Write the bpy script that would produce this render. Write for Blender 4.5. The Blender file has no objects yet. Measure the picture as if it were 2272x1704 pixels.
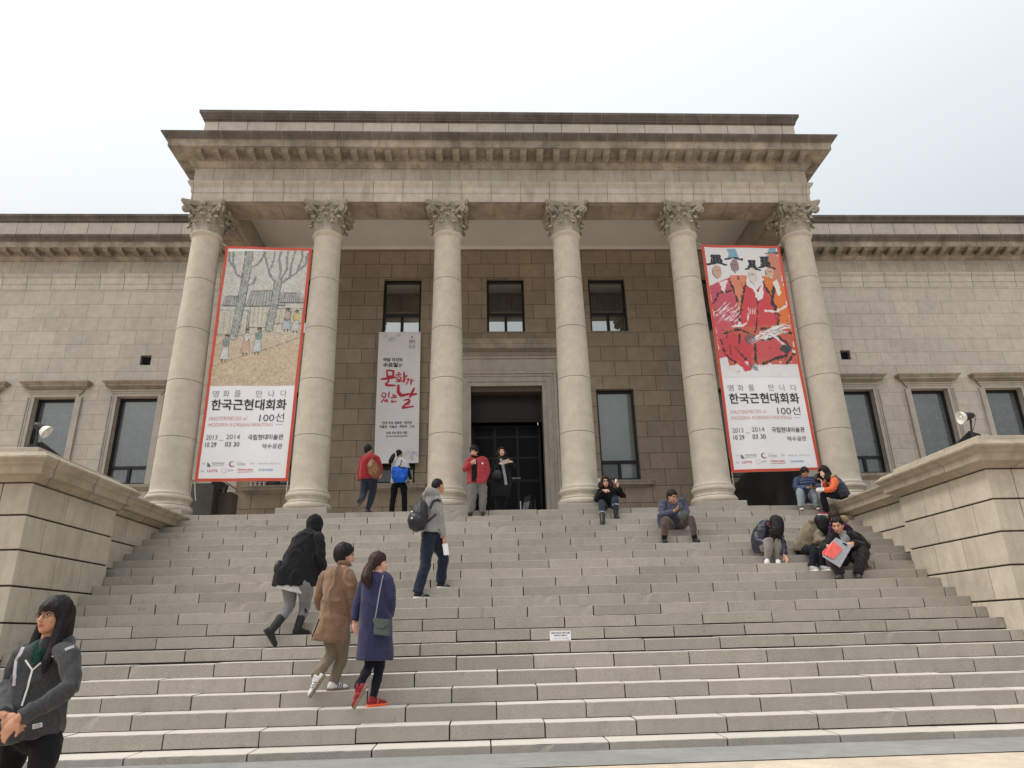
import bpy, bmesh, math, random
import numpy as np
from mathutils import Vector, Matrix, noise as mnoise
random.seed(7)
SC = bpy.context.scene
COL = SC.collection
R = math.radians

# ------------------------------------------------------------------ camera
cam = bpy.data.cameras.new('camera'); camo = bpy.data.objects.new('camera', cam); COL.objects.link(camo)
cam.sensor_fit = 'HORIZONTAL'; cam.sensor_width = 36.0; cam.lens = 24.286; cam.clip_start = .05; cam.clip_end = 2000
_r = Vector((0.99900942, -0.03773782, -0.0235806)); _u = Vector((0.00927574, -0.34166993, 0.93977424)); _f = Vector((0.04352181, 0.93906204, 0.34098143))
camo.matrix_world = Matrix(((_r.x, _u.x, -_f.x, -0.608), (_r.y, _u.y, -_f.y, -13.790), (_r.z, _u.z, -_f.z, 1.0174), (0, 0, 0, 1)))
SC.camera = camo

# ------------------------------------------------------------------ sky, sun, exposure
W = bpy.data.worlds.new('World'); SC.world = W; W.use_nodes = True
nt = W.node_tree; nt.nodes.clear()
SUN_EL, SUN_AZ = 52.0, 266.0            # azimuth clockwise from +Y: the sun stands to the left, a little in front
out = nt.nodes.new('ShaderNodeOutputWorld'); bg = nt.nodes.new('ShaderNodeBackground'); nt.links.new(bg.outputs[0], out.inputs[0])
sky = nt.nodes.new('ShaderNodeTexSky'); sky.sky_type = 'NISHITA'; sky.sun_disc = False
sky.sun_elevation = R(SUN_EL); sky.sun_rotation = R(SUN_AZ); sky.dust_density = 6.0; sky.air_density = 1.0; sky.ozone_density = 1.0
# thin overcast: the blue sky behind a white veil of cloud, thicker and brighter towards the sun
tcw = nt.nodes.new('ShaderNodeTexCoord'); sp = nt.nodes.new('ShaderNodeVectorMath'); sp.operation = 'DOT_PRODUCT'
nt.links.new(tcw.outputs['Generated'], sp.inputs[0])
hf_ = nt.nodes.new('ShaderNodeMath'); hf_.operation = 'MULTIPLY_ADD'; nt.links.new(sp.outputs['Value'], hf_.inputs[0]); hf_.inputs[1].default_value = .5; hf_.inputs[2].default_value = .5
_vd = Vector((-.72, -.42, .55)).normalized()
sp.inputs[1].default_value = _vd
rp = nt.nodes.new('ShaderNodeValToRGB'); nt.links.new(hf_.outputs[0], rp.inputs[0])
rp.color_ramp.interpolation = 'EASE'; rp.color_ramp.elements[0].position = -0.0; rp.color_ramp.elements[0].color = (6.5, 7.2, 7.6, 1)
rp.color_ramp.elements[1].position = 1.0; rp.color_ramp.elements[1].color = (14.5, 14.4, 14.2, 1)
e = rp.color_ramp.elements.new(.62); e.color = (8.9, 9.25, 9.45, 1)
# an overcast sky is dim at the horizon and brightest overhead
sz_ = nt.nodes.new('ShaderNodeSeparateXYZ'); nt.links.new(tcw.outputs['Generated'], sz_.inputs[0])
re_ = nt.nodes.new('ShaderNodeValToRGB'); nt.links.new(sz_.outputs[2], re_.inputs[0])
for i_, (p_, v_) in enumerate(((0., .16), (.16, .24), (.29, .46), (.42, .55), (.75, .74), (1., .95))):
    el_ = re_.color_ramp.elements[i_] if i_ < 2 else re_.color_ramp.elements.new(p_)
    el_.position = p_; el_.color = (v_, v_, v_, 1)
ml_ = nt.nodes.new('ShaderNodeMix'); ml_.data_type = 'RGBA'; ml_.blend_type = 'MULTIPLY'; ml_.inputs[0].default_value = 1
nt.links.new(rp.outputs[0], ml_.inputs[6]); nt.links.new(re_.outputs[0], ml_.inputs[7])
sc_ = nt.nodes.new('ShaderNodeVectorMath'); sc_.operation = 'SCALE'; sc_.inputs['Scale'].default_value = 1.82; nt.links.new(ml_.outputs[2], sc_.inputs[0])
mx = nt.nodes.new('ShaderNodeMix'); mx.data_type = 'RGBA'; mx.inputs[0].default_value = .88
nt.links.new(sky.outputs[0], mx.inputs[6]); nt.links.new(sc_.outputs[0], mx.inputs[7]); nt.links.new(mx.outputs[2], bg.inputs[0])
bg.inputs[1].default_value = .1
sl = bpy.data.lights.new('sun', 'SUN'); sl.energy = 1.5; sl.angle = R(14); sl.color = (1, .94, .86)
so = bpy.data.objects.new('sun', sl); COL.objects.link(so)
_sd = Vector((math.sin(R(SUN_AZ)) * math.cos(R(SUN_EL)), math.cos(R(SUN_AZ)) * math.cos(R(SUN_EL)), math.sin(R(SUN_EL))))
so.rotation_euler = _sd.to_track_quat('Z', 'Y').to_euler(); so.location = (-30, -10, 40)
SC.view_settings.view_transform = 'Standard'; SC.view_settings.look = 'None'; SC.view_settings.exposure = 0; SC.view_settings.gamma = 1
SC.cycles.max_bounces = 6; SC.cycles.diffuse_bounces = 4

# ------------------------------------------------------------------ helpers
def tag(o, label=None, cat=None, group=None, kind=None):
    if label: o['label'] = label
    if cat: o['category'] = cat
    if group: o['group'] = group
    if kind: o['kind'] = kind
    return o
def thing(name, label, cat, loc=(0, 0, 0), group=None, kind=None):
    o = bpy.data.objects.new(name, None); COL.objects.link(o); o.location = loc; o.empty_display_size = .1
    return tag(o, label, cat, group, kind)
def link(name, me, parent=None):
    o = bpy.data.objects.new(name, me); COL.objects.link(o)
    if parent is not None:
        o.parent = parent; o.matrix_parent_inverse = world_of(parent).inverted()
    return o
def world_of(o):
    m = o.matrix_basis.copy()
    if o.parent is not None: m = world_of(o.parent) @ o.matrix_parent_inverse @ m
    return m
class MB:
    def __init__(s): s.v = []; s.f = []; s.m = []
    def add(s, vs, fs, mi=0):
        n = len(s.v); s.v += [tuple(v) for v in vs]; s.f += [tuple(i + n for i in f) for f in fs]; s.m += [mi] * len(fs)
    def box(s, x0, x1, y0, y1, z0, z1, mi=0):
        s.add([(x0, y0, z0), (x1, y0, z0), (x1, y1, z0), (x0, y1, z0), (x0, y0, z1), (x1, y0, z1), (x1, y1, z1), (x0, y1, z1)],
              [(0, 3, 2, 1), (4, 5, 6, 7), (0, 1, 5, 4), (1, 2, 6, 5), (2, 3, 7, 6), (3, 0, 4, 7)], mi)
    def bar(s, a, b, w, h=None, up=(0, 0, 1), mi=0):
        a, b = Vector(a), Vector(b); d = (b - a).normalized(); h = h or w
        x = d.cross(Vector(up));
        if x.length < 1e-4: x = d.cross(Vector((0, 1, 0)))
        x.normalize(); y = x.cross(d); vs = []
        for p in (a, b):
            for i, j in ((-1, -1), (1, -1), (1, 1), (-1, 1)): vs.append(p + x * (w / 2 * i) + y * (h / 2 * j))
        s.add(vs, [(3, 2, 1, 0), (4, 5, 6, 7), (0, 1, 5, 4), (1, 2, 6, 5), (2, 3, 7, 6), (3, 0, 4, 7)], mi)
    def tube(s, pts, r, n=8, mi=0, cap=True):
        pts = [Vector(p) for p in pts]; rs = r if isinstance(r, (list, tuple)) else [r] * len(pts)
        base = len(s.v); vs = []; fs = []; px = None
        for i, p in enumerate(pts):
            d = (pts[min(i + 1, len(pts) - 1)] - pts[max(i - 1, 0)]).normalized()
            if px is None: x = d.cross(Vector((0, 0, 1)) if abs(d.z) < .9 else Vector((0, 1, 0)))
            else: x = px - d * px.dot(d)
            x.normalize(); px = x; y = d.cross(x)
            for k in range(n):
                a = 2 * math.pi * k / n; vs.append(p + (x * math.cos(a) + y * math.sin(a)) * rs[i])
        for i in range(len(pts) - 1):
            for k in range(n):
                k2 = (k + 1) % n; fs.append((i * n + k, i * n + k2, (i + 1) * n + k2, (i + 1) * n + k))
        if cap: fs.append(tuple(reversed(range(n)))); fs.append(tuple((len(pts) - 1) * n + k for k in range(n)))
        s.add(vs, fs, mi)
    def lathe(s, prof, c=(0, 0, 0), n=32, mi=0, mis=None):
        vs = []; fs = []; c = Vector(c)
        for r_, z in prof:
            for k in range(n):
                a = 2 * math.pi * k / n; vs.append(c + Vector((r_ * math.cos(a), r_ * math.sin(a), z)))
        nb = len(s.v)
        for i in range(len(prof) - 1):
            for k in range(n):
                k2 = (k + 1) % n; fs.append((i * n + k, i * n + k2, (i + 1) * n + k2, (i + 1) * n + k))
        fs.append(tuple(reversed(range(n)))); fs.append(tuple((len(prof) - 1) * n + k for k in range(n)))
        s.add(vs, fs, mi)
        if mis:
            st = len(s.m) - len(fs)
            for i in range(len(prof) - 1):
                for k in range(n): s.m[st + i * n + k] = mis[i]
    def ell(s, c, rx, ry, rz, n=12, m=8, mat=None, mi=0):
        c = Vector(c); vs = []; fs = []
        vs.append(Vector((0, 0, -rz)))
        for i in range(1, m):
            t = math.pi * i / m
            for k in range(n):
                a = 2 * math.pi * k / n; vs.append(Vector((rx * math.sin(t) * math.cos(a), ry * math.sin(t) * math.sin(a), -rz * math.cos(t))))
        vs.append(Vector((0, 0, rz)))
        for k in range(n): fs.append((0, 1 + (k + 1) % n, 1 + k))
        for i in range(m - 2):
            for k in range(n):
                k2 = (k + 1) % n; fs.append((1 + i * n + k, 1 + i * n + k2, 1 + (i + 1) * n + k2, 1 + (i + 1) * n + k))
        L = len(vs) - 1
        for k in range(n): fs.append((L, 1 + (m - 2) * n + k, 1 + (m - 2) * n + (k + 1) % n))
        if mat is not None: vs = [mat @ v for v in vs]
        s.add([v + c for v in vs], fs, mi)
    def build(s, name, mats, parent=None, smooth=False, bevel=0):
        me = bpy.data.meshes.new(name); me.from_pydata(s.v, [], s.f)
        for m in (mats if isinstance(mats, (list, tuple)) else [mats]): me.materials.append(m)
        if any(s.m): me.polygons.foreach_set('material_index', s.m)
        if smooth:
            me.polygons.foreach_set('use_smooth', [True] * len(me.polygons))
            me.set_sharp_from_angle(angle=R(smooth if smooth is not True else 50))
        me.update()
        o = link(name, me, parent)
        if bevel:
            b = o.modifiers.new('bevel', 'BEVEL'); b.width = bevel; b.segments = 2; b.limit_method = 'ANGLE'; b.angle_limit = R(40)
        return o
def sweep(mb, prof, path, mi=0, caps=True):
    """prof: closed list of (projection, z); path: list of ((x, y), (ox, oy)) where the offset direction is scaled for the mitre"""
    n = len(prof); vs = []
    for (x, y), (ox, oy) in path:
        for p, z in prof: vs.append((x + ox * p, y + oy * p, z))
    fs = []
    for i in range(len(path) - 1):
        for k in range(n):
            k2 = (k + 1) % n; fs.append((i * n + k, (i + 1) * n + k, (i + 1) * n + k2, i * n + k2))
    if caps: fs.append(tuple(range(n))); fs.append(tuple(reversed([(len(path) - 1) * n + k for k in range(n)])))
    mb.add(vs, fs, mi)

# ------------------------------------------------------------------ materials
def nmat(name):
    m = bpy.data.materials.new(name); m.use_nodes = True; t = m.node_tree; b = t.nodes['Principled BSDF']
    return m, t, b
def N(t, typ, **kw):
    n = t.nodes.new(typ)
    for k, v in kw.items(): setattr(n, k, v)
    return n
def mixc(t, fac, a, b, mode='MIX'):
    n = N(t, 'ShaderNodeMix', data_type='RGBA', blend_type=mode)
    for i, v in ((0, fac), (6, a), (7, b)):
        if hasattr(v, 'links') or isinstance(v, bpy.types.NodeSocket): t.links.new(v, n.inputs[i])
        else: n.inputs[i].default_value = v if not isinstance(v, tuple) else (*v, 1)
    return n.outputs[2]
def ramp(t, src, p0, p1, c0=0.0, c1=1.0):
    n = N(t, 'ShaderNodeMapRange'); t.links.new(src, n.inputs[0]); n.inputs[1].default_value = p0; n.inputs[2].default_value = p1
    n.inputs[3].default_value = c0; n.inputs[4].default_value = c1; return n.outputs[0]
def noise_n(t, vec, scale, detail=4, rough=.6, dims=None):
    n = N(t, 'ShaderNodeTexNoise'); n.inputs['Scale'].default_value = scale; n.inputs['Detail'].default_value = detail; n.inputs['Roughness'].default_value = rough
    t.links.new(vec, n.inputs['Vector']); return n.outputs['Fac']
def stone(name, base, var=.10, brick=None, stain=0.0, stain_col=(.07, .06, .05), grain=.35, rough=.88, bump=.25, streak=0.0, attr=None, mortar_col=(.10, .085, .07), warm=None, soft=1., spots=0.):
    m, t, b = nmat(name)
    tc = N(t, 'ShaderNodeTexCoord'); P = tc.outputs['Object']
    col = None; mort = None
    c0 = tuple(max(0, c * (1 - var)) for c in base); c1 = tuple(c * (1 + var) for c in base)
    if brick:
        bw, bh, su, z0, ms = brick[:5]
        sx = N(t, 'ShaderNodeSeparateXYZ'); t.links.new(P, sx.inputs[0])
        ad = N(t, 'ShaderNodeMath', operation='ADD'); t.links.new(sx.outputs[0], ad.inputs[0])
        if len(brick) > 5: ad.inputs[1].default_value = 0
        else: t.links.new(sx.outputs[1], ad.inputs[1])
        a2 = N(t, 'ShaderNodeMath', operation='ADD'); t.links.new(ad.outputs[0], a2.inputs[0]); a2.inputs[1].default_value = su
        a3 = N(t, 'ShaderNodeMath', operation='SUBTRACT'); t.links.new(sx.outputs[2], a3.inputs[0]); a3.inputs[1].default_value = z0
        cx = N(t, 'ShaderNodeCombineXYZ'); t.links.new(a2.outputs[0], cx.inputs[0]); t.links.new(a3.outputs[0], cx.inputs[1])
        br = N(t, 'ShaderNodeTexBrick'); br.offset = .5; br.inputs['Scale'].default_value = 1; br.inputs['Brick Width'].default_value = bw; br.inputs['Row Height'].default_value = bh
        br.inputs['Mortar Size'].default_value = ms; br.inputs['Mortar Smooth'].default_value = .3; br.inputs['Bias'].default_value = 0
        br.inputs['Color1'].default_value = (*c0, 1); br.inputs['Color2'].default_value = (*c1, 1); br.inputs['Mortar'].default_value = (*base, 1)
        t.links.new(cx.outputs[0], br.inputs['Vector']); col = br.outputs['Color']; mort = br.outputs['Fac']
    elif attr:
        at = N(t, 'ShaderNodeAttribute', attribute_name=attr); col = mixc(t, at.outputs['Fac'], c0, c1)
    else:
        col = mixc(t, ramp(t, noise_n(t, P, 1.3, 3), .3, .7), c0, c1)
    # granite grain and blotches
    g1 = noise_n(t, P, 90, 3, .7); g2 = noise_n(t, P, 5, 5, .65); g3 = noise_n(t, P, .9, 4, .6)
    col = mixc(t, grain, col, mixc(t, ramp(t, g1, .3, .7), (.55, .55, .55), (1.4, 1.4, 1.4)), 'MULTIPLY')
    col = mixc(t, .6 * soft, col, mixc(t, ramp(t, g2, .3, .7), (.82, .80, .78), (1.16, 1.16, 1.15)), 'MULTIPLY')
    col = mixc(t, .6 * soft, col, mixc(t, ramp(t, g3, .3, .7), (.86, .86, .87), (1.12, 1.10, 1.07)), 'MULTIPLY')
    if warm: col = mixc(t, ramp(t, noise_n(t, P, 1.7, 4), .5, .72, 0, .6), col, warm)
    if streak:
        mp = N(t, 'ShaderNodeMapping'); mp.inputs['Scale'].default_value = (7, 7, .55); t.links.new(P, mp.inputs[0])
        s1 = noise_n(t, mp.outputs[0], 1.0, 5, .65)
        col = mixc(t, ramp(t, s1, .50, .74, 0, streak), col, stain_col)
    if spots:
        sp1 = noise_n(t, P, 2.6, 8, .72); col = mixc(t, ramp(t, sp1, .64, .70, 0, spots), col, (.17, .155, .135))
    if stain:
        s2 = noise_n(t, P, 1.9, 7, .68)
        col = mixc(t, ramp(t, s2, .42, .66, 0, stain), col, stain_col)
    if mort is not None: col = mixc(t, ramp(t, mort, .35, .9, 0, 1), col, mortar_col)
    t.links.new(col, b.inputs['Base Color']); b.inputs['Roughness'].default_value = rough; b.inputs['Specular IOR Level'].default_value = .25
    bp = N(t, 'ShaderNodeBump'); bp.inputs['Strength'].default_value = bump; bp.inputs['Distance'].default_value = .01
    h = N(t, 'ShaderNodeMath', operation='MULTIPLY_ADD'); t.links.new(g1, h.inputs[0]); h.inputs[1].default_value = .4; t.links.new(g2, h.inputs[2])
    if mort is not None:
        h2 = N(t, 'ShaderNodeMath', operation='MULTIPLY_ADD'); t.links.new(mort, h2.inputs[0]); h2.inputs[1].default_value = -2.0; t.links.new(h.outputs[0], h2.inputs[2]); h = h2
    t.links.new(h.outputs[0], bp.inputs['Height']); t.links.new(bp.outputs[0], b.inputs['Normal'])
    return m
def plain(name, col, rough=.6, metal=0, var=.08, scale=6, spec=.4, bump=0):
    m, t, b = nmat(name); tc = N(t, 'ShaderNodeTexCoord')
    n = noise_n(t, tc.outputs['Object'], scale, 4)
    c = mixc(t, ramp(t, n, .3, .7), tuple(x * (1 - var) for x in col), tuple(min(1, x * (1 + var)) for x in col))
    t.links.new(c, b.inputs['Base Color']); b.inputs['Roughness'].default_value = rough; b.inputs['Metallic'].default_value = metal; b.inputs['Specular IOR Level'].default_value = spec
    if bump:
        bp = N(t, 'ShaderNodeBump'); bp.inputs['Strength'].default_value = bump; bp.inputs['Distance'].default_value = .004
        t.links.new(noise_n(t, tc.outputs['Object'], scale * 6, 3), bp.inputs['Height']); t.links.new(bp.outputs[0], b.inputs['Normal'])
    return m
def glass(name, base, mirror, tint=(.78, .82, .80), lattice=None):
    """window pane: darkness of the room behind it plus a mirror-like reflection of the sky"""
    m, t, b = nmat(name); tc = N(t, 'ShaderNodeTexCoord'); P = tc.outputs['Object']
    n = noise_n(t, P, .8, 3)
    c = mixc(t, ramp(t, n, .35, .65), tuple(x * .75 for x in base), tuple(x * 1.2 for x in base))
    if lattice:
        sx = N(t, 'ShaderNodeSeparateXYZ'); t.links.new(P, sx.inputs[0]); fs = []
        for (ax, az) in lattice[1]:
            k = N(t, 'ShaderNodeMath', operation='MULTIPLY'); t.links.new(sx.outputs[0], k.inputs[0]); k.inputs[1].default_value = ax / lattice[0]
            k2 = N(t, 'ShaderNodeMath', operation='MULTIPLY_ADD'); t.links.new(sx.outputs[2], k2.inputs[0]); k2.inputs[1].default_value = az / lattice[0]; t.links.new(k.outputs[0], k2.inputs[2])
            fr = N(t, 'ShaderNodeMath', operation='PINGPONG'); t.links.new(k2.outputs[0], fr.inputs[0]); fr.inputs[1].default_value = .5
            fs.append(ramp(t, fr.outputs[0], .025, .06, 1, 0))
        mxn = fs[0]
        for q in fs[1:]:
            a = N(t, 'ShaderNodeMath', operation='MAXIMUM'); t.links.new(mxn, a.inputs[0]); t.links.new(q, a.inputs[1]); mxn = a.outputs[0]
        mm = N(t, 'ShaderNodeMath', operation='MULTIPLY'); t.links.new(mxn, mm.inputs[0]); mm.inputs[1].default_value = lattice[2]
        c = mixc(t, mm.outputs[0], c, lattice[3])
    t.links.new(c, b.inputs['Base Color']); b.inputs['Roughness'].default_value = .5
    gl = N(t, 'ShaderNodeBsdfGlossy'); gl.inputs['Roughness'].default_value = .02; gl.inputs['Color'].default_value = (*tint, 1)
    ms = N(t, 'ShaderNodeMixShader'); ms.inputs[0].default_value = mirror
    bp = N(t, 'ShaderNodeBump'); bp.inputs['Strength'].default_value = .05; bp.inputs['Distance'].default_value = .02; t.links.new(noise_n(t, P, 1.5, 1), bp.inputs['Height']); t.links.new(bp.outputs[0], gl.inputs['Normal'])
    t.links.new(b.outputs[0], ms.inputs[1]); t.links.new(gl.outputs[0], ms.inputs[2]); t.links.new(ms.outputs[0], t.nodes['Material Output'].inputs[0])
    return m
ST = (.53, .485, .435)
M_wall = stone('wing ashlar', ST, .05, (.727, .408, .20, .26, .0045), grain=.18, bump=.2, streak=.10, stain_col=(.22, .18, .14), mortar_col=(.17, .14, .11))
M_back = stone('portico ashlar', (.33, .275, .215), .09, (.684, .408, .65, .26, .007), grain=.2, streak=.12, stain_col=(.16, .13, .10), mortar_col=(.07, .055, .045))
M_col = stone('column granite', (.55, .50, .425), .03, grain=.28, bump=.12, streak=.10, stain_col=(.33, .28, .22))
M_joint = plain('joint mortar', (.16, .135, .11), .9)
M_cap = stone('capital stone', (.47, .43, .37), .16, grain=.2, streak=.45, stain=.45, stain_col=(.13, .11, .095))
M_arch = stone('architrave stone', (.53, .485, .425), .08, (.671, 40, .02, -20, .006, 'x'), grain=.2, streak=.42, stain=.22, stain_col=(.20, .165, .13), mortar_col=(.13, .11, .09))
M_frieze = stone('frieze stone', (.46, .425, .37), .08, (.671, 40, .30, -20, .005, 'x'), grain=.2, streak=.38, stain=.25, stain_col=(.20, .17, .14), mortar_col=(.14, .12, .10))
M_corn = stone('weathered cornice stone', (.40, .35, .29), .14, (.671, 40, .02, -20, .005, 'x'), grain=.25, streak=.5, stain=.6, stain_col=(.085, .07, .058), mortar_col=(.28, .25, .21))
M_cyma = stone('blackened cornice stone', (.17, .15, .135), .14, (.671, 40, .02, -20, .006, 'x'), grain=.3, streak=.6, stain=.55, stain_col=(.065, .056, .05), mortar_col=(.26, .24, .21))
M_par = stone('parapet stone', (.54, .50, .445), .07, (.675, 40, .33, -20, .008, 'x'), grain=.2, streak=.18, stain_col=(.2, .17, .14), mortar_col=(.10, .085, .07))
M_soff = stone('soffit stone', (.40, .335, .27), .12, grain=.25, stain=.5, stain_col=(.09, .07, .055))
M_trim = stone('window trim stone', (.46, .43, .385), .06, grain=.2, streak=.25, stain_col=(.2, .17, .14))
M_hood = stone('hood stone', (.38, .335, .285), .1, grain=.2, streak=.5, stain=.3, stain_col=(.13, .11, .09))
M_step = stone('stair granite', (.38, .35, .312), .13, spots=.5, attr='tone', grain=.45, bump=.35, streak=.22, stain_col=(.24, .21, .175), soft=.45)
M_tread = stone('top lit tread granite', (.585, .545, .49), .07, attr='tone', grain=.35, bump=.2, soft=.4)  # treads paler than the risers: light from above painted into the stone colour
M_dark = plain('dark gap', (.045, .036, .03), .95)
M_pier = stone('cheek wall stone', (.50, .455, .375), .09, attr='tone', grain=.3, bump=.35, streak=.34, stain_col=(.23, .20, .16), stain=.12)
M_cop = stone('coping stone', (.40, .345, .265), .1, (.95, 40, .1, -20, .008), grain=.3, streak=.5, stain=.35, stain_col=(.19, .155, .11), mortar_col=(.09, .075, .06))
M_plaster = plain('ceiling plaster', (.74, .70, .66), .9, var=.05, scale=.8)
M_frame = plain('black window frame', (.012, .012, .014), .45, var=.2)
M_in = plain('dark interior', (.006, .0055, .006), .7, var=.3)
M_glassW = glass('wing window glass', (.075, .09, .087), .17, lattice=(.36, ((1, 0), (0, 1), (1, 1), (1, -1)), .35, (.17, .20, .20)))
M_glassP = glass('portico window glass', (.115, .14, .135), .16, lattice=(.19, ((1, 0), (0, 1)), .35, (.085, .105, .10)))
M_glassD = glass('shaded upper pane', (.012, .013, .014), .42, lattice=(.34, ((1, 0), (0, 1), (1, 1), (1, -1)), .5, (.03, .03, .03)))
M_glassL = glass('lower pane', (.012, .013, .014), .46)
M_glassM = glass('dim side pane', (.05, .055, .065), .08)

# ------------------------------------------------------------------ ground
H_, T_, ZP, Y0 = .145, .2755, 3.255, -.592
def sz(k): return ZP - k * H_
def sy(k): return Y0 - k * T_ if k <= 21 else -6.715
M_plaza = stone('sandy plaza', (.60, .51, .405), .05, grain=.35, bump=.3, stain=.05, stain_col=(.4, .34, .27))
M_pave = stone('grey granite pavement', (.285, .285, .275), .06, (1.35, 40, .3, -20, .003), grain=.5, bump=.3, mortar_col=(.15, .15, .145))
mb = MB(); xs = [-60, -20, 20, 60]; ys = [-60, -14, -9, -7.48, 60]; gz = {-60: -.6, -14: -.28, -9: -.10, -7.48: -.004, 60: -.004}
for i in range(3):
    for j in range(4):
        a, b_, c, d = xs[i], xs[i + 1], ys[j], ys[j + 1]
        mb.add([(a, c, gz[c]), (b_, c, gz[c]), (b_, d, gz[d]), (a, d, gz[d])], [(0, 1, 2, 3)])
tag(mb.build('ground', M_plaza), kind='structure')
mb = MB(); mb.box(-26, 26, -7.47, -6.6, -.03, 0.0); tag(mb.build('pavement', M_pave), kind='structure')
mb = MB(); mb.box(-26, 26, -7.484, -7.472, -.03, .002); tag(mb.build('kerb_strip', M_dark), kind='structure')

# ------------------------------------------------------------------ staircase: every step a row of granite blocks
stair = thing('staircase', 'broad flight of pale granite steps leading up to the portico', 'staircase', (0, -6.7, 0))
XL1, XR1, XL2, XR2 = -6.18, 6.03, -6.36, 6.26
mbk = MB()
for k in range(0, 23):
    z1 = sz(k); z0 = z1 - H_ if k < 22 else -.02; yf = sy(k); yb = (sy(k - 1) + .06) if k else .2
    if k <= 8: x0, x1 = XL2, XR2
    elif k <= 16: x0, x1 = XL1, XR1
    else: x0, x1 = -24, 24
    mb = MB(); tone = []
    per = .905; st = (-.483 if k % 2 == 0 else -.04)
    if k == 22: per = 1.09; st = -.555
    n0 = math.ceil((x0 - st) / per); js = [x0] + [st + per * n for n in range(n0, int((x1 - st) / per) + 1)] + [x1]
    js = [j + (random.uniform(-.02, .02) if 0 < i < len(js) - 1 else 0) for i, j in enumerate(js)]
    gapb = {14: .010, 15: .016, 16: .016, 21: .010, 13: .006}.get(k, .003)
    for a, b_ in zip(js, js[1:]):
        if b_ - a < .03: continue
        g = .0055 + random.random() * .003; a += g; b_ -= g; dy = random.gauss(0, .0035); dz = random.gauss(0, .0022); seg = max(2, int((b_ - a) / .09)); c = .006; gb = gapb + abs(random.gauss(0, .0025))
        prof = [(yb, z0 + gb), (yf + dy + .003, z0 + gb), (yf + dy, z1 - c), (yf + dy + c * .4, z1 - c * .25), (yf + dy + c * 1.1, z1), (yb, z1 + .002)]
        base = len(mb.v); vs = []
        chip = random.random() < .10; cp = random.randint(0, seg)
        for i in range(seg + 1):
            x = a + (b_ - a) * i / seg; e_ = .006 if i in (0, seg) else 0
            for q, (y, z) in enumerate(prof):
                jy = random.gauss(0, .0012) if q in (2, 3, 4) else 0; jz = random.gauss(0, .0010) if q in (2, 3) else 0
                if q in (2, 3, 4): jy += e_ * .5; jz -= e_ * .25
                if chip and i == cp and q in (2, 3): jz -= .018; jy += .012
                vs.append((x, y + jy, z + dz + jz))
        n = len(prof); fs = []
        for i in range(seg):
            for q in range(n):
                q2 = (q + 1) % n; fs.append((i * n + q, i * n + q2, (i + 1) * n + q2, (i + 1) * n + q))
        fs.append(tuple(reversed(range(n)))); fs.append(tuple(seg * n + q for q in range(n)))
        mb.add(vs, fs); tone += [min(1, max(0, random.gauss(.5, .28)))] * len(vs)
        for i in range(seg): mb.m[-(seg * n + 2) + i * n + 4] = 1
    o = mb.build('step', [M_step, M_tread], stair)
    at = o.data.attributes.new('tone', 'FLOAT', 'POINT'); at.data.foreach_set('value', tone)
    mbk.box(x0 + .004, x1 - .004, yf + .022, yb - .004, z0 - .05, z1 - .012)
mbk.build('step_backing', M_dark, stair)

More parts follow.
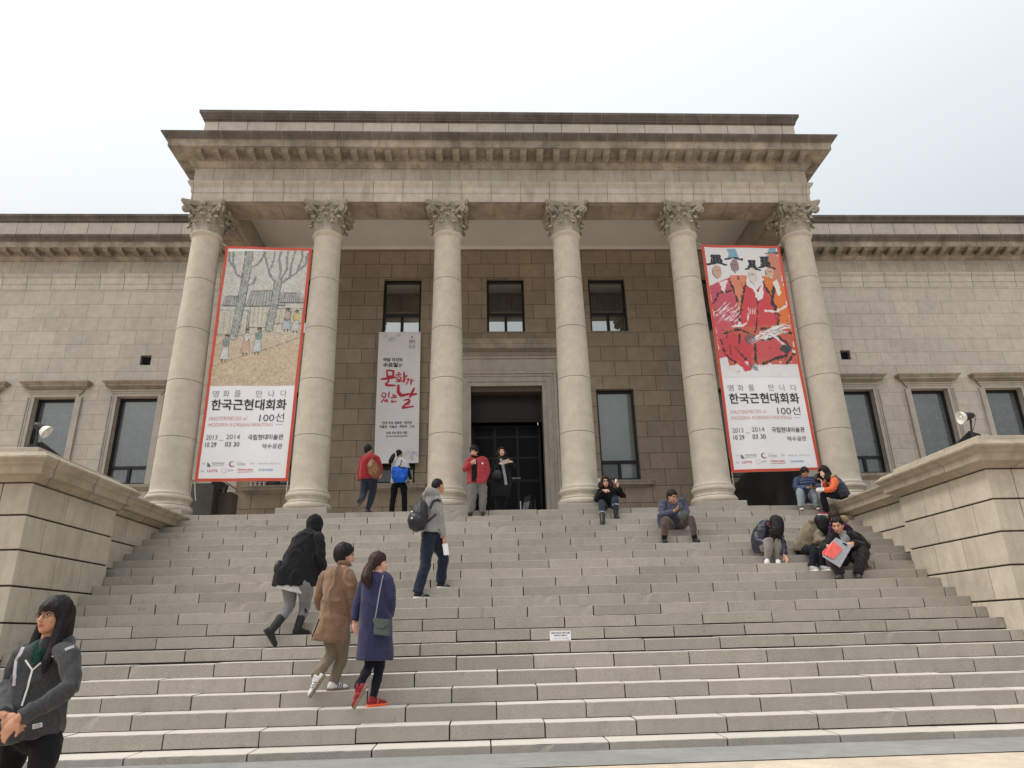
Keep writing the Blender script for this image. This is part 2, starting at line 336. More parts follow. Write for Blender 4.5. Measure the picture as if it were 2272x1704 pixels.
# ------------------------------------------------------------------ cheek walls beside the stairs
def cheek(name, label, xi, xr, side):
    t = thing(name, label, 'wall', (side * 8, -4, 0))
    yF, yR = (-5.06 if side > 0 else -5.10), -3.03
    mb = MB(); tone = []
    def blk(x0, x1, y0, y1, z0, z1):
        x0, x1 = min(x0, x1), max(x0, x1)
        q = MB(); q.box(x0, x1, y0, y1, z0, z1); mb.add(q.v, q.f); tone.extend([min(1, max(0, random.gauss(.5, .3)))] * 8)
    edges = [2.935, 2.535, 2.118, 1.70, 1.285, .87, .45, .0]
    core = MB()
    xo = side * 11.0
    core.box(min(xi + side * .03, xo), max(xi + side * .03, xo), yF + .03, yR, -.05, 2.93)
    core.box(min(xr + side * .03, xo), max(xr + side * .03, xo), yR - .01, -.20, -.05, 2.925)
    for i in range(len(edges) - 1):
        z1, z0 = edges[i] - .011, edges[i + 1] + .011
        # inner face of the pier: corner block, then blocks towards the building
        cuts = [yF, yF + (.42 if i % 2 else .80), yF + (1.28 if i % 2 else 1.42), yR]
        for a, b_ in zip(cuts, cuts[1:]): blk(xi, xi + side * .35, a + (.005 if a > yF else 0), b_ - (.005 if b_ < yR else 0), z0, z1)
        # front face
        xx = [xi + side * .35 + side * .006]; w = .55 if i % 2 else .95
        while abs(xx[-1]) < 10.9: xx.append(xx[-1] + side * w); w = 1.0
        for a, b_ in zip(xx, xx[1:]): blk(a + side * .005, b_ - side * .005, yF + random.gauss(0, .002), yF + .3, z0, z1)
        # recessed length behind the pier
        cuts = [yR + .002, yR + (.28 if i % 2 else .75), yR + (1.1 if i % 2 else 1.5), -.20]
        for a, b_ in zip(cuts, cuts[1:]): blk(xr, xr + side * .3, a + .005, b_ - .005, z0, z1)
    core.build('wall_core', M_dark, t)
    o = mb.build('wall', M_pier, t, bevel=.008)
    at = o.data.attributes.new('tone', 'FLOAT', 'POINT'); at.data.foreach_set('value', tone)
    # coping: bed, corona, moulding
    prof = [(-.5, 2.94), (.0, 2.94), (.03, 2.945), (.09, 3.0), (.17, 3.006), (.18, 3.012), (.185, 3.10), (.20, 3.112), (.215, 3.12), (.23, 3.15), (.27, 3.175), (.28, 3.185), (.28, 3.206), (.16, 3.285), (-.5, 3.30)]
    prof2 = [(p, z) for p, z in prof[:-2]] + [(.10, 3.235), (-.5, 3.245)]
    mb = MB(); sd = side
    pathp = [((xi, yR + .06), (-sd, .12)), ((xi, yF), (-sd, -1)), ((xo, yF), (0, -1))]
    pathr = [((xr, -.60), (-sd, 0)), ((xr, yR), (-sd, 0))]
    def sw(pr, path):
        q = MB(); sweep(q, pr, path); f = q.f if sd < 0 else [tuple(reversed(f)) for f in q.f]; mb.add(q.v, f)
    sw(prof, pathp); sw(prof2, pathr)
    mb.build('coping', M_cop, t)
    mb = MB(); a, b_ = xi + sd * .10, xo
    for y0, y1 in ((yF + .12, -4.22), (-4.205, -3.55), (-3.535, -2.88)): mb.box(min(a, a + sd * .9), max(a, a + sd * .9), y0, y1, 3.27, 3.42)
    mb.box(min(a + sd * .912, b_), max(a + sd * .912, b_), yF + .12, -3.6, 3.27, 3.418)
    o = mb.build('top_block', M_pier, t, bevel=.006)
    at = o.data.attributes.new('tone', 'FLOAT', 'POINT'); at.data.foreach_set('value', [.55] * len(o.data.vertices))
    return t
cheek('stair_wall', 'stepped stone cheek wall with moulded coping at the left side of the stairs, stained grey', XL1, XL2, -1)
cheek('stair_wall', 'stepped stone cheek wall with moulded coping at the right side of the stairs, warm and bright', XR1, XR2, 1)
# ------------------------------------------------------------------ the museum building
YB, YW = 2.685, 4.2
bld = thing('museum_building', 'grey granite museum building with a six column portico and long plain wings', 'building', (0, 2, ZP))
XF, YF = 7.10, -.37
def U(xf=XF, yf=YF, yb=YW): return [((-xf, yb), (-1, 0)), ((-xf, yf), (-1, -1)), ((xf, yf), (1, -1)), ((xf, yb), (1, 0))]
def part(name, prof, path, mat, parent=bld):
    mb = MB(); sweep(mb, prof, path); return mb.build(name, mat, parent)
part('architrave', [(-.74, 10.325), (0, 10.325), (0, 10.535), (.014, 10.545), (.022, 10.56), (.022, 10.675), (.03, 10.69), (.075, 10.75), (.085, 10.76), (.085, 10.79), (.095, 10.795), (.095, 10.815), (.0, 10.85), (-.74, 10.85)], U(), M_arch)
part('frieze', [(-.74, 10.852), (0, 10.852), (0, 11.205), (-.74, 11.205)], U(), M_frieze)
part('bed_moulding', [(-.7, 11.207), (.02, 11.207), (.035, 11.215), (.06, 11.27), (.10, 11.305), (.12, 11.31), (.12, 11.452), (-.7, 11.452)], U(), M_corn)
part('corona', [(-.7, 11.454), (.44, 11.454), (.44, 11.462), (.455, 11.47), (.47, 11.456), (.475, 11.595), (.49, 11.612), (.50, 11.62), (-.7, 11.62)], U(), M_corn)
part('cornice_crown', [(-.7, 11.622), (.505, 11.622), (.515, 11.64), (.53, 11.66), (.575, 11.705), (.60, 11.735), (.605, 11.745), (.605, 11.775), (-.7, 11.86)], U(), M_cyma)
def modillion(mb, cx, cy, dx, dy):
    # bracket under the corona; (dx, dy) points outwards
    ax, ay = -dy, dx
    w = .075
    pr = [(.115, 11.335), (.20, 11.335), (.30, 11.355), (.385, 11.385), (.40, 11.40), (.405, 11.425), (.405, 11.455), (.115, 11.455)]
    vs = []; n = len(pr)
    for s_ in (-1, 1):
        for p, z in pr: vs.append((cx + dx * p + ax * w * s_, cy + dy * p + ay * w * s_, z))
    mb.add(vs, [tuple(range(n)), tuple(reversed(range(n, 2 * n)))] + [(q, q + n, (q + 1) % n + n, (q + 1) % n) for q in range(n)])
    pr = [(.115, 11.432), (.425, 11.432), (.432, 11.453), (.115, 11.453)]; w = .092; vs = []; n = 4
    for s_ in (-1, 1):
        for p, z in pr: vs.append((cx + dx * p + ax * w * s_, cy + dy * p + ay * w * s_, z))
    mb.add(vs, [tuple(range(n)), tuple(reversed(range(n, 2 * n)))] + [(q, q + n, (q + 1) % n + n, (q + 1) % n) for q in range(n)])
mb = MB(); modillion(mb, 0, 0, 0, -1); mod0 = mb.build('modillion', M_corn, bld); MOD = mod0.data
def put_mod(x, y, z=0, rz=0):
    o = bpy.data.objects.new('modillion', MOD); COL.objects.link(o); o.parent = bld; o.matrix_parent_inverse = bld.matrix_basis.inverted(); o.location = (x, y, z); o.rotation_euler = (0, 0, rz)
mod0.location = (-18 * .385, YF, 0)
for i in range(-17, 19): put_mod(i * .385, YF)
for i in range(0, 11): put_mod(-XF, YF + .15 + i * .385, 0, -math.pi / 2); put_mod(XF, YF + .15 + i * .385, 0, math.pi / 2)
# little panels sunk between the brackets: raised frame strips on the soffit
part('parapet', [(-.5, 11.80), (0, 11.80), (0, 12.545), (-.5, 12.545)], U(7.06, -.35, 9), M_par)
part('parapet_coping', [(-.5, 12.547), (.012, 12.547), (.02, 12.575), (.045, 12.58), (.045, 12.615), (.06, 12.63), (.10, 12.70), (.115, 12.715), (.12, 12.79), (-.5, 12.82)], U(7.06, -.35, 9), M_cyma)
# soffit of the front beam: sunk panels
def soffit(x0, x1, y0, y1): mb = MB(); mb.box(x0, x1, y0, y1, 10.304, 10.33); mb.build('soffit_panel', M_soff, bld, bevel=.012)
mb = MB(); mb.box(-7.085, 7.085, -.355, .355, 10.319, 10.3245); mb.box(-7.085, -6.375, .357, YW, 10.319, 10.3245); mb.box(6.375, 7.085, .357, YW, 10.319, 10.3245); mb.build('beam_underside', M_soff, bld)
def panel_row(xa, xb, y0, y1, n):
    w = (xb - xa) / n
    for i in range(n): soffit(xa + w * i + .022, xa + w * (i + 1) - .022, y0 + .09, y1 - .09)
S_ = 2.7145
CX = [(i - 2.5) * S_ for i in range(6)]
for i in range(5): panel_row(CX[i] + .50, CX[i + 1] - .50, -.37, .37, 3)
for s_ in (-1, 1):
    for i in range(5):
        y0 = .55 + i * .72; soffit(min(s_ * 6.47, s_ * 7.0), max(s_ * 6.47, s_ * 7.0), y0, y0 + .67)
mb = MB(); mb.box(-6.39, 6.39, .33, YB + .05, 10.95, 11.1); mb.build('ceiling', M_plaster, bld)
part('ceiling_moulding', [(0, 10.90), (.0, 10.955), (-.10, 10.955), (-.10, 10.945), (-.03, 10.90)], [((-6.37, YB - .02), (0, 1)), ((6.37, YB - .02), (0, 1))], M_plaster)
mb = MB(); mb.box(-7, 7, -.3, 9, 11.62, 11.79); mb.build('roof', M_par, bld)

# columns
def col_shaft():
    mb = MB(); pr = [(.40, 3.735), (.40, 3.765), (.385, 3.775), (.372, 3.80), (.366, 3.86)]; mi = []
    rz = [(3.86, .366), (4.881, .359), (6.083, .347), (7.255, .330), (8.434, .309), (9.47, .297)]
    def rad(z):
        for (a, ra), (b_, rb) in zip(rz, rz[1:]):
            if a <= z <= b_: return ra + (rb - ra) * (z - a) / (b_ - a)
        return .297
    mi = [0] * 4
    for (a, _), (b_, _) in zip(rz, rz[1:]):
        steps = 5
        for s_ in range(1, steps + 1):
            z = a + (b_ - a) * s_ / steps
            if s_ == steps and b_ < 9.4:
                for dz, dr, m_ in ((-.0052, 0, 0), (-.0048, -.012, 1), (.0048, -.012, 1), (.0052, 0, 1)): pr.append((rad(z + dz) + dr, z + dz)); mi.append(m_)
            else: pr.append((rad(z), z)); mi.append(0)
    pr += [(.300, 9.50), (.318, 9.525), (.330, 9.53), (.330, 9.548), (.342, 9.556), (.350, 9.578), (.342, 9.60), (.325, 9.608), (.29, 9.61)]; mi += [0] * 9
    mb.lathe(pr, n=56, mis=mi[:len(pr) - 1]); return mb
def col_base():
    mb = MB(); pr = []
    for i in range(9):
        a = -math.pi / 2 + math.pi * i / 8; pr.append((.405 + .062 * math.cos(a), 3.455 + .07 * math.sin(a)))
    pr += [(.425, 3.53), (.425, 3.542), (.398, 3.555), (.388, 3.575), (.392, 3.60), (.412, 3.615), (.412, 3.625)]
    for i in range(7):
        a = -math.pi / 2 + math.pi * i / 6; pr.append((.395 + .042 * math.cos(a), 3.675 + .048 * math.sin(a)))
    pr += [(.402, 3.727), (.402, 3.737)]
    mb.lathe(pr, n=56); return mb
def leaf(mb, ang, z0, z1, r0, w, curl, thick=.022):
    ns, nw = 9, 5; vs = []; ca, sa = math.cos(ang), math.sin(ang)
    pts = []
    for i in range(ns):
        t = i / (ns - 1)
        if t < .68: z = z0 + (z1 - z0) * (t / .68) * .94; r = r0 + .020 + .035 * (t / .68) ** 2
        else:
            u = (t - .68) / .32; a = u * math.pi * 1.05
            r = r0 + .047 + curl * (1 - math.cos(a)) * .5; z = z0 + (z1 - z0) * (.94 + .07 * math.sin(a)) - curl * .55 * u ** 2
        ww = w * (1.0 - .1 * t) * (1.0 if t < .75 else 1 - 1.6 * (t - .75) ** 1.3 * 1.4) * (1 + .10 * math.sin(i * 2.6))
        pts.append((r, z, ww))
    for side in (0, 1):
        for i, (r, z, ww) in enumerate(pts):
            for j in range(nw):
                q = (j / (nw - 1) - .5) * 2; rr = r - .02 * q * q + (.012 if j == 2 else 0) - (thick if side else 0); tg = q * ww * .5
                x, y = rr * ca - tg * sa, rr * sa + tg * ca; vs.append((x, y, z - .015 * q * q))
    fs = []; n = ns * nw
    for i in range(ns - 1):
        for j in range(nw - 1):
            a = i * nw + j; fs.append((a, a + 1, a + nw + 1, a + nw)); b_ = n + a; fs.append((b_ + nw, b_ + nw + 1, b_ + 1, b_))
    for i in range(ns - 1):
        for j in (0, nw - 1):
            a, b_ = i * nw + j, (i + 1) * nw + j
            fs.append((a, b_, b_ + n, a + n) if j == 0 else (b_, a, a + n, b_ + n))
    for j in range(nw - 1):
        a = (ns - 1) * nw + j; fs.append((a, a + 1, a + 1 + n, a + n))
    mb.add(vs, fs)
def col_capital():
    mb = MB(); z0 = 9.605
    mb.lathe([(.285, z0), (.288, 9.75), (.293, 9.9), (.305, 10.03), (.33, 10.13), (.365, 10.20), (.37, 10.225)], n=32)
    for i in range(8): leaf(mb, i * math.pi / 4 + math.pi / 8, z0, z0 + .25, .295, .165, .10)
    for i in range(8): leaf(mb, i * math.pi / 4, z0, z0 + .43, .293, .165, .115)
    for i in range(8):                       # sheaths that carry the volutes
        a = i * math.pi / 4 + math.pi / 8; leaf(mb, a, z0 + .2, z0 + .53, .298, .11, .085)
    for i in range(4):                       # corner volutes and their stalks
        a = math.pi / 4 + i * math.pi / 2; d = Vector((math.cos(a), math.sin(a), 0)); tng = Vector((-d.y, d.x, 0))
        for s_ in (-1, 1):
            st = d * .28 + tng * .17 * s_ + Vector((0, 0, 9.93)); pts = []; rs = []
            for j in range(7):
                t = j / 6; p = st.lerp(d * .53 + tng * .035 * s_ + Vector((0, 0, 10.205)), t); p += d * (-.07 * math.sin(math.pi * t)); pts.append(p); rs.append(.020 + .018 * t)
            c = d * .525 + tng * .035 * s_ + Vector((0, 0, 10.13))
            for j in range(1, 17):
                th = math.pi / 2 - j * .62; rr = .075 * (1 - j / 19); pts.append(c + d * (math.cos(th) * rr) + Vector((0, 0, math.sin(th) * rr)) + tng * .014 * s_ * j / 16); rs.append(.036 * (1 - j / 26))
            mb.tube(pts, rs, 7)
    for i in range(4):                       # inner helices and the flower on each side
        a = i * math.pi / 2; d = Vector((math.cos(a), math.sin(a), 0)); tng = Vector((-d.y, d.x, 0))
        for s_ in (-1, 1):
            pts = [d * .30 + tng * .16 * s_ + Vector((0, 0, 9.93)), d * .33 + tng * .13 * s_ + Vector((0, 0, 10.06)), d * .36 + tng * .08 * s_ + Vector((0, 0, 10.15)), d * .385 + tng * .035 * s_ + Vector((0, 0, 10.17)), d * .395 + tng * .02 * s_ + Vector((0, 0, 10.135)), d * .385 + tng * .04 * s_ + Vector((0, 0, 10.115))]
            mb.tube(pts, [.018, .022, .026, .026, .022, .014], 6)
        mb.ell(d * .41 + Vector((0, 0, 10.265)), .06, .06, .065, 8, 6)
        for j in range(6):
            b_ = j * math.pi / 3; mb.ell(d * .425 + tng * .05 * math.cos(b_) + Vector((0, 0, 10.265 + .05 * math.sin(b_))), .03, .03, .028, 6, 4)
    # concave abacus
    def outline(sc):
        pts = []
        for i in range(4):
            a = -math.pi / 4 + i * math.pi / 2; a2 = a + math.pi / 2; c0 = Vector((math.cos(a), math.sin(a))) * .70 * sc; c1 = Vector((math.cos(a2), math.sin(a2))) * .70 * sc
            tg = (c1 - c0).normalized(); nn = Vector((math.cos((a + a2) / 2), math.sin((a + a2) / 2)))
            p0, p1 = c0 + tg * .05, c1 - tg * .05
            for j in range(9):
                t = j / 8; pts.append(p0.lerp(p1, t) - nn * (.105 * (1 - (2 * t - 1) ** 2)))
        return pts
    vs = []; lay = [(.90, 10.225), (.94, 10.245), (.955, 10.26), (.955, 10.268), (.97, 10.272), (1.0, 10.30), (1.0, 10.328)]
    for sc, z in lay:
        for p in outline(sc): vs.append((p.x, p.y, z))
    n = 36; fs = [tuple(reversed(range(n))), tuple((len(lay) - 1) * n + q for q in range(n))]
    for i in range(len(lay) - 1):
        for q in range(n): q2 = (q + 1) % n; fs.append((i * n + q, i * n + q2, (i + 1) * n + q2, (i + 1) * n + q))
    mb.add(vs, fs); return mb
def plinth(w=.485):
    mb = MB(); mb.box(-w, w, -w, w, ZP + .002, 3.387); return mb
c0 = col_shaft().build('column', [M_col, M_joint], bld, smooth=30)
kids = [col_base().build('base', M_col, c0, smooth=40), col_capital().build('capital', M_cap, c0, smooth=45), plinth().build('plinth', M_step, c0, bevel=.012)]
at = kids[2].data.attributes.new('tone', 'FLOAT', 'POINT'); at.data.foreach_set('value', [.6] * 8)
for i in range(1, 6):
    c = c0.copy(); COL.objects.link(c); c.location = (CX[i], 0, 0)
    for kd in kids:
        q = kd.copy(); COL.objects.link(q); q.parent = c; q.matrix_parent_inverse = Matrix.Identity(4)
        if kd.name.startswith('capital'): q.location = (0, 0, 0)
for kd in kids: kd.matrix_parent_inverse = Matrix.Identity(4)
c0.location = (CX[0], 0, 0)
for o in list(bld.children):
    if o.name.startswith('column'): o.matrix_parent_inverse = bld.matrix_basis.inverted()

# walls with openings
def wall(name, x0, x1, z0, z1, holes, y, depth, mat, parent=bld):
    xs = sorted({x0, x1, *[h[0] for h in holes], *[h[1] for h in holes]}); zs = sorted({z0, z1, *[h[2] for h in holes], *[h[3] for h in holes]})
    mb = MB()
    for a, b_ in zip(xs, xs[1:]):
        for c, d in zip(zs, zs[1:]):
            mx_, mz_ = (a + b_) / 2, (c + d) / 2
            if any(h[0] < mx_ < h[1] and h[2] < mz_ < h[3] for h in holes): continue
            mb.add([(a, y, c), (b_, y, c), (b_, y, d), (a, y, d)], [(0, 1, 2, 3)])
    for a, b_, c, d in holes:
        e = y + depth
        mb.add([(a, y, c), (a, e, c), (a, e, d), (a, y, d), (b_, y, c), (b_, e, c), (b_, e, d), (b_, y, d)], [(0, 3, 2, 1), (4, 5, 6, 7), (3, 7, 6, 2), (0, 1, 5, 4)])
    return mb.build(name, mat, parent)
WX = [9.87, 12.03, 14.19, 16.35, 18.5]
OW, WZ0, WZ1 = .535, 4.90, 7.285
for s_ in (-1, 1):
    holes = [(s_ * x - OW, s_ * x + OW, WZ0, WZ1) for x in WX] + [(s_ * 9.84 - .145, s_ * 9.84 + .145, 8.20, 8.49)]
    a, b_ = sorted((s_ * 6.4, s_ * 26))
    wall('wing_wall', a, b_, 0, 10.515, holes, YW, .28, M_wall)
    pw = [((a, YW), (0, -1)), ((b_, YW), (0, -1))]
    part('wing_architrave', [(-.2, 10.517), (0.012, 10.517), (0.012, 10.68), (.03, 10.692), (.03, 10.875), (.05, 10.89), (.085, 10.95), (.085, 10.985), (0, 11.02), (-.2, 11.02)], pw, M_par)
    part('wing_frieze', [(-.2, 11.022), (0, 11.022), (0, 11.43), (-.2, 11.43)], pw, M_frieze)
    part('wing_bed_moulding', [(-.2, 11.432), (.03, 11.432), (.09, 11.50), (.12, 11.52), (.12, 11.648), (-.2, 11.648)], pw, M_corn)
    part('wing_corona', [(-.2, 11.65), (.44, 11.65), (.45, 11.79), (.47, 11.81), (-.2, 11.81)], pw, M_corn)
    part('wing_cornice_crown', [(-.2, 11.812), (.48, 11.812), (.50, 11.85), (.56, 11.92), (.58, 11.94), (.58, 11.99), (-.2, 12.05)], pw, M_cyma)
    mb = MB()
    for i in range(41):
        if i < 20: put_mod(s_ * (7.7 + i * .4), YW, .195)
        else: modillion(mb, s_ * (7.7 + i * .4), YW, 0, -1)
    o = mb.build('modillion', M_corn, bld); o.location.z += .195; o['kind'] = 'stuff'
    part('wing_parapet', [(-.3, 12.0), (0, 12.0), (0, 12.735), (-.3, 12.735)], pw, M_par)
    part('wing_parapet_coping', [(-.3, 12.737), (.012, 12.737), (.02, 12.765), (.05, 12.77), (.05, 12.82), (.10, 12.89), (.12, 12.90), (.12, 12.965), (-.3, 12.99)], pw, M_cyma)
    # side return of the portico room
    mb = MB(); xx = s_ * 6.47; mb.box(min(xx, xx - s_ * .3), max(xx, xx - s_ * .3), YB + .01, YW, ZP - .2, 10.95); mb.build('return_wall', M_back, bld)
def window(x, y, z0, z1, hw, upper, lower, parent=bld, zt=None, rec=.16, lower2=None, tilt=0, fw=.06):
    yf = y + rec; mb = MB(); a, b_ = x - hw, x + hw
    mb.box(a, a + fw, yf, yf + .09, z0, z1); mb.box(b_ - fw, b_, yf, yf + .09, z0, z1)
    mb.box(a + fw, b_ - fw, yf, yf + .09, z1 - fw * 1.2, z1); mb.box(a + fw, b_ - fw, yf, yf + .09, z0, z0 + fw)
    mb.box(a + fw, b_ - fw, yf, yf + .09, zt - fw * .6, zt + fw * .6); mb.box(x - fw * .6, x + fw * .6, yf, yf + .09, z0 + fw, zt - fw * .6)
    f = mb.build('window', M_frame, parent)
    def pane(p, q, r_, s__, mat, name='pane', ty=0):
        mb = MB(); mb.box(p, q, 0, .012, r_, s__)
        mb.v = [(vx, yf + .05 + vy - ty * (1 - (vz - r_) / (s__ - r_)), vz) for vx, vy, vz in mb.v]
        return mb.build(name, mat, f)
    pane(a + fw, b_ - fw, zt + fw * .6, z1 - fw * 1.2, upper)
    pane(a + fw, x - fw * .6, z0 + fw, zt - fw * .6, lower, ty=tilt); pane(x + fw * .6, b_ - fw, z0 + fw, zt - fw * .6, lower2 or lower, ty=tilt)
    return f
for s_ in (-1, 1):
    for x in WX:
        cx = s_ * x; f = window(cx, YW, WZ0, WZ1, OW, M_glassW, M_glassW, zt=5.372)
        mb = MB()
        for q in (-1, 1):
            e0, e1 = OW, OW + .175
            u0, u1 = sorted((cx + q * e0, cx + q * (e0 + .085))); mb.box(u0, u1, YW - .035, YW + .01, WZ0 - .01, WZ1 + .0)
            u0, u1 = sorted((cx + q * (e0 + .087), cx + q * (e1 - .04))); mb.box(u0, u1, YW - .05, YW + .01, WZ0 - .01, WZ1 + .0)
            u0, u1 = sorted((cx + q * (e1 - .038), cx + q * e1)); mb.box(u0, u1, YW - .075, YW + .01, WZ0 - .01, WZ1 + .0)
        mb.box(cx - OW - .085, cx + OW + .085, YW - .036, YW + .01, WZ1 + .002, WZ1 + .085); mb.box(cx - OW - .135, cx + OW + .135, YW - .051, YW + .01, WZ1 + .087, WZ1 + .14); mb.box(cx - OW - .175, cx + OW + .175, YW - .076, YW + .01, WZ1 + .142, WZ1 + .18)
        mb.build('surround', M_trim, f)
        zz = WZ1 + .184
        prof = [(-.01, zz), (.03, zz), (.045, zz + .03), (.085, zz + .075), (.16, zz + .08), (.165, zz + .135), (.18, zz + .14), (.225, zz + .19), (.23, zz + .195), (.23, zz + .215), (-.01, zz + .25)]
        mb = MB(); hx = OW + .15
        sweep(mb, prof, [((cx - hx, YW + .01), (-1, 0)), ((cx - hx, YW), (-1, -1)), ((cx + hx, YW), (1, -1)), ((cx + hx, YW + .01), (1, 0))]); mb.build('hood', M_hood, f)
        prof = [(-.01, 4.72), (.03, 4.72), (.05, 4.76), (.10, 4.80), (.105, 4.88), (-.01, 4.89)]
        mb = MB(); sweep(mb, prof, [((cx - hx, YW + .01), (-1, 0)), ((cx - hx, YW), (-1, -1)), ((cx + hx, YW), (1, -1)), ((cx + hx, YW + .01), (1, 0))]); mb.build('sill', M_hood, f)
    cx = s_ * 9.84; mb = MB(); mb.box(cx - .145, cx + .145, YW + .16, YW + .2, 8.2, 8.49)
    for q in range(4): mb.box(cx - .135, cx + .135, YW + .06, YW + .15, 8.235 + q * .065, 8.25 + q * .065)
    mb.build('vent_grille', M_frame, bld)
PX = [-5.54, -2.73, 2.77, 5.54]
holes = [(x - .485, x + .485, 4.50, 6.842) for x in PX] + [(x - .50, x + .50, 8.455, 10.02) for x in (-5.54, -2.69, .04, 2.77, 5.54)] + [(-.89, .915, ZP, 6.938)]
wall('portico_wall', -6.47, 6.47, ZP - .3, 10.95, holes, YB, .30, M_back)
for x in PX:
    f = window(x, YB, 4.50, 6.842, .485, M_glassP, M_glassM, zt=4.97, lower2=M_glassP, rec=.13)
    prof = [(-.01, 4.30), (.02, 4.30), (.04, 4.335), (.09, 4.345), (.13, 4.36), (.135, 4.425), (.15, 4.43), (.15, 4.465), (-.01, 4.48)]
    mb = MB(); sweep(mb, prof, [((x - .62, YB + .01), (-1, 0)), ((x - .62, YB), (-1, -1)), ((x + .62, YB), (1, -1)), ((x + .62, YB + .01), (1, 0))]); mb.build('sill', M_hood, f)
for x in (-5.54, -2.69, .04, 2.77, 5.54): window(x, YB, 8.455, 10.02, .50, M_glassD, M_glassL, zt=9.0, rec=.12, tilt=0)
# doorway
mb = MB()
def frame_step(mb, e0, e1, pr):
    mb.box(-.89 - e1, -.89 - e0, YB - pr, YB + .012, ZP, 6.938 + e0); mb.box(.915 + e0, .915 + e1, YB - pr, YB + .012, ZP, 6.938 + e0); mb.box(-.89 - e1, .915 + e1, YB - pr, YB + .012, 6.938 + e0 + .001, 6.938 + e1)
frame_step(mb, 0, .10, .05); frame_step(mb, .102, .235, .075); frame_step(mb, .237, .30, .10); frame_step(mb, .302, .36, .135)
d = mb.build('doorway', M_trim, bld)
mb = MB(); mb.box(-1.30, 1.325, YB - .03, YB + .01, 7.312, 7.675); mb.build('frieze_panel', M_trim, d)
mb = MB(); mb.box(-1.34, 1.365, YB - .075, YB + .01, 7.678, 7.735); mb.box(-1.36, 1.385, YB - .10, YB + .01, 7.738, 7.835)
for i in range(44): mb.box(-1.34 + i * .0625, -1.34 + i * .0625 + .036, YB - .15, YB - .10, 7.752, 7.822)
mb.build('dentil_course', M_trim, d)
prof = [(-.01, 7.838), (.13, 7.838), (.15, 7.86), (.30, 7.87), (.30, 7.98), (.32, 7.99), (.36, 8.06), (.37, 8.065), (.37, 8.10), (-.01, 8.20)]
mb = MB(); sweep(mb, prof, [((-1.26, YB + .01), (-1, 0)), ((-1.26, YB), (-1, -1)), ((1.285, YB), (1, -1)), ((1.285, YB + .01), (1, 0))]); mb.build('door_cornice', M_hood, d)
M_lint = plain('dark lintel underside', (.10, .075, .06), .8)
M_tran = plain('dark bronze transom', (.016, .013, .012), .6, var=.2)
mb = MB(); mb.box(-.889, .914, YB + .31, YB + .36, 6.15, 6.80); mb.box(-.889, .914, YB + .29, YB + .36, 6.08, 6.14); mb.build('transom_panel', M_tran, d)
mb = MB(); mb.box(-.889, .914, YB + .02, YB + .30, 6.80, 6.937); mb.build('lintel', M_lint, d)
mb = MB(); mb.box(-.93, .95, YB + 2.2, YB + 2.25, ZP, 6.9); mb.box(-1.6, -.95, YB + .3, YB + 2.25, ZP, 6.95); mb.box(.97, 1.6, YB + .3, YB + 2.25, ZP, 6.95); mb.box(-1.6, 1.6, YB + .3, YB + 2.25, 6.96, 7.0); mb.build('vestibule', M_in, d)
mb = MB()
for x in (-.86, -.29, .28, .84): mb.box(x - .035, x + .035, YB + .52, YB + .58, ZP, 6.05)
for z in (3.30, 4.62, 5.2, 5.75, 6.03): mb.box(-.86, .84, YB + .53, YB + .57, z - .03, z + .03)
mb.build('door_leaf_frame', plain('black door frame', (.005, .005, .006), .6), d)
M_dglass = plain('dark door glass', (.004, .004, .005), .5, spec=.15)
mb = MB(); mb.box(-.86, .84, YB + .545, YB + .555, ZP, 6.03); mb.build('door_glass', M_dglass, d)
# porch floor behind the first step
mb = MB(); mb.box(-7.6, 7.6, .16, YW, ZP - .3, ZP - .001); mb.build('porch_floor', M_par, bld)
mb = MB(); mb.box(-7.6, -6.38, -.55, .19, ZP - .3, ZP - .001); mb.box(6.28, 7.6, -.55, .19, ZP - .3, ZP - .001); mb.build('porch_edge', M_par, bld)
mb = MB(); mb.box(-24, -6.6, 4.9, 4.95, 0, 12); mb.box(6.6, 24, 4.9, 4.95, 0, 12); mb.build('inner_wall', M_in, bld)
# ------------------------------------------------------------------ banners
def lin(r, g, b): return tuple((c / 255 / 12.92) if c / 255 <= .04045 else ((c / 255 + .055) / 1.055) ** 2.4 for c in (r, g, b))
def flat(name, rgb, rough=.8, spec=.2): return plain(name, lin(*rgb), rough, var=.03, spec=spec)
M_ink = flat('dark grey ink', (62, 66, 72)); M_ink2 = flat('mid grey ink', (120, 124, 130)); M_ink3 = flat('pale grey ink', (160, 163, 168))
M_pink = flat('pale rose ink', (214, 170, 170)); M_redink = flat('crimson ink', (196, 62, 78)); M_blueink = flat('light blue ink', (70, 150, 205)); M_maroon = flat('maroon ink', (150, 40, 70)); M_black = flat('black ink', (40, 40, 46))
M_cloth = plain('white banner vinyl', lin(238, 238, 242), .55, var=.02, spec=.3); M_clothg = plain('pale grey banner vinyl', lin(232, 231, 236), .55, var=.02, spec=.3)
M_orange = plain('orange red banner edge', lin(206, 84, 66), .5, var=.05, spec=.3); M_rope = plain('white rope', (.6, .58, .55), .8)
def wave(x, z, s): return .012 * math.sin(2.1 * x + .8 * z + s) + .010 * math.sin(5.3 * x - 1.7 * z + 2 * s) + .006 * math.sin(3.7 * z + 1.3 * s)
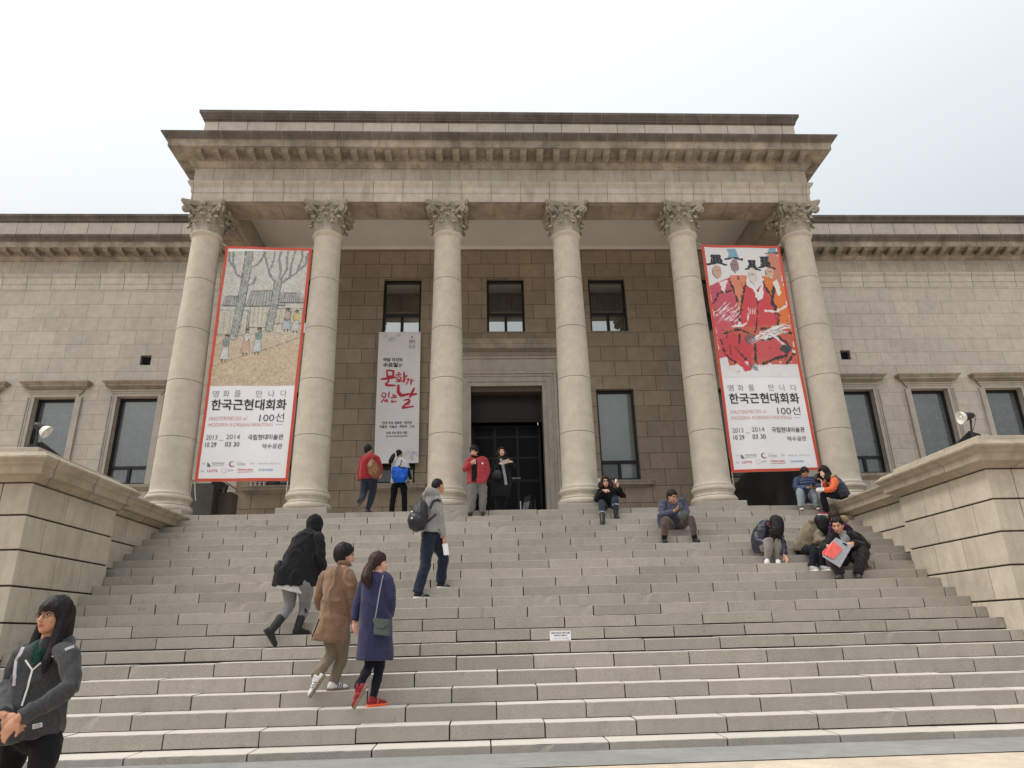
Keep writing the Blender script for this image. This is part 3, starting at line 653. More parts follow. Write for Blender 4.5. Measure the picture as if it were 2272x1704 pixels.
def text(body, x0, x1, z0, z1, mat, parent, y, s=0, weight=0., shear=0., space=1., name='lettering', keep=False, amp=1.):
    c = bpy.data.curves.new('lettering', 'FONT'); c.body = body; c.offset = weight; c.shear = shear; c.space_character = space; c.resolution_u = 3; c.fill_mode = 'FRONT'
    o = bpy.data.objects.new('lettering', c); COL.objects.link(o); dg = bpy.context.evaluated_depsgraph_get(); dg.update()
    me = bpy.data.meshes.new_from_object(o.evaluated_get(dg)); bpy.data.objects.remove(o); bpy.data.curves.remove(c)
    n = len(me.vertices); co = np.empty(n * 3); me.vertices.foreach_get('co', co); co = co.reshape(-1, 3)
    mn, mx_ = co.min(0), co.max(0); kx = (x1 - x0) / (mx_[0] - mn[0]); kz = (z1 - z0) / (mx_[1] - mn[1])
    if keep: kx = kz
    X = x0 + (co[:, 0] - mn[0]) * kx; Z = z0 + (co[:, 1] - mn[1]) * kz
    Y = np.array([y + amp * wave(a, b_, s) for a, b_ in zip(X, Z)])
    me.vertices.foreach_set('co', np.stack([X, Y, Z], 1).ravel()); me.materials.clear(); me.materials.append(mat); me.name = name
    return link(name, me, parent)
def strip(pts, w, y, s, mat, parent, name='lettering', closed=False, amp=1.):
    """flat ink line in the plane of a banner"""
    mb = MB(); P = [Vector(p) for p in pts]; n = len(P); vs = []
    for i, p in enumerate(P):
        a = P[i - 1] if (closed or i) else p; b_ = P[(i + 1) % n] if (closed or i < n - 1) else p
        d = (b_ - a).normalized(); nn = Vector((-d.y, d.x)); ww = w[i] if isinstance(w, list) else w
        for sg in (1, -1): q = p + nn * (ww / 2 * sg); vs.append((q.x, y + amp * wave(q.x, q.y, s), q.y))
    fs = [(2 * i, 2 * i + 1, 2 * ((i + 1) % n) + 1, 2 * ((i + 1) % n)) for i in range(n if closed else n - 1)]
    mb.add(vs, fs); return mb.build(name, mat, parent)
# -- printed pictures: plain stand-ins painted in code, sampled into a fine grid of coloured vertices
class Canvas:
    def __init__(s, w, h, col): s.w, s.h = w, h; s.a = np.ones((h, w, 3)) * np.array(col) / 255.; yy, xx = np.mgrid[0:h, 0:w]; s.x = (xx + .5) / w; s.y = (yy + .5) / w; s.asp = h / w; s.rng = np.random.default_rng(3)
    def rough(s, amp, k=12):
        n = s.rng.normal(0, 1, (s.h // k + 2, s.w // k + 2)); n = np.kron(n, np.ones((k, k)))[:s.h, :s.w]
        for _ in range(2): n = (n + np.roll(n, k // 2, 0) + np.roll(n, k // 2, 1) + np.roll(n, -k // 3, 0) + np.roll(n, -k // 3, 1)) / 5
        return n * amp
    def put(s, m, col, al=1.): m = np.clip(m, 0, 1)[..., None] * al; s.a = s.a * (1 - m) + np.array(col) / 255. * m
    def line(s, pts, w, col, al=1., jit=.0):
        d = np.full((s.h, s.w), 9.)
        for (x0, y0), (x1, y1) in zip(pts, pts[1:]):
            dx, dy = x1 - x0, y1 - y0; L = dx * dx + dy * dy + 1e-9; t = np.clip(((s.x - x0) * dx + (s.y - y0) * dy) / L, 0, 1)
            d = np.minimum(d, np.hypot(s.x - x0 - t * dx, s.y - y0 - t * dy))
        if jit: d = d + s.rough(jit, 4)
        s.put((w / 2 - d) / .006 + .5, col, al)
    def poly(s, pts, col, al=1., jit=0.):
        m = np.zeros((s.h, s.w), bool); X = s.x + (s.rough(jit, 5) if jit else 0); n = len(pts)
        for i in range(n):
            (x0, y0), (x1, y1) = pts[i], pts[(i + 1) % n]
            c = ((y0 > s.y) != (y1 > s.y)); xi = (x1 - x0) * (s.y - y0) / ((y1 - y0) if y1 != y0 else 1e-9) + x0; m ^= c & (X < xi)
        s.put(m.astype(float), col, al)
    def blob(s, x, y, rx, ry, col, al=1., jit=.15): d = np.hypot((s.x - x) / rx, (s.y - y) / ry) + s.rough(jit, 6); s.put((1 - d) * 8, col, al)
def pic_left():
    c = Canvas(190, 357, (196, 194, 190)); A = c.asp; ink = (104, 108, 110)
    c.put(np.clip((c.y / A - .50) * 4, 0, 1), (196, 176, 148), .85)
    for x0, x1, y0, y1 in ((.0, .34, .86, 1.2), (.36, .62, .80, 1.1), (.66, 1.0, .84, 1.05)):
        c.poly([(x0, y0), (x1, y0), (x1, y1), (x0, y1)], (192, 187, 174), .8); c.line([(x0, y0), (x1, y0), (x1, y1), (x0, y1), (x0, y0)], .010, ink, .9, .003)
        for k in range(1, 5): q = x0 + (x1 - x0) * k / 5; c.line([(q, y0), (q, y1)], .006, (136, 136, 132), .8, .002)
    for x0, x1, yt, yb in ((.02, .30, .66, .80), (.30, .78, .58, .80), (.70, 1.0, .62, .76)):
        c.poly([(x0 + .06, yt), (x1 - .10, yt), (x1, yb), (x0, yb)], (166, 168, 166), .9)
        for k in range(13): q = x0 + (x1 - x0) * k / 12; c.line([(q * .8 + .2 * (x0 + x1) / 2, yt), (q, yb)], .007, ink, .85, .002)
        c.line([(x0, yb), (x1, yb)], .014, (80, 86, 88), .95, .002); c.line([(x0 + .06, yt), (x1 - .10, yt)], .012, (92, 97, 98), .9)
    for tr, br in (([(.27, -.02), (.26, .35), (.24, .75), (.20, 1.22)], [[(.26, .42), (.14, .34), (.08, .16), (.07, 0)], [(.26, .26), (.38, .20), (.44, .08), (.46, -.02)], [(.25, .52), (.36, .47), (.38, .36)], [(.10, .24), (.03, .14), (.02, 0)]]),
                   ([(.66, .46), (.645, .80), (.62, 1.12)], [[(.66, .50), (.56, .38), (.50, .2), (.44, -.02)], [(.66, .48), (.68, .30), (.64, .12), (.66, -.02)], [(.67, .50), (.80, .40), (.80, .2), (.84, -.02)], [(.72, .45), (.88, .33), (.93, .1), (.92, -.02)], [(.66, .5), (.75, .28), (.74, .1), (.75, -.02)], [(.53, .3), (.58, .12), (.57, -.02)], [(.9, .3), (.98, .2), (.99, .05)]])):
        for b_ in br: c.line(b_, .024, ink, .9, .004); c.line(b_, .010, (180, 182, 178), .7)
        c.line(tr, .100, (98, 103, 105), .9, .005); c.line(tr, .082, (178, 181, 178), .95, .004)
        for k in range(7): c.line([(x + (k - 3) * .011, y) for x, y in tr], .004, (128, 131, 130), .8, .004)
    for x, y, tp, sk in ((.12, 1.36, (140, 148, 150), (200, 202, 200)), (.36, 1.28, (206, 204, 198), (196, 168, 154)), (.50, 1.27, (122, 154, 142), (190, 196, 202)), (.82, 1.0, (190, 170, 160), (182, 190, 196)), (.93, 1.02, (206, 188, 122), (192, 196, 196))):
        h = .2 if y > 1.1 else .15
        P_ = [(x - .030, y - .02), (x + .030, y - .02), (x + .055, y + h * .85), (x - .055, y + h * .85)]
        c.poly(P_, sk, .95); c.line(P_ + P_[:1], .006, ink, .8); c.blob(x, y - .06, .045, .07, ink, .8); c.blob(x, y - .06, .038, .062, tp, .95); c.blob(x, y - .145, .026, .030, (70, 66, 64), .95); c.blob(x, y - .132, .016, .018, (176, 150, 132), .9)
        for q in (-.02, .02): c.line([(x + q, y + h * .85), (x + q, y + h)], .014, (80, 74, 70), .9)
    c.line([(0, 1.62), (.3, 1.50), (.6, 1.40), (.98, 1.24)], .010, (134, 126, 112), .8, .004); c.line([(0, 1.34), (.2, 1.26)], .008, (134, 126, 112), .8); c.line([(.3, 1.22), (.6, 1.14), (.8, 1.2)], .008, (134, 126, 112), .7, .003)
    g = c.rng.normal(0, .060, (c.h, c.w, 1)) + c.rng.normal(0, .022, (c.h, c.w, 3)); c.a = c.a + g + c.rough(.03, 4)[..., None]
    return c
def pic_right():
    c = Canvas(190, 340, (220, 219, 222)); rng = c.rng
    red, ora, ork, blk, wht, blu, mau = (200, 80, 86), (218, 124, 76), (212, 138, 110), (58, 58, 64), (228, 230, 232), (124, 164, 186), (150, 130, 132)
    c.poly([(0, .55), (.30, .42), (.36, .9), (.3, 1.1), (0, 1.15)], (192, 92, 108), 1, .01)
    c.poly([(.30, .40), (.52, .40), (.50, .85), (.34, 1.0)], ork, 1, .01); c.poly([(.74, .40), (1, .5), (1, 1.2), (.70, 1.15)], ora, 1, .012)
    c.poly([(.84, .1), (1, .05), (1, .52), (.86, .5)], (198, 122, 104), .9, .01)
    c.poly([(.48, .52), (.62, .62), (.74, .50), (.86, .95), (.80, 1.14), (.36, 1.16), (.34, .95)], red, 1, .012)
    c.poly([(0, 1.05), (.22, 1.08), (.16, 1.5), (0, 1.55)], (202, 92, 104), 1, .01); c.poly([(.1, 1.14), (1, 1.08), (1, 1.62), (.12, 1.64)], (198, 104, 90), 1, .015)
    c.blob(.20, 1.40, .17, .20, red, 1, .06); c.blob(.66, 1.40, .27, .17, (198, 92, 96), 1, .06); c.poly([(.36, 1.25), (.46, 1.25), (.40, 1.72), (.22, 1.72)], red, 1, .01)
    for x, y, w, h, col in ((.14, .16, .14, .13, blk), (.38, .08, .12, .14, blu), (.62, .24, .11, .12, blk), (.80, .20, .13, .15, blk), (.93, .03, .11, .09, blu)):
        c.poly([(x - w * .45, y - h * .5), (x + w * .45, y - h * .5), (x + w * .6, y + h * .5), (x - w * .6, y + h * .5)], col, 1, .010); c.line([(x - w * .9, y + h * .62), (x, y + h * .46), (x + w * .95, y + h * .70)], .022, blk, .95, .008)
        for k in range(3): c.line([(x - w * .3 + .04 * k, y - h * .4), (x - w * .35 + .045 * k, y + h * .4)], .006, (150, 170, 180), .6, .004)
    for x, y, rx, ry, col in ((.13, .34, .07, .10, (196, 164, 148)), (.38, .26, .06, .10, mau), (.61, .40, .065, .12, (212, 204, 196)), (.84, .36, .06, .08, (206, 174, 154))):
        c.blob(x, y, rx, ry, col, 1, .08); c.line([(x - rx * .9, y - ry * .3), (x - rx * .8, y + ry * .6), (x, y + ry * 1.1)], .008, blk, .7, .004); c.line([(x - rx * .5, y - ry * .1), (x + rx * .4, y - ry * .15)], .008, (90, 80, 80), .7, .004)
    for P in ([(.50, .50), (.38, .85), (.33, 1.05)], [(.73, .50), (.82, .72), (.86, 1.0), (.80, 1.16)], [(.28, .45), (.34, .75), (.33, 1.0)], [(.64, .62), (.60, .9), (.52, 1.2)], [(.10, 1.22), (.30, 1.16), (.42, 1.2)], [(.55, 1.62), (.70, 1.56), (.88, 1.50), (.92, 1.35), (.80, 1.26), (.6, 1.30)], [(.30, 1.24), (.26, 1.45), (.34, 1.55)], [(.50, 1.25), (.46, 1.6)], [(.86, 1.62), (.95, 1.5), (1, 1.48)], [(.60, 1.14), (.8, 1.18), (1, 1.22)], [(.02, .8), (.1, .66), (.28, .62)], [(.88, .55), (.80, .8), (.86, .98)], [(.40, .42), (.46, .6), (.40, .8)], [(.05, 1.3), (.08, 1.5), (.2, 1.6)]): c.line(P, .016 + .012 * rng.random(), blk, .9, .012)
    for _ in range(26):
        x, y = rng.random(), .6 + rng.random(); a = rng.normal(1.2, .5); L = .05 + .09 * rng.random(); c.line([(x, y), (x + L * math.cos(a), y + L * math.sin(a))], .006 + .006 * rng.random(), (84, 60, 66), .7, .006)
    for _ in range(24):
        x = .03 + .3 * rng.random(); y = .78 + .2 * rng.random(); c.line([(x - .05, y + .10), (x + .06, y - .03 + .1 * rng.random())], .007, wht, .85, .005)
    for _ in range(46):
        t = rng.random(); x = .50 + .45 * t; y = 1.26 - .14 * t + .12 * (rng.random() - .5); c.line([(x - .12, y + .06), (x, y), (x + .10, y - .03 + .06 * rng.random())], .007, wht if rng.random() < .8 else (150, 160, 168), .85, .006)
    c.line([(.72, 1.22), (.86, 1.36), (.99, 1.46)], .030, wht, .9, .010); c.line([(.70, .90), (.84, .92), (.98, .84)], .030, wht, .9, .008); c.line([(.46, .95), (.44, 1.05), (.36, 1.12), (.26, 1.10)], .018, wht, .9, .008)
    for k in range(4): c.line([(.48 + .03 * k, .86), (.46 + .03 * k, .94)], .012, wht, .9, .004)
    c.poly([(.57, .52), (.64, .64), (.74, .48), (.70, .72), (.62, .76)], wht, .95, .008); c.poly([(.14, .50), (.26, .46), (.18, .66)], wht, .9, .008); c.poly([(.86, .5), (.93, .46), (.95, .68), (.9, .7)], wht, .9, .008)
    c.blob(.88, 1.42, .08, .06, (70, 76, 84), .9, .25); c.blob(.44, 1.66, .08, .05, (90, 98, 106), .6, .3); c.blob(.42, 1.28, .06, .08, (94, 102, 112), .6, .3)
    e = 1.66 + c.rough(.07, 9); c.put((c.y - e) / .03, (226, 226, 229), 1.)
    c.a += c.rng.normal(0, .018, (c.h, c.w, 1)); return c
def printed(name, cv, corners, y, s, parent, mat):
    (xl0, xr0, zt), (xl1, xr1, zb) = corners; w, h = cv.w, cv.h; lv = np.clip(cv.a, 0, 1); lv = np.where(lv <= .04045, lv / 12.92, ((lv + .055) / 1.055) ** 2.4)
    vs = []
    for j in range(h + 1):
        t = j / h
        for i in range(w + 1):
            x = (xl0 + (xl1 - xl0) * t) * (1 - i / w) + (xr0 + (xr1 - xr0) * t) * i / w; z = zt + (zb - zt) * t; vs.append((x, y + wave(x, z, s), z))
    fs = [(j * (w + 1) + i, (j + 1) * (w + 1) + i, (j + 1) * (w + 1) + i + 1, j * (w + 1) + i + 1) for j in range(h) for i in range(w)]
    me = bpy.data.meshes.new(name); me.from_pydata(vs, [], fs); a = me.color_attributes.new('print', 'FLOAT_COLOR', 'CORNER'); c4 = np.ones((h * w, 4, 4)); c4[:, :, :3] = lv.reshape(-1, 1, 3); a.data.foreach_set('color', c4.ravel()); me.materials.append(mat)
    return link(name, me, parent)
M_print, _t, _b = nmat('printed picture'); _a = N(_t, 'ShaderNodeAttribute', attribute_name='print'); _t.links.new(_a.outputs['Color'], _b.inputs['Base Color']); _b.inputs['Roughness'].default_value = .6; _b.inputs['Specular IOR Level'].default_value = .25
def cloth(name, TL, TR, BL, BR, y, s, mat, parent, nx=24, nz=60):
    vs = []; fs = []
    for sd in (0, 1):
        for j in range(nz + 1):
            t = j / nz
            for i in range(nx + 1):
                u = i / nx; x = (TL[0] * (1 - u) + TR[0] * u) * (1 - t) + (BL[0] * (1 - u) + BR[0] * u) * t; z = (TL[1] * (1 - u) + TR[1] * u) * (1 - t) + (BL[1] * (1 - u) + BR[1] * u) * t
                vs.append((x, y + wave(x, z, s) + .004 * sd, z))
    n = (nx + 1) * (nz + 1)
    for j in range(nz):
        for i in range(nx):
            a = j * (nx + 1) + i; fs.append((a, a + nx + 1, a + nx + 2, a + 1)); fs.append((n + a + 1, n + a + nx + 2, n + a + nx + 1, n + a))
    for i in range(nx):
        fs.append((i, i + 1, n + i + 1, n + i)); a = nz * (nx + 1) + i; fs.append((a + 1, a, n + a, n + a + 1))
    for j in range(nz):
        a = j * (nx + 1); b_ = a + nx + 1; fs.append((b_, a, n + a, n + b_)); a += nx; b_ += nx; fs.append((a, b_, n + b_, n + a))
    mb = MB(); mb.add(vs, fs); return mb.build(name, mat, parent, smooth=60)
def exhibit_banner(label, TL, TR, BL, BR, s, cv, zpic, zpic1):
    y = -.03; t = thing('banner', label, 'banner', ((TL[0] + TR[0]) / 2, y, BL[1]), 'tall exhibition banners between the outer columns')
    cloth('banner_cloth', TL, TR, BL, BR, y, s, M_cloth, t)
    def lerp(z): u = (TL[1] - z) / (TL[1] - BL[1]); return TL[0] + (BL[0] - TL[0]) * u, TR[0] + (BR[0] - TR[0]) * u
    b = .058
    for nm, pa, pb in (('edge_strip', TL, BL), ('edge_strip', TR, BR)):
        o = (b / 2) * (1 if pa is TL else -1); strip([(pa[0] + o + (pb[0] - pa[0]) * i / 40, pa[1] + (pb[1] - pa[1]) * i / 40) for i in range(41)], b, y - .005, s, M_orange, t, nm)
    for pa, pb, o in ((TL, TR, -.03), (BL, BR, .03)): strip([(pa[0] + (pb[0] - pa[0]) * i / 16, pa[1] + o + (pb[1] - pa[1]) * i / 16) for i in range(17)], b, y - .006, s, M_orange, t, 'edge_strip')
    a0, a1 = lerp(zpic1 - .05), lerp(zpic); printed('picture', cv, ((a0[0] + .06, a0[1] - .06, min(TL[1], TR[1]) - .045), (a1[0] + .06, a1[1] - .06, zpic)), y - .004, s, t, M_print)
    yt = y - .008; ox = ((BL[0] + BR[0]) - (-6.312 - 4.493)) / 2; oz = BL[1] - 4.008
    def T(body, x0, x1, z0, z1, m, **k): return text(body, x0 + ox, x1 + ox, z0 + oz, z1 + oz, m, t, yt, s, **k)
    xs = [-6.183, -5.965, -5.735, -5.30, -5.05, -4.80]
    for ch, x in zip('명화를만나다', xs): T(ch, x, x + .125, 5.772, 5.918, M_ink2, weight=-.008)
    T('한국근현대회화', -6.184, -4.655, 5.488, 5.725, M_ink, weight=.018)
    T('100선', -5.184, -4.681, 5.238, 5.42, M_ink, weight=-.006)
    T('MASTERPIECES of', -6.195, -5.423, 5.270, 5.348, M_pink, weight=.0, shear=.18)
    T('MODERN KOREAN PAINTING', -6.198, -4.891, 5.140, 5.215, M_pink, weight=.0, shear=.18)
    strip([(-4.84 + ox, 5.175 + oz), (-4.69 + ox, 5.175 + oz)], .008, yt, s, M_ink3, t)
    T('2013', -6.199, -5.972, 4.858, 4.958, M_ink2); T('10 29', -6.197, -5.972, 4.706, 4.804, M_ink, weight=.004)
    strip([(-5.93 + ox, 4.845 + oz), (-5.84 + ox, 4.845 + oz)], .008, yt, s, M_ink2, t)
    T('2014', -5.796, -5.527, 4.868, 4.966, M_ink2); T('03 30', -5.801, -5.521, 4.713, 4.811, M_ink, weight=.004)
    T('국립현대미술관', -5.370, -4.661, 4.850, 4.965, M_ink, weight=.010); T('덕수궁관', -5.057, -4.662, 4.662, 4.765, M_ink, weight=.006)
    T('주최', -6.20, -6.14, 4.345, 4.385, M_ink3); T('국립현대미술관', -6.02, -5.77, 4.345, 4.392, M_ink2); strip([(-6.02 + ox, 4.325 + oz), (-5.77 + ox, 4.325 + oz)], .006, yt, s, M_ink3, t)
    mbk = MB(); P = [(-6.10, 4.30), (-6.03, 4.30), (-6.055, 4.355), (-6.07, 4.375), (-6.08, 4.36), (-6.09, 4.395), (-6.105, 4.38)]; mbk.add([(x + ox, yt + wave(x + ox, z + oz, s), z + oz) for x, z in P], [tuple(range(7))]); mbk.build('logo_mark', M_ink2, t)
    strip([(-5.615 + ox + .055 * math.cos(a), 4.355 + oz + .05 * math.sin(a)) for a in [1.1 + i * .27 for i in range(18)]], [.004 + .018 * math.sin(math.pi * i / 17) for i in range(18)], yt, s, M_maroon, t, 'logo_mark')
    T('조선일보', -5.53, -5.35, 4.325, 4.37, M_ink2); strip([(-5.53 + ox, 4.392 + oz), (-5.43 + ox, 4.392 + oz)], .005, yt, s, M_ink3, t)
    T('후원', -5.26, -5.18, 4.335, 4.378, M_ink3); T('사랑을 담은 (갤러리나우)', -5.12, -4.66, 4.330, 4.370, M_ink3)
    T('협찬', -6.215, -6.15, 4.198, 4.235, M_ink3); T('LOTTE', -6.09, -5.89, 4.196, 4.243, M_redink, weight=.012)
    strip([(-5.765 + ox + .045 * math.cos(a), 4.225 + oz + .045 * math.sin(a)) for a in [i * .39 for i in range(16)]], .006, yt, s, M_pink, t, 'logo_mark', closed=True); strip([(-5.74 + ox, 4.20 + oz), (-5.755 + ox, 4.175 + oz)], .006, yt, s, M_pink, t, 'logo_mark')
    T('한 화', -5.69, -5.585, 4.205, 4.245, M_ink2); T('Home plus', -5.49, -5.195, 4.205, 4.262, M_redink, weight=.014); strip([(-5.50 + ox, 4.186 + oz), (-5.18 + ox, 4.186 + oz)], .007, yt, s, M_redink, t)
    strip([(-5.055 + ox + .022 * math.cos(a), 4.225 + oz + .022 * math.sin(a)) for a in [i * .52 for i in range(12)]], .007, yt, s, M_blueink, t, 'logo_mark', closed=True); T('한진해운', -5.02, -4.80, 4.200, 4.246, M_blueink, weight=.012)
    mb = MB()
    for p, q in ((TL, (-.13, .10)), (TR, (.10, .12)), (BL, (.03, -.36)), (BR, (-.03, -.36))):
        mb.tube([(p[0], y, p[1]), (p[0] + q[0] * .5, y + .03, p[1] + q[1] * .5), (p[0] + q[0], y + .08, p[1] + q[1])], .010, 6)
    mb.build('tie_rope', M_rope, t)
    return t
exhibit_banner('white exhibition banner with orange edge and a grey picture of bare trees and houses', (-6.33, 9.385), (-4.405, 9.29), (-6.312, 4.014), (-4.493, 4.004), .4, pic_left(), 6.03, 9.3)
exhibit_banner('white exhibition banner with orange edge and a picture of red and orange robed figures', (4.498, 9.404), (6.321, 9.362), (4.499, 4.034), (6.363, 4.055), 2.1, pic_right(), 6.12, 9.36)
# culture day banner on the portico wall
yb = YB - .185; t = thing('banner', 'narrow pale grey banner with red brush lettering hanging below a window on the portico wall', 'banner', (-2.68, yb, 4.95))
cloth('banner_cloth', (-3.232, 8.366), (-2.168, 8.362), (-3.206, 4.96), (-2.146, 4.945), yb, 1.0, M_clothg, t, 16, 40)
def T(body, x0, x1, z0, z1, m, **k): return text(body, x0, x1, z0, z1, m, t, yb - .008, 1.0, **k)
T('매달 마지막', -3.084, -2.602, 7.562, 7.662, M_black, weight=.02); T('수요일', -3.087, -2.72, 7.412, 7.535, M_black, weight=.03); T('은', -2.70, -2.612, 7.425, 7.51, M_black, weight=.01)
def brush(P, w, m=M_redink): # broad brush strokes of the hand lettered words
    P = [Vector(p) for p in P]; Q = []; ww = []
    for i in range(len(P) - 1):
        for k in range(6):
            u = k / 6; Q.append(tuple(P[i].lerp(P[i + 1], u)))
    Q.append(tuple(P[-1])); n = len(Q); ww = [w * (.65 + .45 * math.sin(math.pi * (i + .6) / n)) for i in range(n)]
    strip(Q, ww, yb - .009, 1.0, m, t, 'brush_lettering')
for P, w in (([(-2.99, 7.34), (-2.97, 7.16), (-2.83, 7.17), (-2.82, 7.31), (-2.99, 7.33)], .05), ([(-3.13, 7.09), (-2.95, 7.11), (-2.75, 7.15)], .055), ([(-2.93, 7.08), (-2.96, 6.98)], .045), ([(-3.0, 7.0), (-2.99, 6.93), (-2.76, 6.93)], .055),
             ([(-2.72, 7.27), (-2.66, 7.26)], .035), ([(-2.77, 7.20), (-2.62, 7.22)], .035), ([(-2.70, 7.17), (-2.74, 7.10), (-2.66, 7.07), (-2.62, 7.13), (-2.70, 7.17)], .03), ([(-2.76, 7.03), (-2.58, 7.05)], .035), ([(-2.56, 7.29), (-2.55, 7.10), (-2.56, 7.0)], .05), ([(-2.55, 7.15), (-2.47, 7.19)], .04),
             ([(-2.50, 7.09), (-2.43, 7.10), (-2.50, 6.94)], .035), ([(-2.375, 7.11), (-2.38, 6.94)], .035), ([(-2.375, 7.03), (-2.31, 7.06)], .03),
             ([(-3.06, 6.74), (-3.09, 6.64), (-3.01, 6.60), (-2.98, 6.70), (-3.06, 6.74)], .028), ([(-2.91, 6.77), (-2.92, 6.60)], .032), ([(-3.03, 6.57), (-3.10, 6.47)], .03), ([(-3.03, 6.55), (-2.99, 6.49), (-2.97, 6.56), (-2.92, 6.48)], .03),
             ([(-2.81, 6.71), (-2.81, 6.65), (-2.72, 6.66)], .032), ([(-2.87, 6.60), (-2.71, 6.62)], .032), ([(-2.83, 6.55), (-2.84, 6.49), (-2.72, 6.51)], .035),
             ([(-2.69, 6.95), (-2.69, 6.76), (-2.62, 6.66), (-2.40, 6.70)], .075), ([(-2.29, 6.86), (-2.36, 6.70), (-2.40, 6.60)], .06), ([(-2.36, 6.67), (-2.22, 6.70)], .05), ([(-2.55, 6.53), (-2.42, 6.56), (-2.40, 6.49), (-2.52, 6.42), (-2.40, 6.43)], .05), ([(-2.50, 6.42), (-2.58, 6.33), (-2.29, 6.37)], .05)): brush(P, w)
T('전국 주요 영화관 · 공연장', -3.042, -2.326, 5.912, 5.985, M_black, weight=.012); T('박물관 · 미술관 · 체육관 · 고궁', -3.110, -2.263, 5.818, 5.888, M_black, weight=.012)
T('무료 또는 할인 관람', -2.941, -2.432, 5.662, 5.730, M_black, weight=.012); T('(www.culture.go.kr)', -2.938, -2.430, 5.580, 5.640, M_black, weight=.008)
for a, rr in ((0, 0),): strip([(-2.385 + .012 * math.cos(i), 8.235 + .012 * math.sin(i)) for i in np.linspace(0, 6.28, 12)], .022, yb - .009, 1., M_redink, t, 'logo_mark', closed=True)
T('문화가', -2.455, -2.30, 8.06, 8.17, M_ink2, weight=.01); T('있는 날', -2.455, -2.30, 7.92, 8.03, M_ink2, weight=.01)
def scroll(cx, cz, r, n, seed):
    rg = random.Random(seed)
    for i in range(n):
        x, z, q = cx + rg.uniform(-r * 1.6, r * 1.6), cz + rg.uniform(-r, r) * .8, rg.uniform(.3, .6) * r
        strip([(x + q * (1 - k / 26) * math.cos(k * .42), z + q * (1 - k / 26) * math.sin(k * .42)) for k in range(22)], .006, yb - .009, 1., M_ink3, t, 'scroll_ornament')
scroll(-2.92, 8.19, .12, 7, 2); scroll(-2.32, 5.12, .11, 7, 5)
mb = MB(); mb.box(-3.236, -2.164, yb - .012, yb + .012, 8.355, 8.375); mb.box(-3.21, -2.142, yb - .012, yb + .012, 4.94, 4.958); mb.build('hem_bar', M_clothg, t)
mb = MB()
for x in (-3.2, -2.2):
    for z in (8.36, 4.95): mb.bar((x, yb, z), (x, YB, z), .015)
mb.build('bracket', M_frame, t)

# ------------------------------------------------------------------ small things
M_metal = plain('dark painted metal', (.02, .02, .024), .5, var=.2); M_refl = plain('white lamp reflector', (.80, .79, .74), .25, spec=.6); M_steel = plain('grey steel', (.20, .20, .21), .4, .6)
def floodlight(label, c, aim, tip):
    t = thing('floodlight', label, 'floodlight', c, 'floodlights on the cheek walls'); x, y, z = c
    mb = MB(); d = Vector(aim).normalized()
    # folded triangular base plate
    P = [Vector(p) for p in tip]; n = Vector((0, .02, 0)); q = len(P)
    for tri in ((0, 1, 2), (0, 2, 3)):
        a = [P[i] for i in tri]; nn = (a[1] - a[0]).cross(a[2] - a[0]).normalized() * .012; mb.add([*a, *[p + nn for p in a]], [(0, 1, 2), (5, 4, 3), (0, 3, 4, 1), (1, 4, 5, 2), (2, 5, 3, 0)])
    mb.build('base_plate', M_metal, t)
    pole0 = Vector((x, y, z)); top = pole0 + Vector((d.x * -.03, 0, .30)); mb = MB(); mb.tube([pole0 - Vector((0, 0, .02)), pole0 + Vector((0, 0, .12))], .022, 8); mb.tube([pole0 + Vector((0, 0, .12)), top], .014, 8); mb.build('pole', M_metal, t)
    h = top + Vector((0, 0, .06)); mb = MB(); s1 = h - d * .06; mb.tube([s1, s1 + d * .02, s1 + d * .06, s1 + d * .11, s1 + d * .125], [.03, .045, .05, .062, .062], 14); mb.bar(top - Vector((0, 0, .04)), h, .02); mb.tube([s1, s1 - d * .03 + Vector((0, 0, -.01)), top + Vector((-d.x * .05, 0, -.06)), pole0 + Vector((-d.x * .02, 0, .14))], .004, 5)
    lh = mb.build('lamp_head', M_metal, t, smooth=40)
    r0 = s1 + d * .126; mb = MB(); mb.tube([r0, r0 + d * .03, r0 + d * .075], [.058, .078, .095], 16, cap=False); mb.tube([r0 + d * .005, r0 + d * .01], [.055, .055], 16); mb.ell(r0 + d * .045, .028, .028, .028, 10, 6); mb.build('reflector', M_refl, lh, smooth=40)
    return t
floodlight('black floodlight with white reflector aimed right, standing on the left cheek wall', (-6.552, -4.62, 3.44), (.62, .12, -.42), ((-6.69, -4.60, 3.42), (-6.69, -4.60, 3.55), (-6.505, -4.60, 3.595), (-6.29, -4.45, 3.42)))
floodlight('black floodlight with white reflector aimed left, standing on the right cheek wall', (6.312, -4.62, 3.44), (-.75, .10, -.12), ((6.47, -4.60, 3.43), (6.44, -4.60, 3.53), (6.285, -4.60, 3.58), (6.14, -4.45, 3.42)))
# notice plate on the riser
yq = sy(15) - .010; t = thing('notice_plate', 'small white notice plate with three lines of black lettering fixed to a stair riser', 'sign', (.33, yq, .99))
mb = MB(); mb.box(.203, .463, yq, yq + .012, .938, 1.046); mb.build('plate', M_cloth, t, bevel=.002)
text('음료의 반입과 안전사고를', .218, .448, 1.012, 1.036, M_ink, t, yq - .003, 0, weight=.02, amp=0); text('유의하시기 바랍니다', .25, .415, .982, 1.004, M_ink, t, yq - .003, 0, weight=.02, amp=0); text('※ 문의 : 02)2022-0600', .24, .432, .952, .968, M_ink2, t, yq - .003, 0, amp=0)
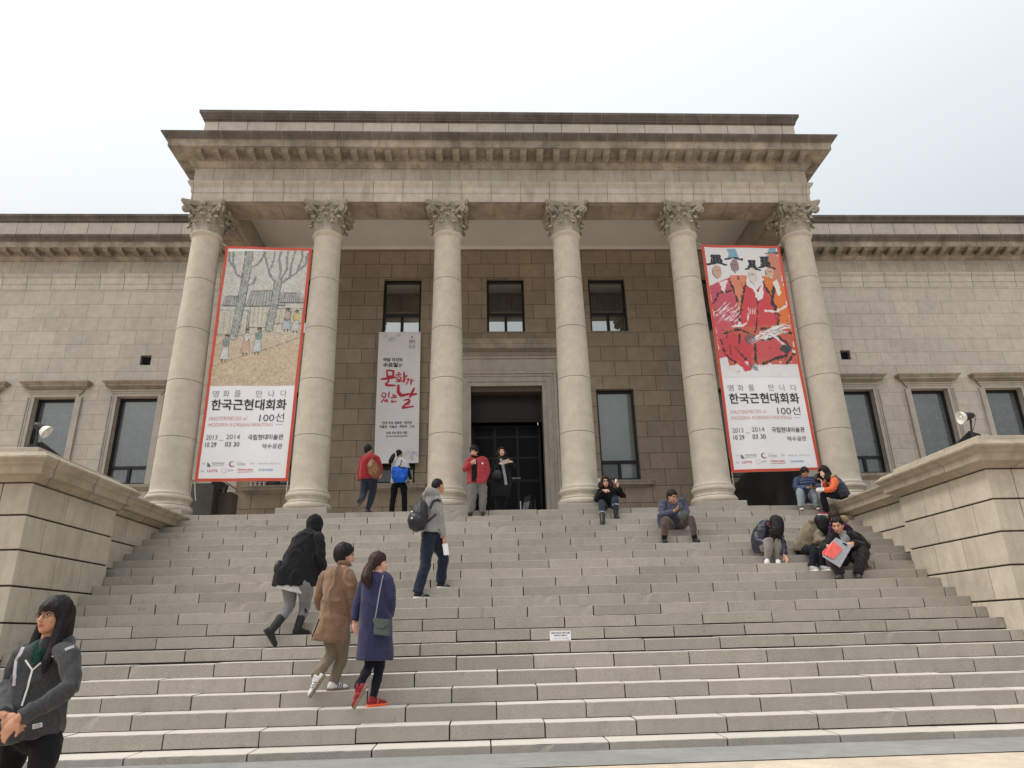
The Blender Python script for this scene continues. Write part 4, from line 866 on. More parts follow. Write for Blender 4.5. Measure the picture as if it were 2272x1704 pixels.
# paper cups on a sill
M_cup = plain('white paper cup', (.72, .70, .68), .6, var=.05); M_cupm = plain('cup print', (.40, .20, .20), .6)
def cup(x, label):
    c = (x, YB - .085, 4.466); mb = MB(); mb.lathe([(.026, 0), (.038, .085), (.041, .088), (.041, .093), (.036, .092), (.030, .02)], (0, 0, 0), 14); o = mb.build('paper_cup', M_cup, smooth=40); o.location = c
    tag(o, label, 'cup', 'paper cups in a row on the window sill')
    mb = MB(); mb.lathe([(.0345, .045), (.0375, .068)], (0, 0, 0), 14); b = mb.build('print_band', M_cupm); b.parent = o; return o
for x, lb in ((-6.075, 'white paper cup at the outer left end of the row on the window sill'), (-5.975, 'white paper cup second from the left on the window sill'), (-5.88, 'white paper cup third from the left on the window sill'), (-5.775, 'white paper cup at the right end of the row on the window sill')): cup(x, lb)
# shrouded equipment under the banners
M_tarp = plain('dark grey tarpaulin', (.035, .034, .033), .75, var=.25, scale=2, bump=.4); M_box = plain('worn grey cabinet', (.09, .088, .085), .55, var=.2, scale=3); M_lid = plain('beige lid', (.42, .38, .32), .7)
t = thing('equipment_cabinet', 'grey metal cabinet with an open beige lid in the corner behind the left banner', 'cabinet', (-6.55, 1.4, ZP))
mb = MB(); mb.box(-6.93, -6.43, 1.30, 1.85, ZP, 4.28); mb.build('body', M_box, t, bevel=.02)
mb = MB(); mb.box(-6.425, -6.12, 1.55, 1.95, ZP, 4.12); mb.build('side_unit', plain('brown grey side unit', (.13, .115, .10), .7, var=.15), t, bevel=.015)
mb = MB(); mb.add([(-6.60, 1.25, 4.52), (-6.15, 1.25, 4.22), (-6.15, 1.9, 4.22), (-6.60, 1.9, 4.52), (-6.60, 1.25, 4.56), (-6.15, 1.25, 4.26), (-6.15, 1.9, 4.26), (-6.60, 1.9, 4.56)], [(3, 2, 1, 0), (4, 5, 6, 7), (0, 1, 5, 4), (1, 2, 6, 5), (2, 3, 7, 6), (3, 0, 4, 7)])
mb.add([(-6.98, 1.25, 4.36), (-6.86, 1.25, 4.24), (-6.86, 1.9, 4.24), (-6.98, 1.9, 4.36), (-6.98, 1.25, 4.39), (-6.86, 1.25, 4.27), (-6.86, 1.9, 4.27), (-6.98, 1.9, 4.39)], [(3, 2, 1, 0), (4, 5, 6, 7), (0, 1, 5, 4), (1, 2, 6, 5), (2, 3, 7, 6), (3, 0, 4, 7)]); mb.build('lid', M_lid, t)
mb = MB(); mb.add([(-6.52, 1.28, 4.46), (-6.16, 1.28, 4.22), (-6.20, 1.28, 4.06), (-6.28, 1.3, 4.14), (-6.36, 1.3, 4.12), (-6.50, 1.3, 4.26), (-6.52, 1.4, 4.46), (-6.16, 1.4, 4.22), (-6.20, 1.4, 4.06), (-6.28, 1.4, 4.14), (-6.36, 1.4, 4.12), (-6.50, 1.4, 4.26)], [(0, 5, 4, 3, 2, 1), (6, 7, 8, 9, 10, 11), (0, 1, 7, 6), (1, 2, 8, 7), (2, 3, 9, 8), (3, 4, 10, 9), (4, 5, 11, 10), (5, 0, 6, 11)]); mb.build('flap', M_metal, t)
def shroud():
    vs = []; nx, nz = 26, 16; x0, x1, z1 = 5.26, 6.52, 4.42
    for j in range(nz + 1):
        for i in range(nx + 1):
            u, v = i / nx, j / nz; x = x0 + (x1 - x0) * u; z = ZP + (z1 - ZP) * v
            top = 4.42 if u > .16 else 4.0 + .42 * u / .16; z = ZP + (top - ZP) * v
            vs.append((x - .06 * v * (u < .1), 1.25 + .05 * math.sin(9 * u + 2 * v) * (1 - v * .5) + .03 * math.sin(23 * u - 3 * v) * (1 - v), z))
    n = (nx + 1) * (nz + 1); vs += [(x, 2.0, z) for x, y, z in vs]; fs = []
    for j in range(nz):
        for i in range(nx):
            a = j * (nx + 1) + i; fs.append((a, a + 1, a + nx + 2, a + nx + 1)); fs.append((n + a, n + a + nx + 1, n + a + nx + 2, n + a + 1))
    for i in range(nx): a = nz * (nx + 1) + i; fs.append((a, a + 1, n + a + 1, n + a))
    for j in range(nz):
        a = j * (nx + 1); fs.append((a, a + nx + 1, n + a + nx + 1, n + a)); a += nx; fs.append((a, n + a, n + a + nx + 1, a + nx + 1))
    mb = MB(); mb.add(vs, fs); return mb.build('covered_cabinet', M_tarp, None, smooth=60)
tag(shroud(), 'large box under a dark grey tarpaulin on the porch behind the right banner', 'covered box')
# board and posts in the doorway
t = thing('notice_board', 'small tilted black notice board with a grey sheet standing in the dark doorway', 'sign', (.36, YB - .35, ZP))
mb = MB(); a = Vector((.30, YB - .35, 4.02)); b_ = Vector((.47, YB - .35, 4.08)); c = Vector((.36, YB - .35, 3.62)); 
def quad(p0, p1, p2, p3, th): 
    m = MB(); P = [Vector(p) for p in (p0, p1, p2, p3)]; nn = Vector((0, th, 0)); m.add([*P, *[p + nn for p in P]], [(0, 1, 2, 3), (7, 6, 5, 4), (0, 4, 5, 1), (1, 5, 6, 2), (2, 6, 7, 3), (3, 7, 4, 0)]); return m
yy = YB - .36
quad((.285, yy, 3.66), (.435, yy, 3.705), (.515, yy, 4.09), (.365, yy, 4.045), .02).build('board', M_metal, t)
quad((.312, yy - .004, 3.74), (.452, yy - .004, 3.782), (.487, yy - .004, 3.945), (.347, yy - .004, 3.905), .004).build('sheet', plain('grey sheet', (.22, .225, .235), .5), t)
mb = MB(); mb.tube([(.36, yy + .02, ZP), (.36, yy + .02, 3.75)], .012, 8); mb.box(.25, .47, yy - .08, yy + .12, ZP, ZP + .015); mb.build('stand', M_metal, t)
def post(x, y, h, r, mat, label):
    mb = MB(); mb.lathe([(.10, 0), (.10, .012), (r, .02), (r, h), (r * 1.4, h + .005), (r * 1.4, h + .02), (.003, h + .03)], n=12); o = mb.build('barrier_post', mat, smooth=40); o.location = (x, y, ZP); tag(o, label, 'barrier post', 'slim barrier posts in front of the door')
M_pw = plain('white post', (.7, .68, .66), .4); M_ps = plain('steel post', (.3, .3, .31), .3, .8)
post(.25, YB - .7, .60, .012, M_pw, 'short white barrier post left of the tilted board in the doorway'); post(.38, YB - .45, .62, .008, M_ps, 'thin steel barrier post just right of the white post in the doorway'); post(.52, YB - .3, .70, .022, M_metal, 'dark barrier post nearest the right door jamb'); post(.61, YB - .25, .70, .022, M_metal, 'dark barrier post close against the right door jamb')
t = thing('door_notice', 'strip of pale grey lettering plates on the dark door glass', 'sign', (.35, YB + .53, 4.7)); mb = MB(); mb.box(.12, .23, YB + .50, YB + .51, 4.66, 4.70); mb.box(.245, .335, YB + .50, YB + .51, 4.66, 4.70); mb.build('lettering_plate', plain('pale plate', (.2, .2, .2), .5), t); mb = MB(); mb.bar((.12, YB + .51, 4.68), (.12, YB + .545, 4.68), .01); mb.build('fixing', M_metal, t)
# ------------------------------------------------------------------ people: builder
from mathutils.bvhtree import BVHTree
def cloth_mat(name, rgb, rough=.85, var=.12, weave=220, sheen=.25, spec=.2, denim=0., lo=None):
    m, t, b = nmat(name); tc = N(t, 'ShaderNodeTexCoord'); P = tc.outputs['Object']; base = lin(*rgb); gy = sum(base) / 3; base = tuple(.80 * (.9 * q + .1 * gy) for q in base)
    c = mixc(t, ramp(t, noise_n(t, P, 9, 5), .3, .7), tuple(x * (1 - var) for x in base), tuple(min(1, x * (1 + var)) for x in base))
    if denim: c = mixc(t, ramp(t, noise_n(t, P, 5, 3), .52, .75, 0, denim), c, tuple(min(1, x * 2.1 + .02) for x in base))
    if lo: c = mixc(t, ramp(t, noise_n(t, P, 60, 3), .5, .7, 0, .5), c, lin(*lo))
    t.links.new(c, b.inputs['Base Color']); b.inputs['Roughness'].default_value = rough; b.inputs['Specular IOR Level'].default_value = spec
    b.inputs['Sheen Weight'].default_value = sheen * min(1, .15 + 3 * sum(base)); b.inputs['Sheen Roughness'].default_value = .5
    bp = N(t, 'ShaderNodeBump'); bp.inputs['Strength'].default_value = .25; bp.inputs['Distance'].default_value = .003
    t.links.new(noise_n(t, P, weave, 2), bp.inputs['Height']); t.links.new(bp.outputs[0], b.inputs['Normal']); return m
def skin_mat(name, rgb):
    m, t, b = nmat(name); tc = N(t, 'ShaderNodeTexCoord'); P = tc.outputs['Object']; base = lin(*rgb)
    c = mixc(t, ramp(t, noise_n(t, P, 14, 4), .35, .7), tuple(x * .9 for x in base), (min(1, base[0] * 1.08), base[1] * 1.0, base[2] * .98))
    t.links.new(c, b.inputs['Base Color']); b.inputs['Roughness'].default_value = .5; b.inputs['Specular IOR Level'].default_value = .35
    b.inputs['Subsurface Weight'].default_value = .12; b.inputs['Subsurface Radius'].default_value = (.012, .005, .003); b.inputs['Subsurface Scale'].default_value = 1; return m
def hair_mat(name, rgb, rough=.5):
    m, t, b = nmat(name); tc = N(t, 'ShaderNodeTexCoord'); mp = N(t, 'ShaderNodeMapping'); mp.inputs['Scale'].default_value = (160, 160, 9); t.links.new(tc.outputs['Object'], mp.inputs[0])
    base = lin(*rgb); n = noise_n(t, mp.outputs[0], 1, 3); c = mixc(t, ramp(t, n, .35, .7), tuple(x * .6 for x in base), tuple(min(1, x * 1.7) for x in base))
    t.links.new(c, b.inputs['Base Color']); b.inputs['Roughness'].default_value = rough; b.inputs['Specular IOR Level'].default_value = .22
    bp = N(t, 'ShaderNodeBump'); bp.inputs['Strength'].default_value = .6; bp.inputs['Distance'].default_value = .004; t.links.new(n, bp.inputs['Height']); t.links.new(bp.outputs[0], b.inputs['Normal']); return m
UP = Vector((0, 0, 1)); CAMP = Vector((-.608, -13.79, 1.017))
def V(p): return Vector(p[:3])
class G:
    """a garment or a body: overlapping closed shapes fused into one continuous skin"""
    def __init__(s): s.mb = MB()
    def limb(s, pts, rs, n=14, sub=3, flat=True):
        P = [Vector(p) for p in pts]; Q = [P[0]]; q = [rs[0]]
        for i in range(len(P) - 1):
            p0, p1, p2, p3 = P[max(0, i - 1)], P[i], P[i + 1], P[min(len(P) - 1, i + 2)]
            for k in range(1, sub + 1):
                u = k / sub; lin_ = p1.lerp(p2, u); cr = .5 * ((2 * p1) + (p2 - p0) * u + (2 * p0 - 5 * p1 + 4 * p2 - p3) * u * u + (3 * p1 - p0 - 3 * p2 + p3) * u ** 3)
                Q.append(lin_.lerp(cr, .55)); q.append(rs[i] + (rs[i + 1] - rs[i]) * (u * u * (3 - 2 * u)))
        s.mb.tube(Q, q, n)
        if not flat: s.mb.ell(Q[-1], q[-1], q[-1], q[-1], 10, 8)
        s.mb.ell(Q[0], q[0], q[0], q[0], 10, 8); return s
    def ell(s, c, rx, ry, rz, axes=None, n=16, m=12):
        M = Matrix.Identity(3)
        if axes: M = Matrix([[axes[j][i] for j in range(3)] for i in range(3)])
        s.mb.ell(c, rx, ry, rz, n, m, mat=M); return s
    def rings(s, R_, depth, n=28, hem=True):
        """R_: (x, y, z, half width across the line of sight); depth: half thickness along it (number or list)"""
        P = [Vector(r[:3]) for r in R_]; vs = []; k = len(P)
        def at(i, u):
            p0, p1, p2, p3 = P[max(0, i - 1)], P[i], P[i + 1], P[min(k - 1, i + 2)]
            return .5 * ((2 * p1) + (p2 - p0) * u + (2 * p0 - 5 * p1 + 4 * p2 - p3) * u * u + (3 * p1 - p0 - 3 * p2 + p3) * u ** 3)
        D = depth if isinstance(depth, (list, tuple)) else [depth * (.62 if i == 0 else .9 if i == 1 else 1) for i in range(k)]
        seq = []
        for i in range(k - 1):
            for q in range(4):
                u = q / 4; seq.append((at(i, u), R_[i][3] + (R_[i + 1][3] - R_[i][3]) * u, D[i] + (D[i + 1] - D[i]) * u))
        seq.append((P[-1], R_[-1][3], D[-1])); m = len(seq)
        for i, (p, hw, hd) in enumerate(seq):
            d = (seq[min(i + 1, m - 1)][0] - seq[max(i - 1, 0)][0]).normalized(); sight = (p - CAMP); sight.normalize()
            lat = d.cross(sight).normalized(); dep = lat.cross(d).normalized()
            for a in range(n):
                t = 2 * math.pi * a / n; c_, s_ = math.cos(t), math.sin(t); e = .82
                vs.append(p + lat * (hw * math.copysign(abs(c_) ** e, c_)) + dep * (hd * math.copysign(abs(s_) ** e, s_)))
        fs = [tuple(reversed(range(n))), tuple((m - 1) * n + q for q in range(n))]
        for i in range(m - 1):
            for q in range(n): q2 = (q + 1) % n; fs.append((i * n + q, i * n + q2, (i + 1) * n + q2, (i + 1) * n + q))
        # make the shell point outwards
        c = sum(vs, Vector()) / len(vs); f0 = fs[2 + (m // 2) * n]; nn = (vs[f0[1]] - vs[f0[0]]).cross(vs[f0[2]] - vs[f0[1]])
        if nn.dot(vs[f0[0]] - seq[m // 2][0]) < 0: fs = [tuple(reversed(f)) for f in fs]
        s.mb.add(vs, fs); return s
    def fuse(s, name, mat, parent, vox=.011, smooth=3, fold=0., ff=7., quilt=0., qp=.075, qdir=None, strand=0., clip=None):
        me = bpy.data.meshes.new(name); me.from_pydata([tuple(v) for v in s.mb.v], [], s.mb.f); me.update()
        bm = bmesh.new(); bm.from_mesh(me); bmesh.ops.recalc_face_normals(bm, faces=bm.faces[:]); bm.to_mesh(me); bm.free()
        o = bpy.data.objects.new(name, me); COL.objects.link(o)
        r = o.modifiers.new('r', 'REMESH'); r.mode = 'VOXEL'; r.voxel_size = vox; r.use_smooth_shade = True
        if smooth: k = o.modifiers.new('s', 'SMOOTH'); k.factor = .5; k.iterations = smooth
        dg = bpy.context.evaluated_depsgraph_get(); dg.update(); m2 = bpy.data.meshes.new_from_object(o.evaluated_get(dg)); bpy.data.objects.remove(o); bpy.data.meshes.remove(me)
        if fold or quilt or strand:
            n = len(m2.vertices); co = np.empty(n * 3); m2.vertices.foreach_get('co', co); co = co.reshape(-1, 3); no = np.empty(n * 3); m2.vertices.foreach_get('normal', no); no = no.reshape(-1, 3); d = np.zeros(n)
            if fold:
                for i in range(n):
                    x, y, z = co[i]
                    a = mnoise.noise((x * ff + 2.1 * z, y * ff, z * ff * .55)); b_ = mnoise.noise((x * ff * 2.3, y * ff * 2.3, z * ff * 1.7 + 3.1))
                    d[i] = fold * ((1 - min(1, 2.6 * abs(a))) ** 2 * 1.5 - .5) + fold * .6 * b_
            if quilt:
                q = co @ np.array(qdir if qdir is not None else (0, 0, 1.)); d += quilt * (np.abs(np.sin(math.pi * q / qp)) - .6)
            if strand:
                for i in range(n): x, y, z = co[i]; d[i] += strand * mnoise.noise((x * 55, y * 55, z * 4.5)) + strand * .8 * mnoise.noise((x * 18, y * 18, z * 3))
            co = co + no * d[:, None]; m2.vertices.foreach_set('co', co.ravel())
        m2.name = name; m2.materials.clear(); m2.materials.append(mat); m2.polygons.foreach_set('use_smooth', [True] * len(m2.polygons)); m2.update()
        return link(name, m2, parent)
def frame_of(face):
    f = Vector(face).normalized(); r = f.cross(UP); r = r.normalized() if r.length > .05 else Vector((1, 0, 0)); u = r.cross(f).normalized(); return r, f, u
def head_shape(g, H, fr, k):
    r, f, u = fr; P = lambda x, y, z: H + (r * x + f * y + u * z) * k
    ax = (r, f, u); E_ = lambda x, y, z, a, b_, c: g.ell(P(x, y, z), a * k, b_ * k, c * k, ax)
    E_(0, -.012, .028, .076, .092, .088); E_(0, .018, -.03, .064, .07, .075); E_(0, .040, -.072, .040, .038, .034); E_(0, .058, -.088, .020, .020, .017)
    E_(.036, .052, -.022, .026, .028, .026); E_(-.036, .052, -.022, .026, .028, .026); E_(0, .062, .034, .046, .024, .022)
    g.limb([P(0, .082, .010), P(0, .096, -.020), P(0, .099, -.030)], [.008 * k, .011 * k, .013 * k], 8, flat=False); E_(.010, .088, -.033, .009, .009, .007); E_(-.010, .088, -.033, .009, .009, .007)
    E_(0, .080, -.058, .022, .012, .010); E_(.076, -.004, -.008, .010, .020, .030); E_(-.076, -.004, -.008, .010, .020, .030)
    return P
def face_bits(o, H, fr, k, brow, lips, P, eyes=True):
    r, f, u = fr; ax = Matrix([[(r, f, u)[j][i] for j in range(3)] for i in range(3)])
    for sg in (-1, 1):
        mb = MB(); mb.ell(P(.030 * sg, .0765, .006), .0125 * k, .006 * k, .0055 * k, 10, 6, mat=ax); e = mb.build('eye', M_eyew, o, smooth=True)
        mb = MB(); mb.ell(P(.030 * sg, .0815, .006), .0065 * k, .004 * k, .0058 * k, 10, 6, mat=ax); mb.tube([P(.045 * sg, .071, .008), P(.031 * sg, .082, .0125), P(.017 * sg, .079, .008)], .0022 * k, 5); mb.build('iris', M_eyed, e, smooth=True)
        mb = MB(); mb.tube([P(.050 * sg, .068, .024), P(.034 * sg, .083, .030), P(.016 * sg, .085, .026)], [.002 * k, .0042 * k, .003 * k], 6); mb.build('eyebrow', brow, o, smooth=True)
    mb = MB(); mb.tube([P(-.024, .079, -.058), P(-.010, .0925, -.0545), P(0, .0935, -.056), P(.010, .0925, -.0545), P(.024, .079, -.058)], [.002 * k, .0045 * k, .004 * k, .0045 * k, .002 * k], 6)
    mb.tube([P(-.020, .081, -.062), P(0, .0925, -.066), P(.020, .081, -.062)], [.002 * k, .006 * k, .002 * k], 6); mb.build('lips', lips, o, smooth=True)
def hand(g, Wp, d, nrm, k, curl=.5, side=1):
    """palm, four bent fingers of unequal length and a thumb. d: along the hand, nrm: out of the palm, side: thumb side"""
    d = Vector(d).normalized(); nrm = Vector(nrm); nrm = (nrm - d * nrm.dot(d)).normalized(); t = d.cross(nrm).normalized() * side
    g.limb([Wp - d * .02 * k, Wp + d * .02 * k], [.026 * k, .026 * k], 10); g.ell(Wp + d * .055 * k, .040 * k, .048 * k, .019 * k, (t, d, nrm)); tips = []
    for i, (o, L) in enumerate(((.029, .066), (.010, .075), (-.010, .070), (-.029, .055))):
        p = Wp + d * .088 * k + t * o * k; dd = d; pts = [p - d * .02 * k, p]; L *= k
        for j, fr in enumerate((.45, .32, .23)):
            a = curl * (.75 + .12 * i) * (1.0 if j else .7); ax = dd; dd = (dd * math.cos(a) + nrm * math.sin(a)).normalized(); nrm2 = None; pts.append(pts[-1] + dd * L * fr)
            nrm_ = nrm
        g.limb(pts, [.0095 * k, .0095 * k, .0088 * k, .008 * k, .0072 * k], 8, sub=2, flat=False)
    p = Wp + d * .028 * k + t * .030 * k; g.limb([p, p + (t * .7 + d * .8).normalized() * .032 * k + nrm * .008 * k, p + (t * .55 + d * 1.2).normalized() * .06 * k + nrm * .022 * k], [.014 * k, .011 * k, .009 * k], 8, sub=2, flat=False)
def hair_cap(g, H, fr, k, front=.055, side=-.01, back=-.075, th=.014, part=0., bang=None, n=44, m=30, puff=1.):
    """hair grown as a shell round the skull down to a hair line"""
    r, f, u = fr; vs = []; fs = []
    for i in range(m + 1):
        t = math.pi * i / m
        for j in range(n):
            a = 2 * math.pi * j / n; x, y, z = math.sin(t) * math.cos(a), math.sin(t) * math.sin(a), math.cos(t)
            bx, by, bz = .080 * puff, .100 * puff, .108 * puff; L = 1 / math.sqrt((x / bx) ** 2 + (y / by) ** 2 + (z / bz) ** 2)
            px, py, pz = x * L, y * L, z * L
            w = max(-1, min(1, py / .085)); hl = (side + (front - side) * max(0, w - .25) / .75) if w > .25 else (side + (back - side) * max(0, .25 - w) / 1.25)
            hl += .010 * math.sin(a * 7) + .008 * math.sin(a * 13 + 1); s_ = max(0., min(1., (pz + .015 - hl) / .018)); s_ = s_ * s_ * (3 - 2 * s_)
            L2 = L * (.80 + (.20) * s_) + th * s_ * (.6 + .4 * max(0, pz / .1) + (.35 if py < 0 else 0))
            vs.append(H + (r * (x * L2) + f * (y * L2 - .010) + u * (z * L2 + .018)) * k)
    for i in range(m):
        for j in range(n): j2 = (j + 1) % n; fs.append((i * n + j, (i + 1) * n + j, (i + 1) * n + j2, i * n + j2))
    g.mb.add(vs, fs); return g
def shoe(o, A, T, k, up_mat, sole_mat, flat=True, boot=0., boot_mat=None, lace=None, L=.255):
    v = T - A
    if flat: f = Vector((v.x, v.y, 0)).normalized(); u = UP.copy(); r = f.cross(u)
    else:
        d = v.normalized(); r = d.cross(UP).normalized(); ang = math.atan2(.085, .19); f = (Matrix.Rotation(ang, 3, r) @ d).normalized(); u = r.cross(f).normalized()
    base = A - u * .085 * k - f * .062 * k; P = lambda x, y, z: base + (r * x + f * y + u * z) * k
    ax = (r, f, u); g = G(); s = L / .255
    for y, z, a, b_, c in ((.040, .045, .034, .042, .040), (.085, .052, .036, .05, .042), (.135, .042, .040, .055, .034), (.195, .034, .043, .052, .026), (.215, .030, .038, .038, .022)): g.ell(P(0, y * s, z), a * k, b_ * k, c * k, ax, 12, 9)
    g.limb([P(0, .052, .05), P(0, .058, .10 if not boot else .085)], [.038 * k, .040 * k], 12)
    if boot: kk = A + (V(boot) - A) * .0; g.limb([P(0, .058, .06), A + (V(boot) - A).normalized() * .12 * k, A + (V(boot) - A).normalized() * .24 * k], [.046 * k, .052 * k, .060 * k], 14)
    sh = g.fuse('shoe' if not boot else 'boot', up_mat, o, vox=.006, smooth=2)
    mb = MB(); out_ = []
    for i in range(22):
        a = 2 * math.pi * i / 22; y = .125 * s + .130 * s * math.sin(a); w = (.036 + .012 * max(0, math.sin(a) * .9) - .006 * (abs(math.sin(a) + .1) < .4)) * abs(math.cos(a)) ** .55 * (1 if math.cos(a) > 0 else -1); out_.append((w, y))
    vs = [P(x, y, 0) for x, y in out_] + [P(x * 1.04, y, .012) for x, y in out_] + [P(x, y, .026) for x, y in out_]; n = 22
    fs = [tuple(reversed(range(n))), tuple(2 * n + i for i in range(n))] + [(q * n + i, q * n + (i + 1) % n, (q + 1) * n + (i + 1) % n, (q + 1) * n + i) for q in (0, 1) for i in range(n)]
    mb.add(vs, fs); mb.build('sole', sole_mat, sh, smooth=50)
    return sh, P
def ray_pts(obj, pts, off=.004, sub=6, dirv=None):
    me = obj.data; W_ = world_of(obj); bv = BVHTree.FromPolygons([W_ @ v.co for v in me.vertices], [p.vertices for p in me.polygons]); P = [Vector(p) for p in pts]; out_ = []
    Q = []
    for a, b_ in zip(P, P[1:]):
        for i in range(sub): Q.append(a.lerp(b_, i / sub))
    Q.append(P[-1])
    for q in Q:
        d = (q - CAMP).normalized() if dirv is None else Vector(dirv); h = bv.ray_cast(q - d * .8, d, 2.5)
        if h[0] is None: h = bv.find_nearest(q)
        out_.append(h[0] + (h[1] if h[1].dot(d) < 0 else -h[1]) * off)
    return out_
def ribbon(obj, pts, w, mat, name, parent, th=.004, sub=6, off=.004):
    """a strap, stripe or zip lying on a garment"""
    Q = ray_pts(obj, pts, off, sub); mb = MB(); n = len(Q); vs = []
    for i, p in enumerate(Q):
        d = (Q[min(i + 1, n - 1)] - Q[max(i - 1, 0)]).normalized(); sg = (p - CAMP).normalized(); s_ = d.cross(sg).normalized(); nn = s_.cross(d).normalized()
        if nn.dot(sg) > 0: nn = -nn
        for a, b_ in ((-1, 0), (1, 0), (1, 1), (-1, 1)): vs.append(p + s_ * (w / 2 * a) + nn * (th * b_ - th * .6))
    fs = [(3, 2, 1, 0), tuple((n - 1) * 4 + q for q in range(4))]
    for i in range(n - 1):
        for q in range(4): q2 = (q + 1) % 4; fs.append((i * 4 + q, i * 4 + q2, (i + 1) * 4 + q2, (i + 1) * 4 + q))
    mb.add(vs, fs); return mb.build(name, mat, parent, smooth=40)
M_eyew = plain('eye white', (.55, .52, .49), .3, var=.02); M_eyed = plain('dark iris', (.012, .009, .008), .25); M_lip = plain('lips', lin(178, 98, 92), .45); M_brow = plain('eyebrow hair', (.02, .016, .014), .8)
M_skin = skin_mat('skin', (212, 168, 146)); M_skin2 = skin_mat('tanned skin', (190, 142, 116)); M_skin3 = skin_mat('pale skin', (226, 186, 166))
H_black = hair_mat('black hair', (24, 21, 23)); H_brown = hair_mat('dark brown hair', (48, 32, 27))
class Person:
    def __init__(s, key, label, face, hh=.225, skin=None, cat='person', group=None):
        J, s.R, s.X = PEOPLE[key]; s.J = {k: Vector(v) for k, v in J.items()}; s.X = {k: [Vector(p) for p in v] for k, v in s.X.items()}
        feet = [s.J[q].z for q in ('TL', 'TR') if q in s.J]; b = s.J['P'].copy(); b.z = min(feet) if feet else b.z - .85
        s.k = hh / .225; s.o = thing('person', label, cat, b, group); s.fr = frame_of(face); s.skin = skin or M_skin
    def body(s, hands=(None, None), vox=.0075, curl=(.5, .5), eyes=True, legs=True, lips=None, brow=None):
        J, k = s.J, s.k; g = G(); H = J['H']; r, f, u = s.fr
        s.P = head_shape(g, H, s.fr, k)
        g.limb([J['N'] - UP * .05 * k, J['N'], H - u * .065 * k - f * .015 * k], [.062 * k, .052 * k, .050 * k], 14)
        g.limb([J['N'] - UP * .02, J['N'].lerp(J['P'], .45), J['P']], [.07 * k, .09 * k, .09 * k], 14)
        for q in 'LR':
            g.limb([J['N'].lerp(J['S' + q], .35), J['S' + q]], [.04 * k, .032 * k], 10)
            g.limb([J['S' + q], J['E' + q], J['W' + q]], [.036 * k, .032 * k, .024 * k], 10)
            if legs and 'K' + q in J: g.limb([J['P'].lerp(J['H' + q], .8), J['K' + q], J['K' + q].lerp(J['A' + q], .96)], [.060 * k, .040 * k, .026 * k], 10)
        for q, hd, c in zip('LR', hands, curl):
            if hd: hand(g, J['W' + q], hd[0], hd[1], k * .95, c, hd[2] if len(hd) > 2 else 1)
        b = g.fuse('body', s.skin, s.o, vox=vox, smooth=2)
        if eyes: face_bits(b, H, s.fr, k, brow or M_brow, lips or M_lip, s.P)
        s.b = b; return b
    def sleeves(s, g, r0=.064, r1=.052, r2=.043, ext=.0, which='LR'):
        J, k = s.J, s.k
        for q in which:
            w = J['W' + q] + (J['W' + q] - J['E' + q]).normalized() * ext; g.limb([J['N'].lerp(J['S' + q], .72), J['S' + q].lerp(J['E' + q], .08), J['E' + q], w], [r0 * k * 1.02, r0 * k, r1 * k, r2 * k])
        return g
    def legs(s, mat, r=(.088, .062, .050), name='trousers', stop=1., fold=.006, vox=.010, ext=.01):
        J, k = s.J, s.k; g = G(); g.ell(J['P'] - UP * .01, .135 * k, .105 * k, .10 * k); kf = r[1] * k
        for q in 'LR':
            a = J['K' + q].lerp(J['A' + q], stop); a = a + (J['A' + q] - J['K' + q]).normalized() * ext
            g.limb([J['P'].lerp(J['H' + q], .9), J['H' + q].lerp(J['K' + q], .25), J['K' + q], a], [r[0] * k, r[0] * k, kf, r[2] * k])
        return g.fuse(name, mat, s.o, vox=vox, smooth=3, fold=fold, ff=9)
    def glasses(s, mat, lens=None, w=.05, hgt=.036):
        P, k = s.P, s.k; mb = MB()
        for sg in (-1, 1):
            c = [(sg * (.0315 + w / 2 * .92 * math.cos(a) * (1 + .0 * math.cos(2 * a))), .094 - .01 * abs(math.cos(a)) * (1 if math.cos(a) > 0 else 0), .004 + hgt / 2 * math.sin(a)) for a in [i * math.pi / 10 for i in range(21)]]; mb.tube([P(*q) for q in c], .0019 * k, 6, cap=False)
            mb.tube([P(sg * .055, .084, .009), P(sg * .074, .05, .012), P(sg * .084, -.01, .006)], .0017 * k, 5)
            if lens: mb2 = MB(); pts = [P(sg * (.0315 + w / 2 * .9 * math.cos(a)), .092, .004 + hgt / 2 * .95 * math.sin(a)) for a in [i * math.pi / 8 for i in range(16)]]; pts += [p + s.fr[1] * .002 for p in pts]; n = 16; mb2.add(pts, [tuple(range(n)), tuple(reversed(range(n, 2 * n)))] + [(i, n + i, n + (i + 1) % n, (i + 1) % n) for i in range(n)]); lens_o = (mb2, lens); s._l = getattr(s, '_l', []) + [lens_o]
        mb.tube([P(-.009, .098, .008), P(0, .101, .012), P(.009, .098, .008)], .0018 * k, 5); o = mb.build('glasses', mat, s.o, smooth=True)
        for m2, lm in getattr(s, '_l', []): m2.build('lens', lm, o)
        return o
    def shoes(s, up, sole, flatL=True, flatR=True, bootL=None, **kw):
        for q, fl in (('L', flatL), ('R', flatR)): shoe(s.o, s.J['A' + q], s.J['T' + q], s.k, up, sole, fl, **kw)
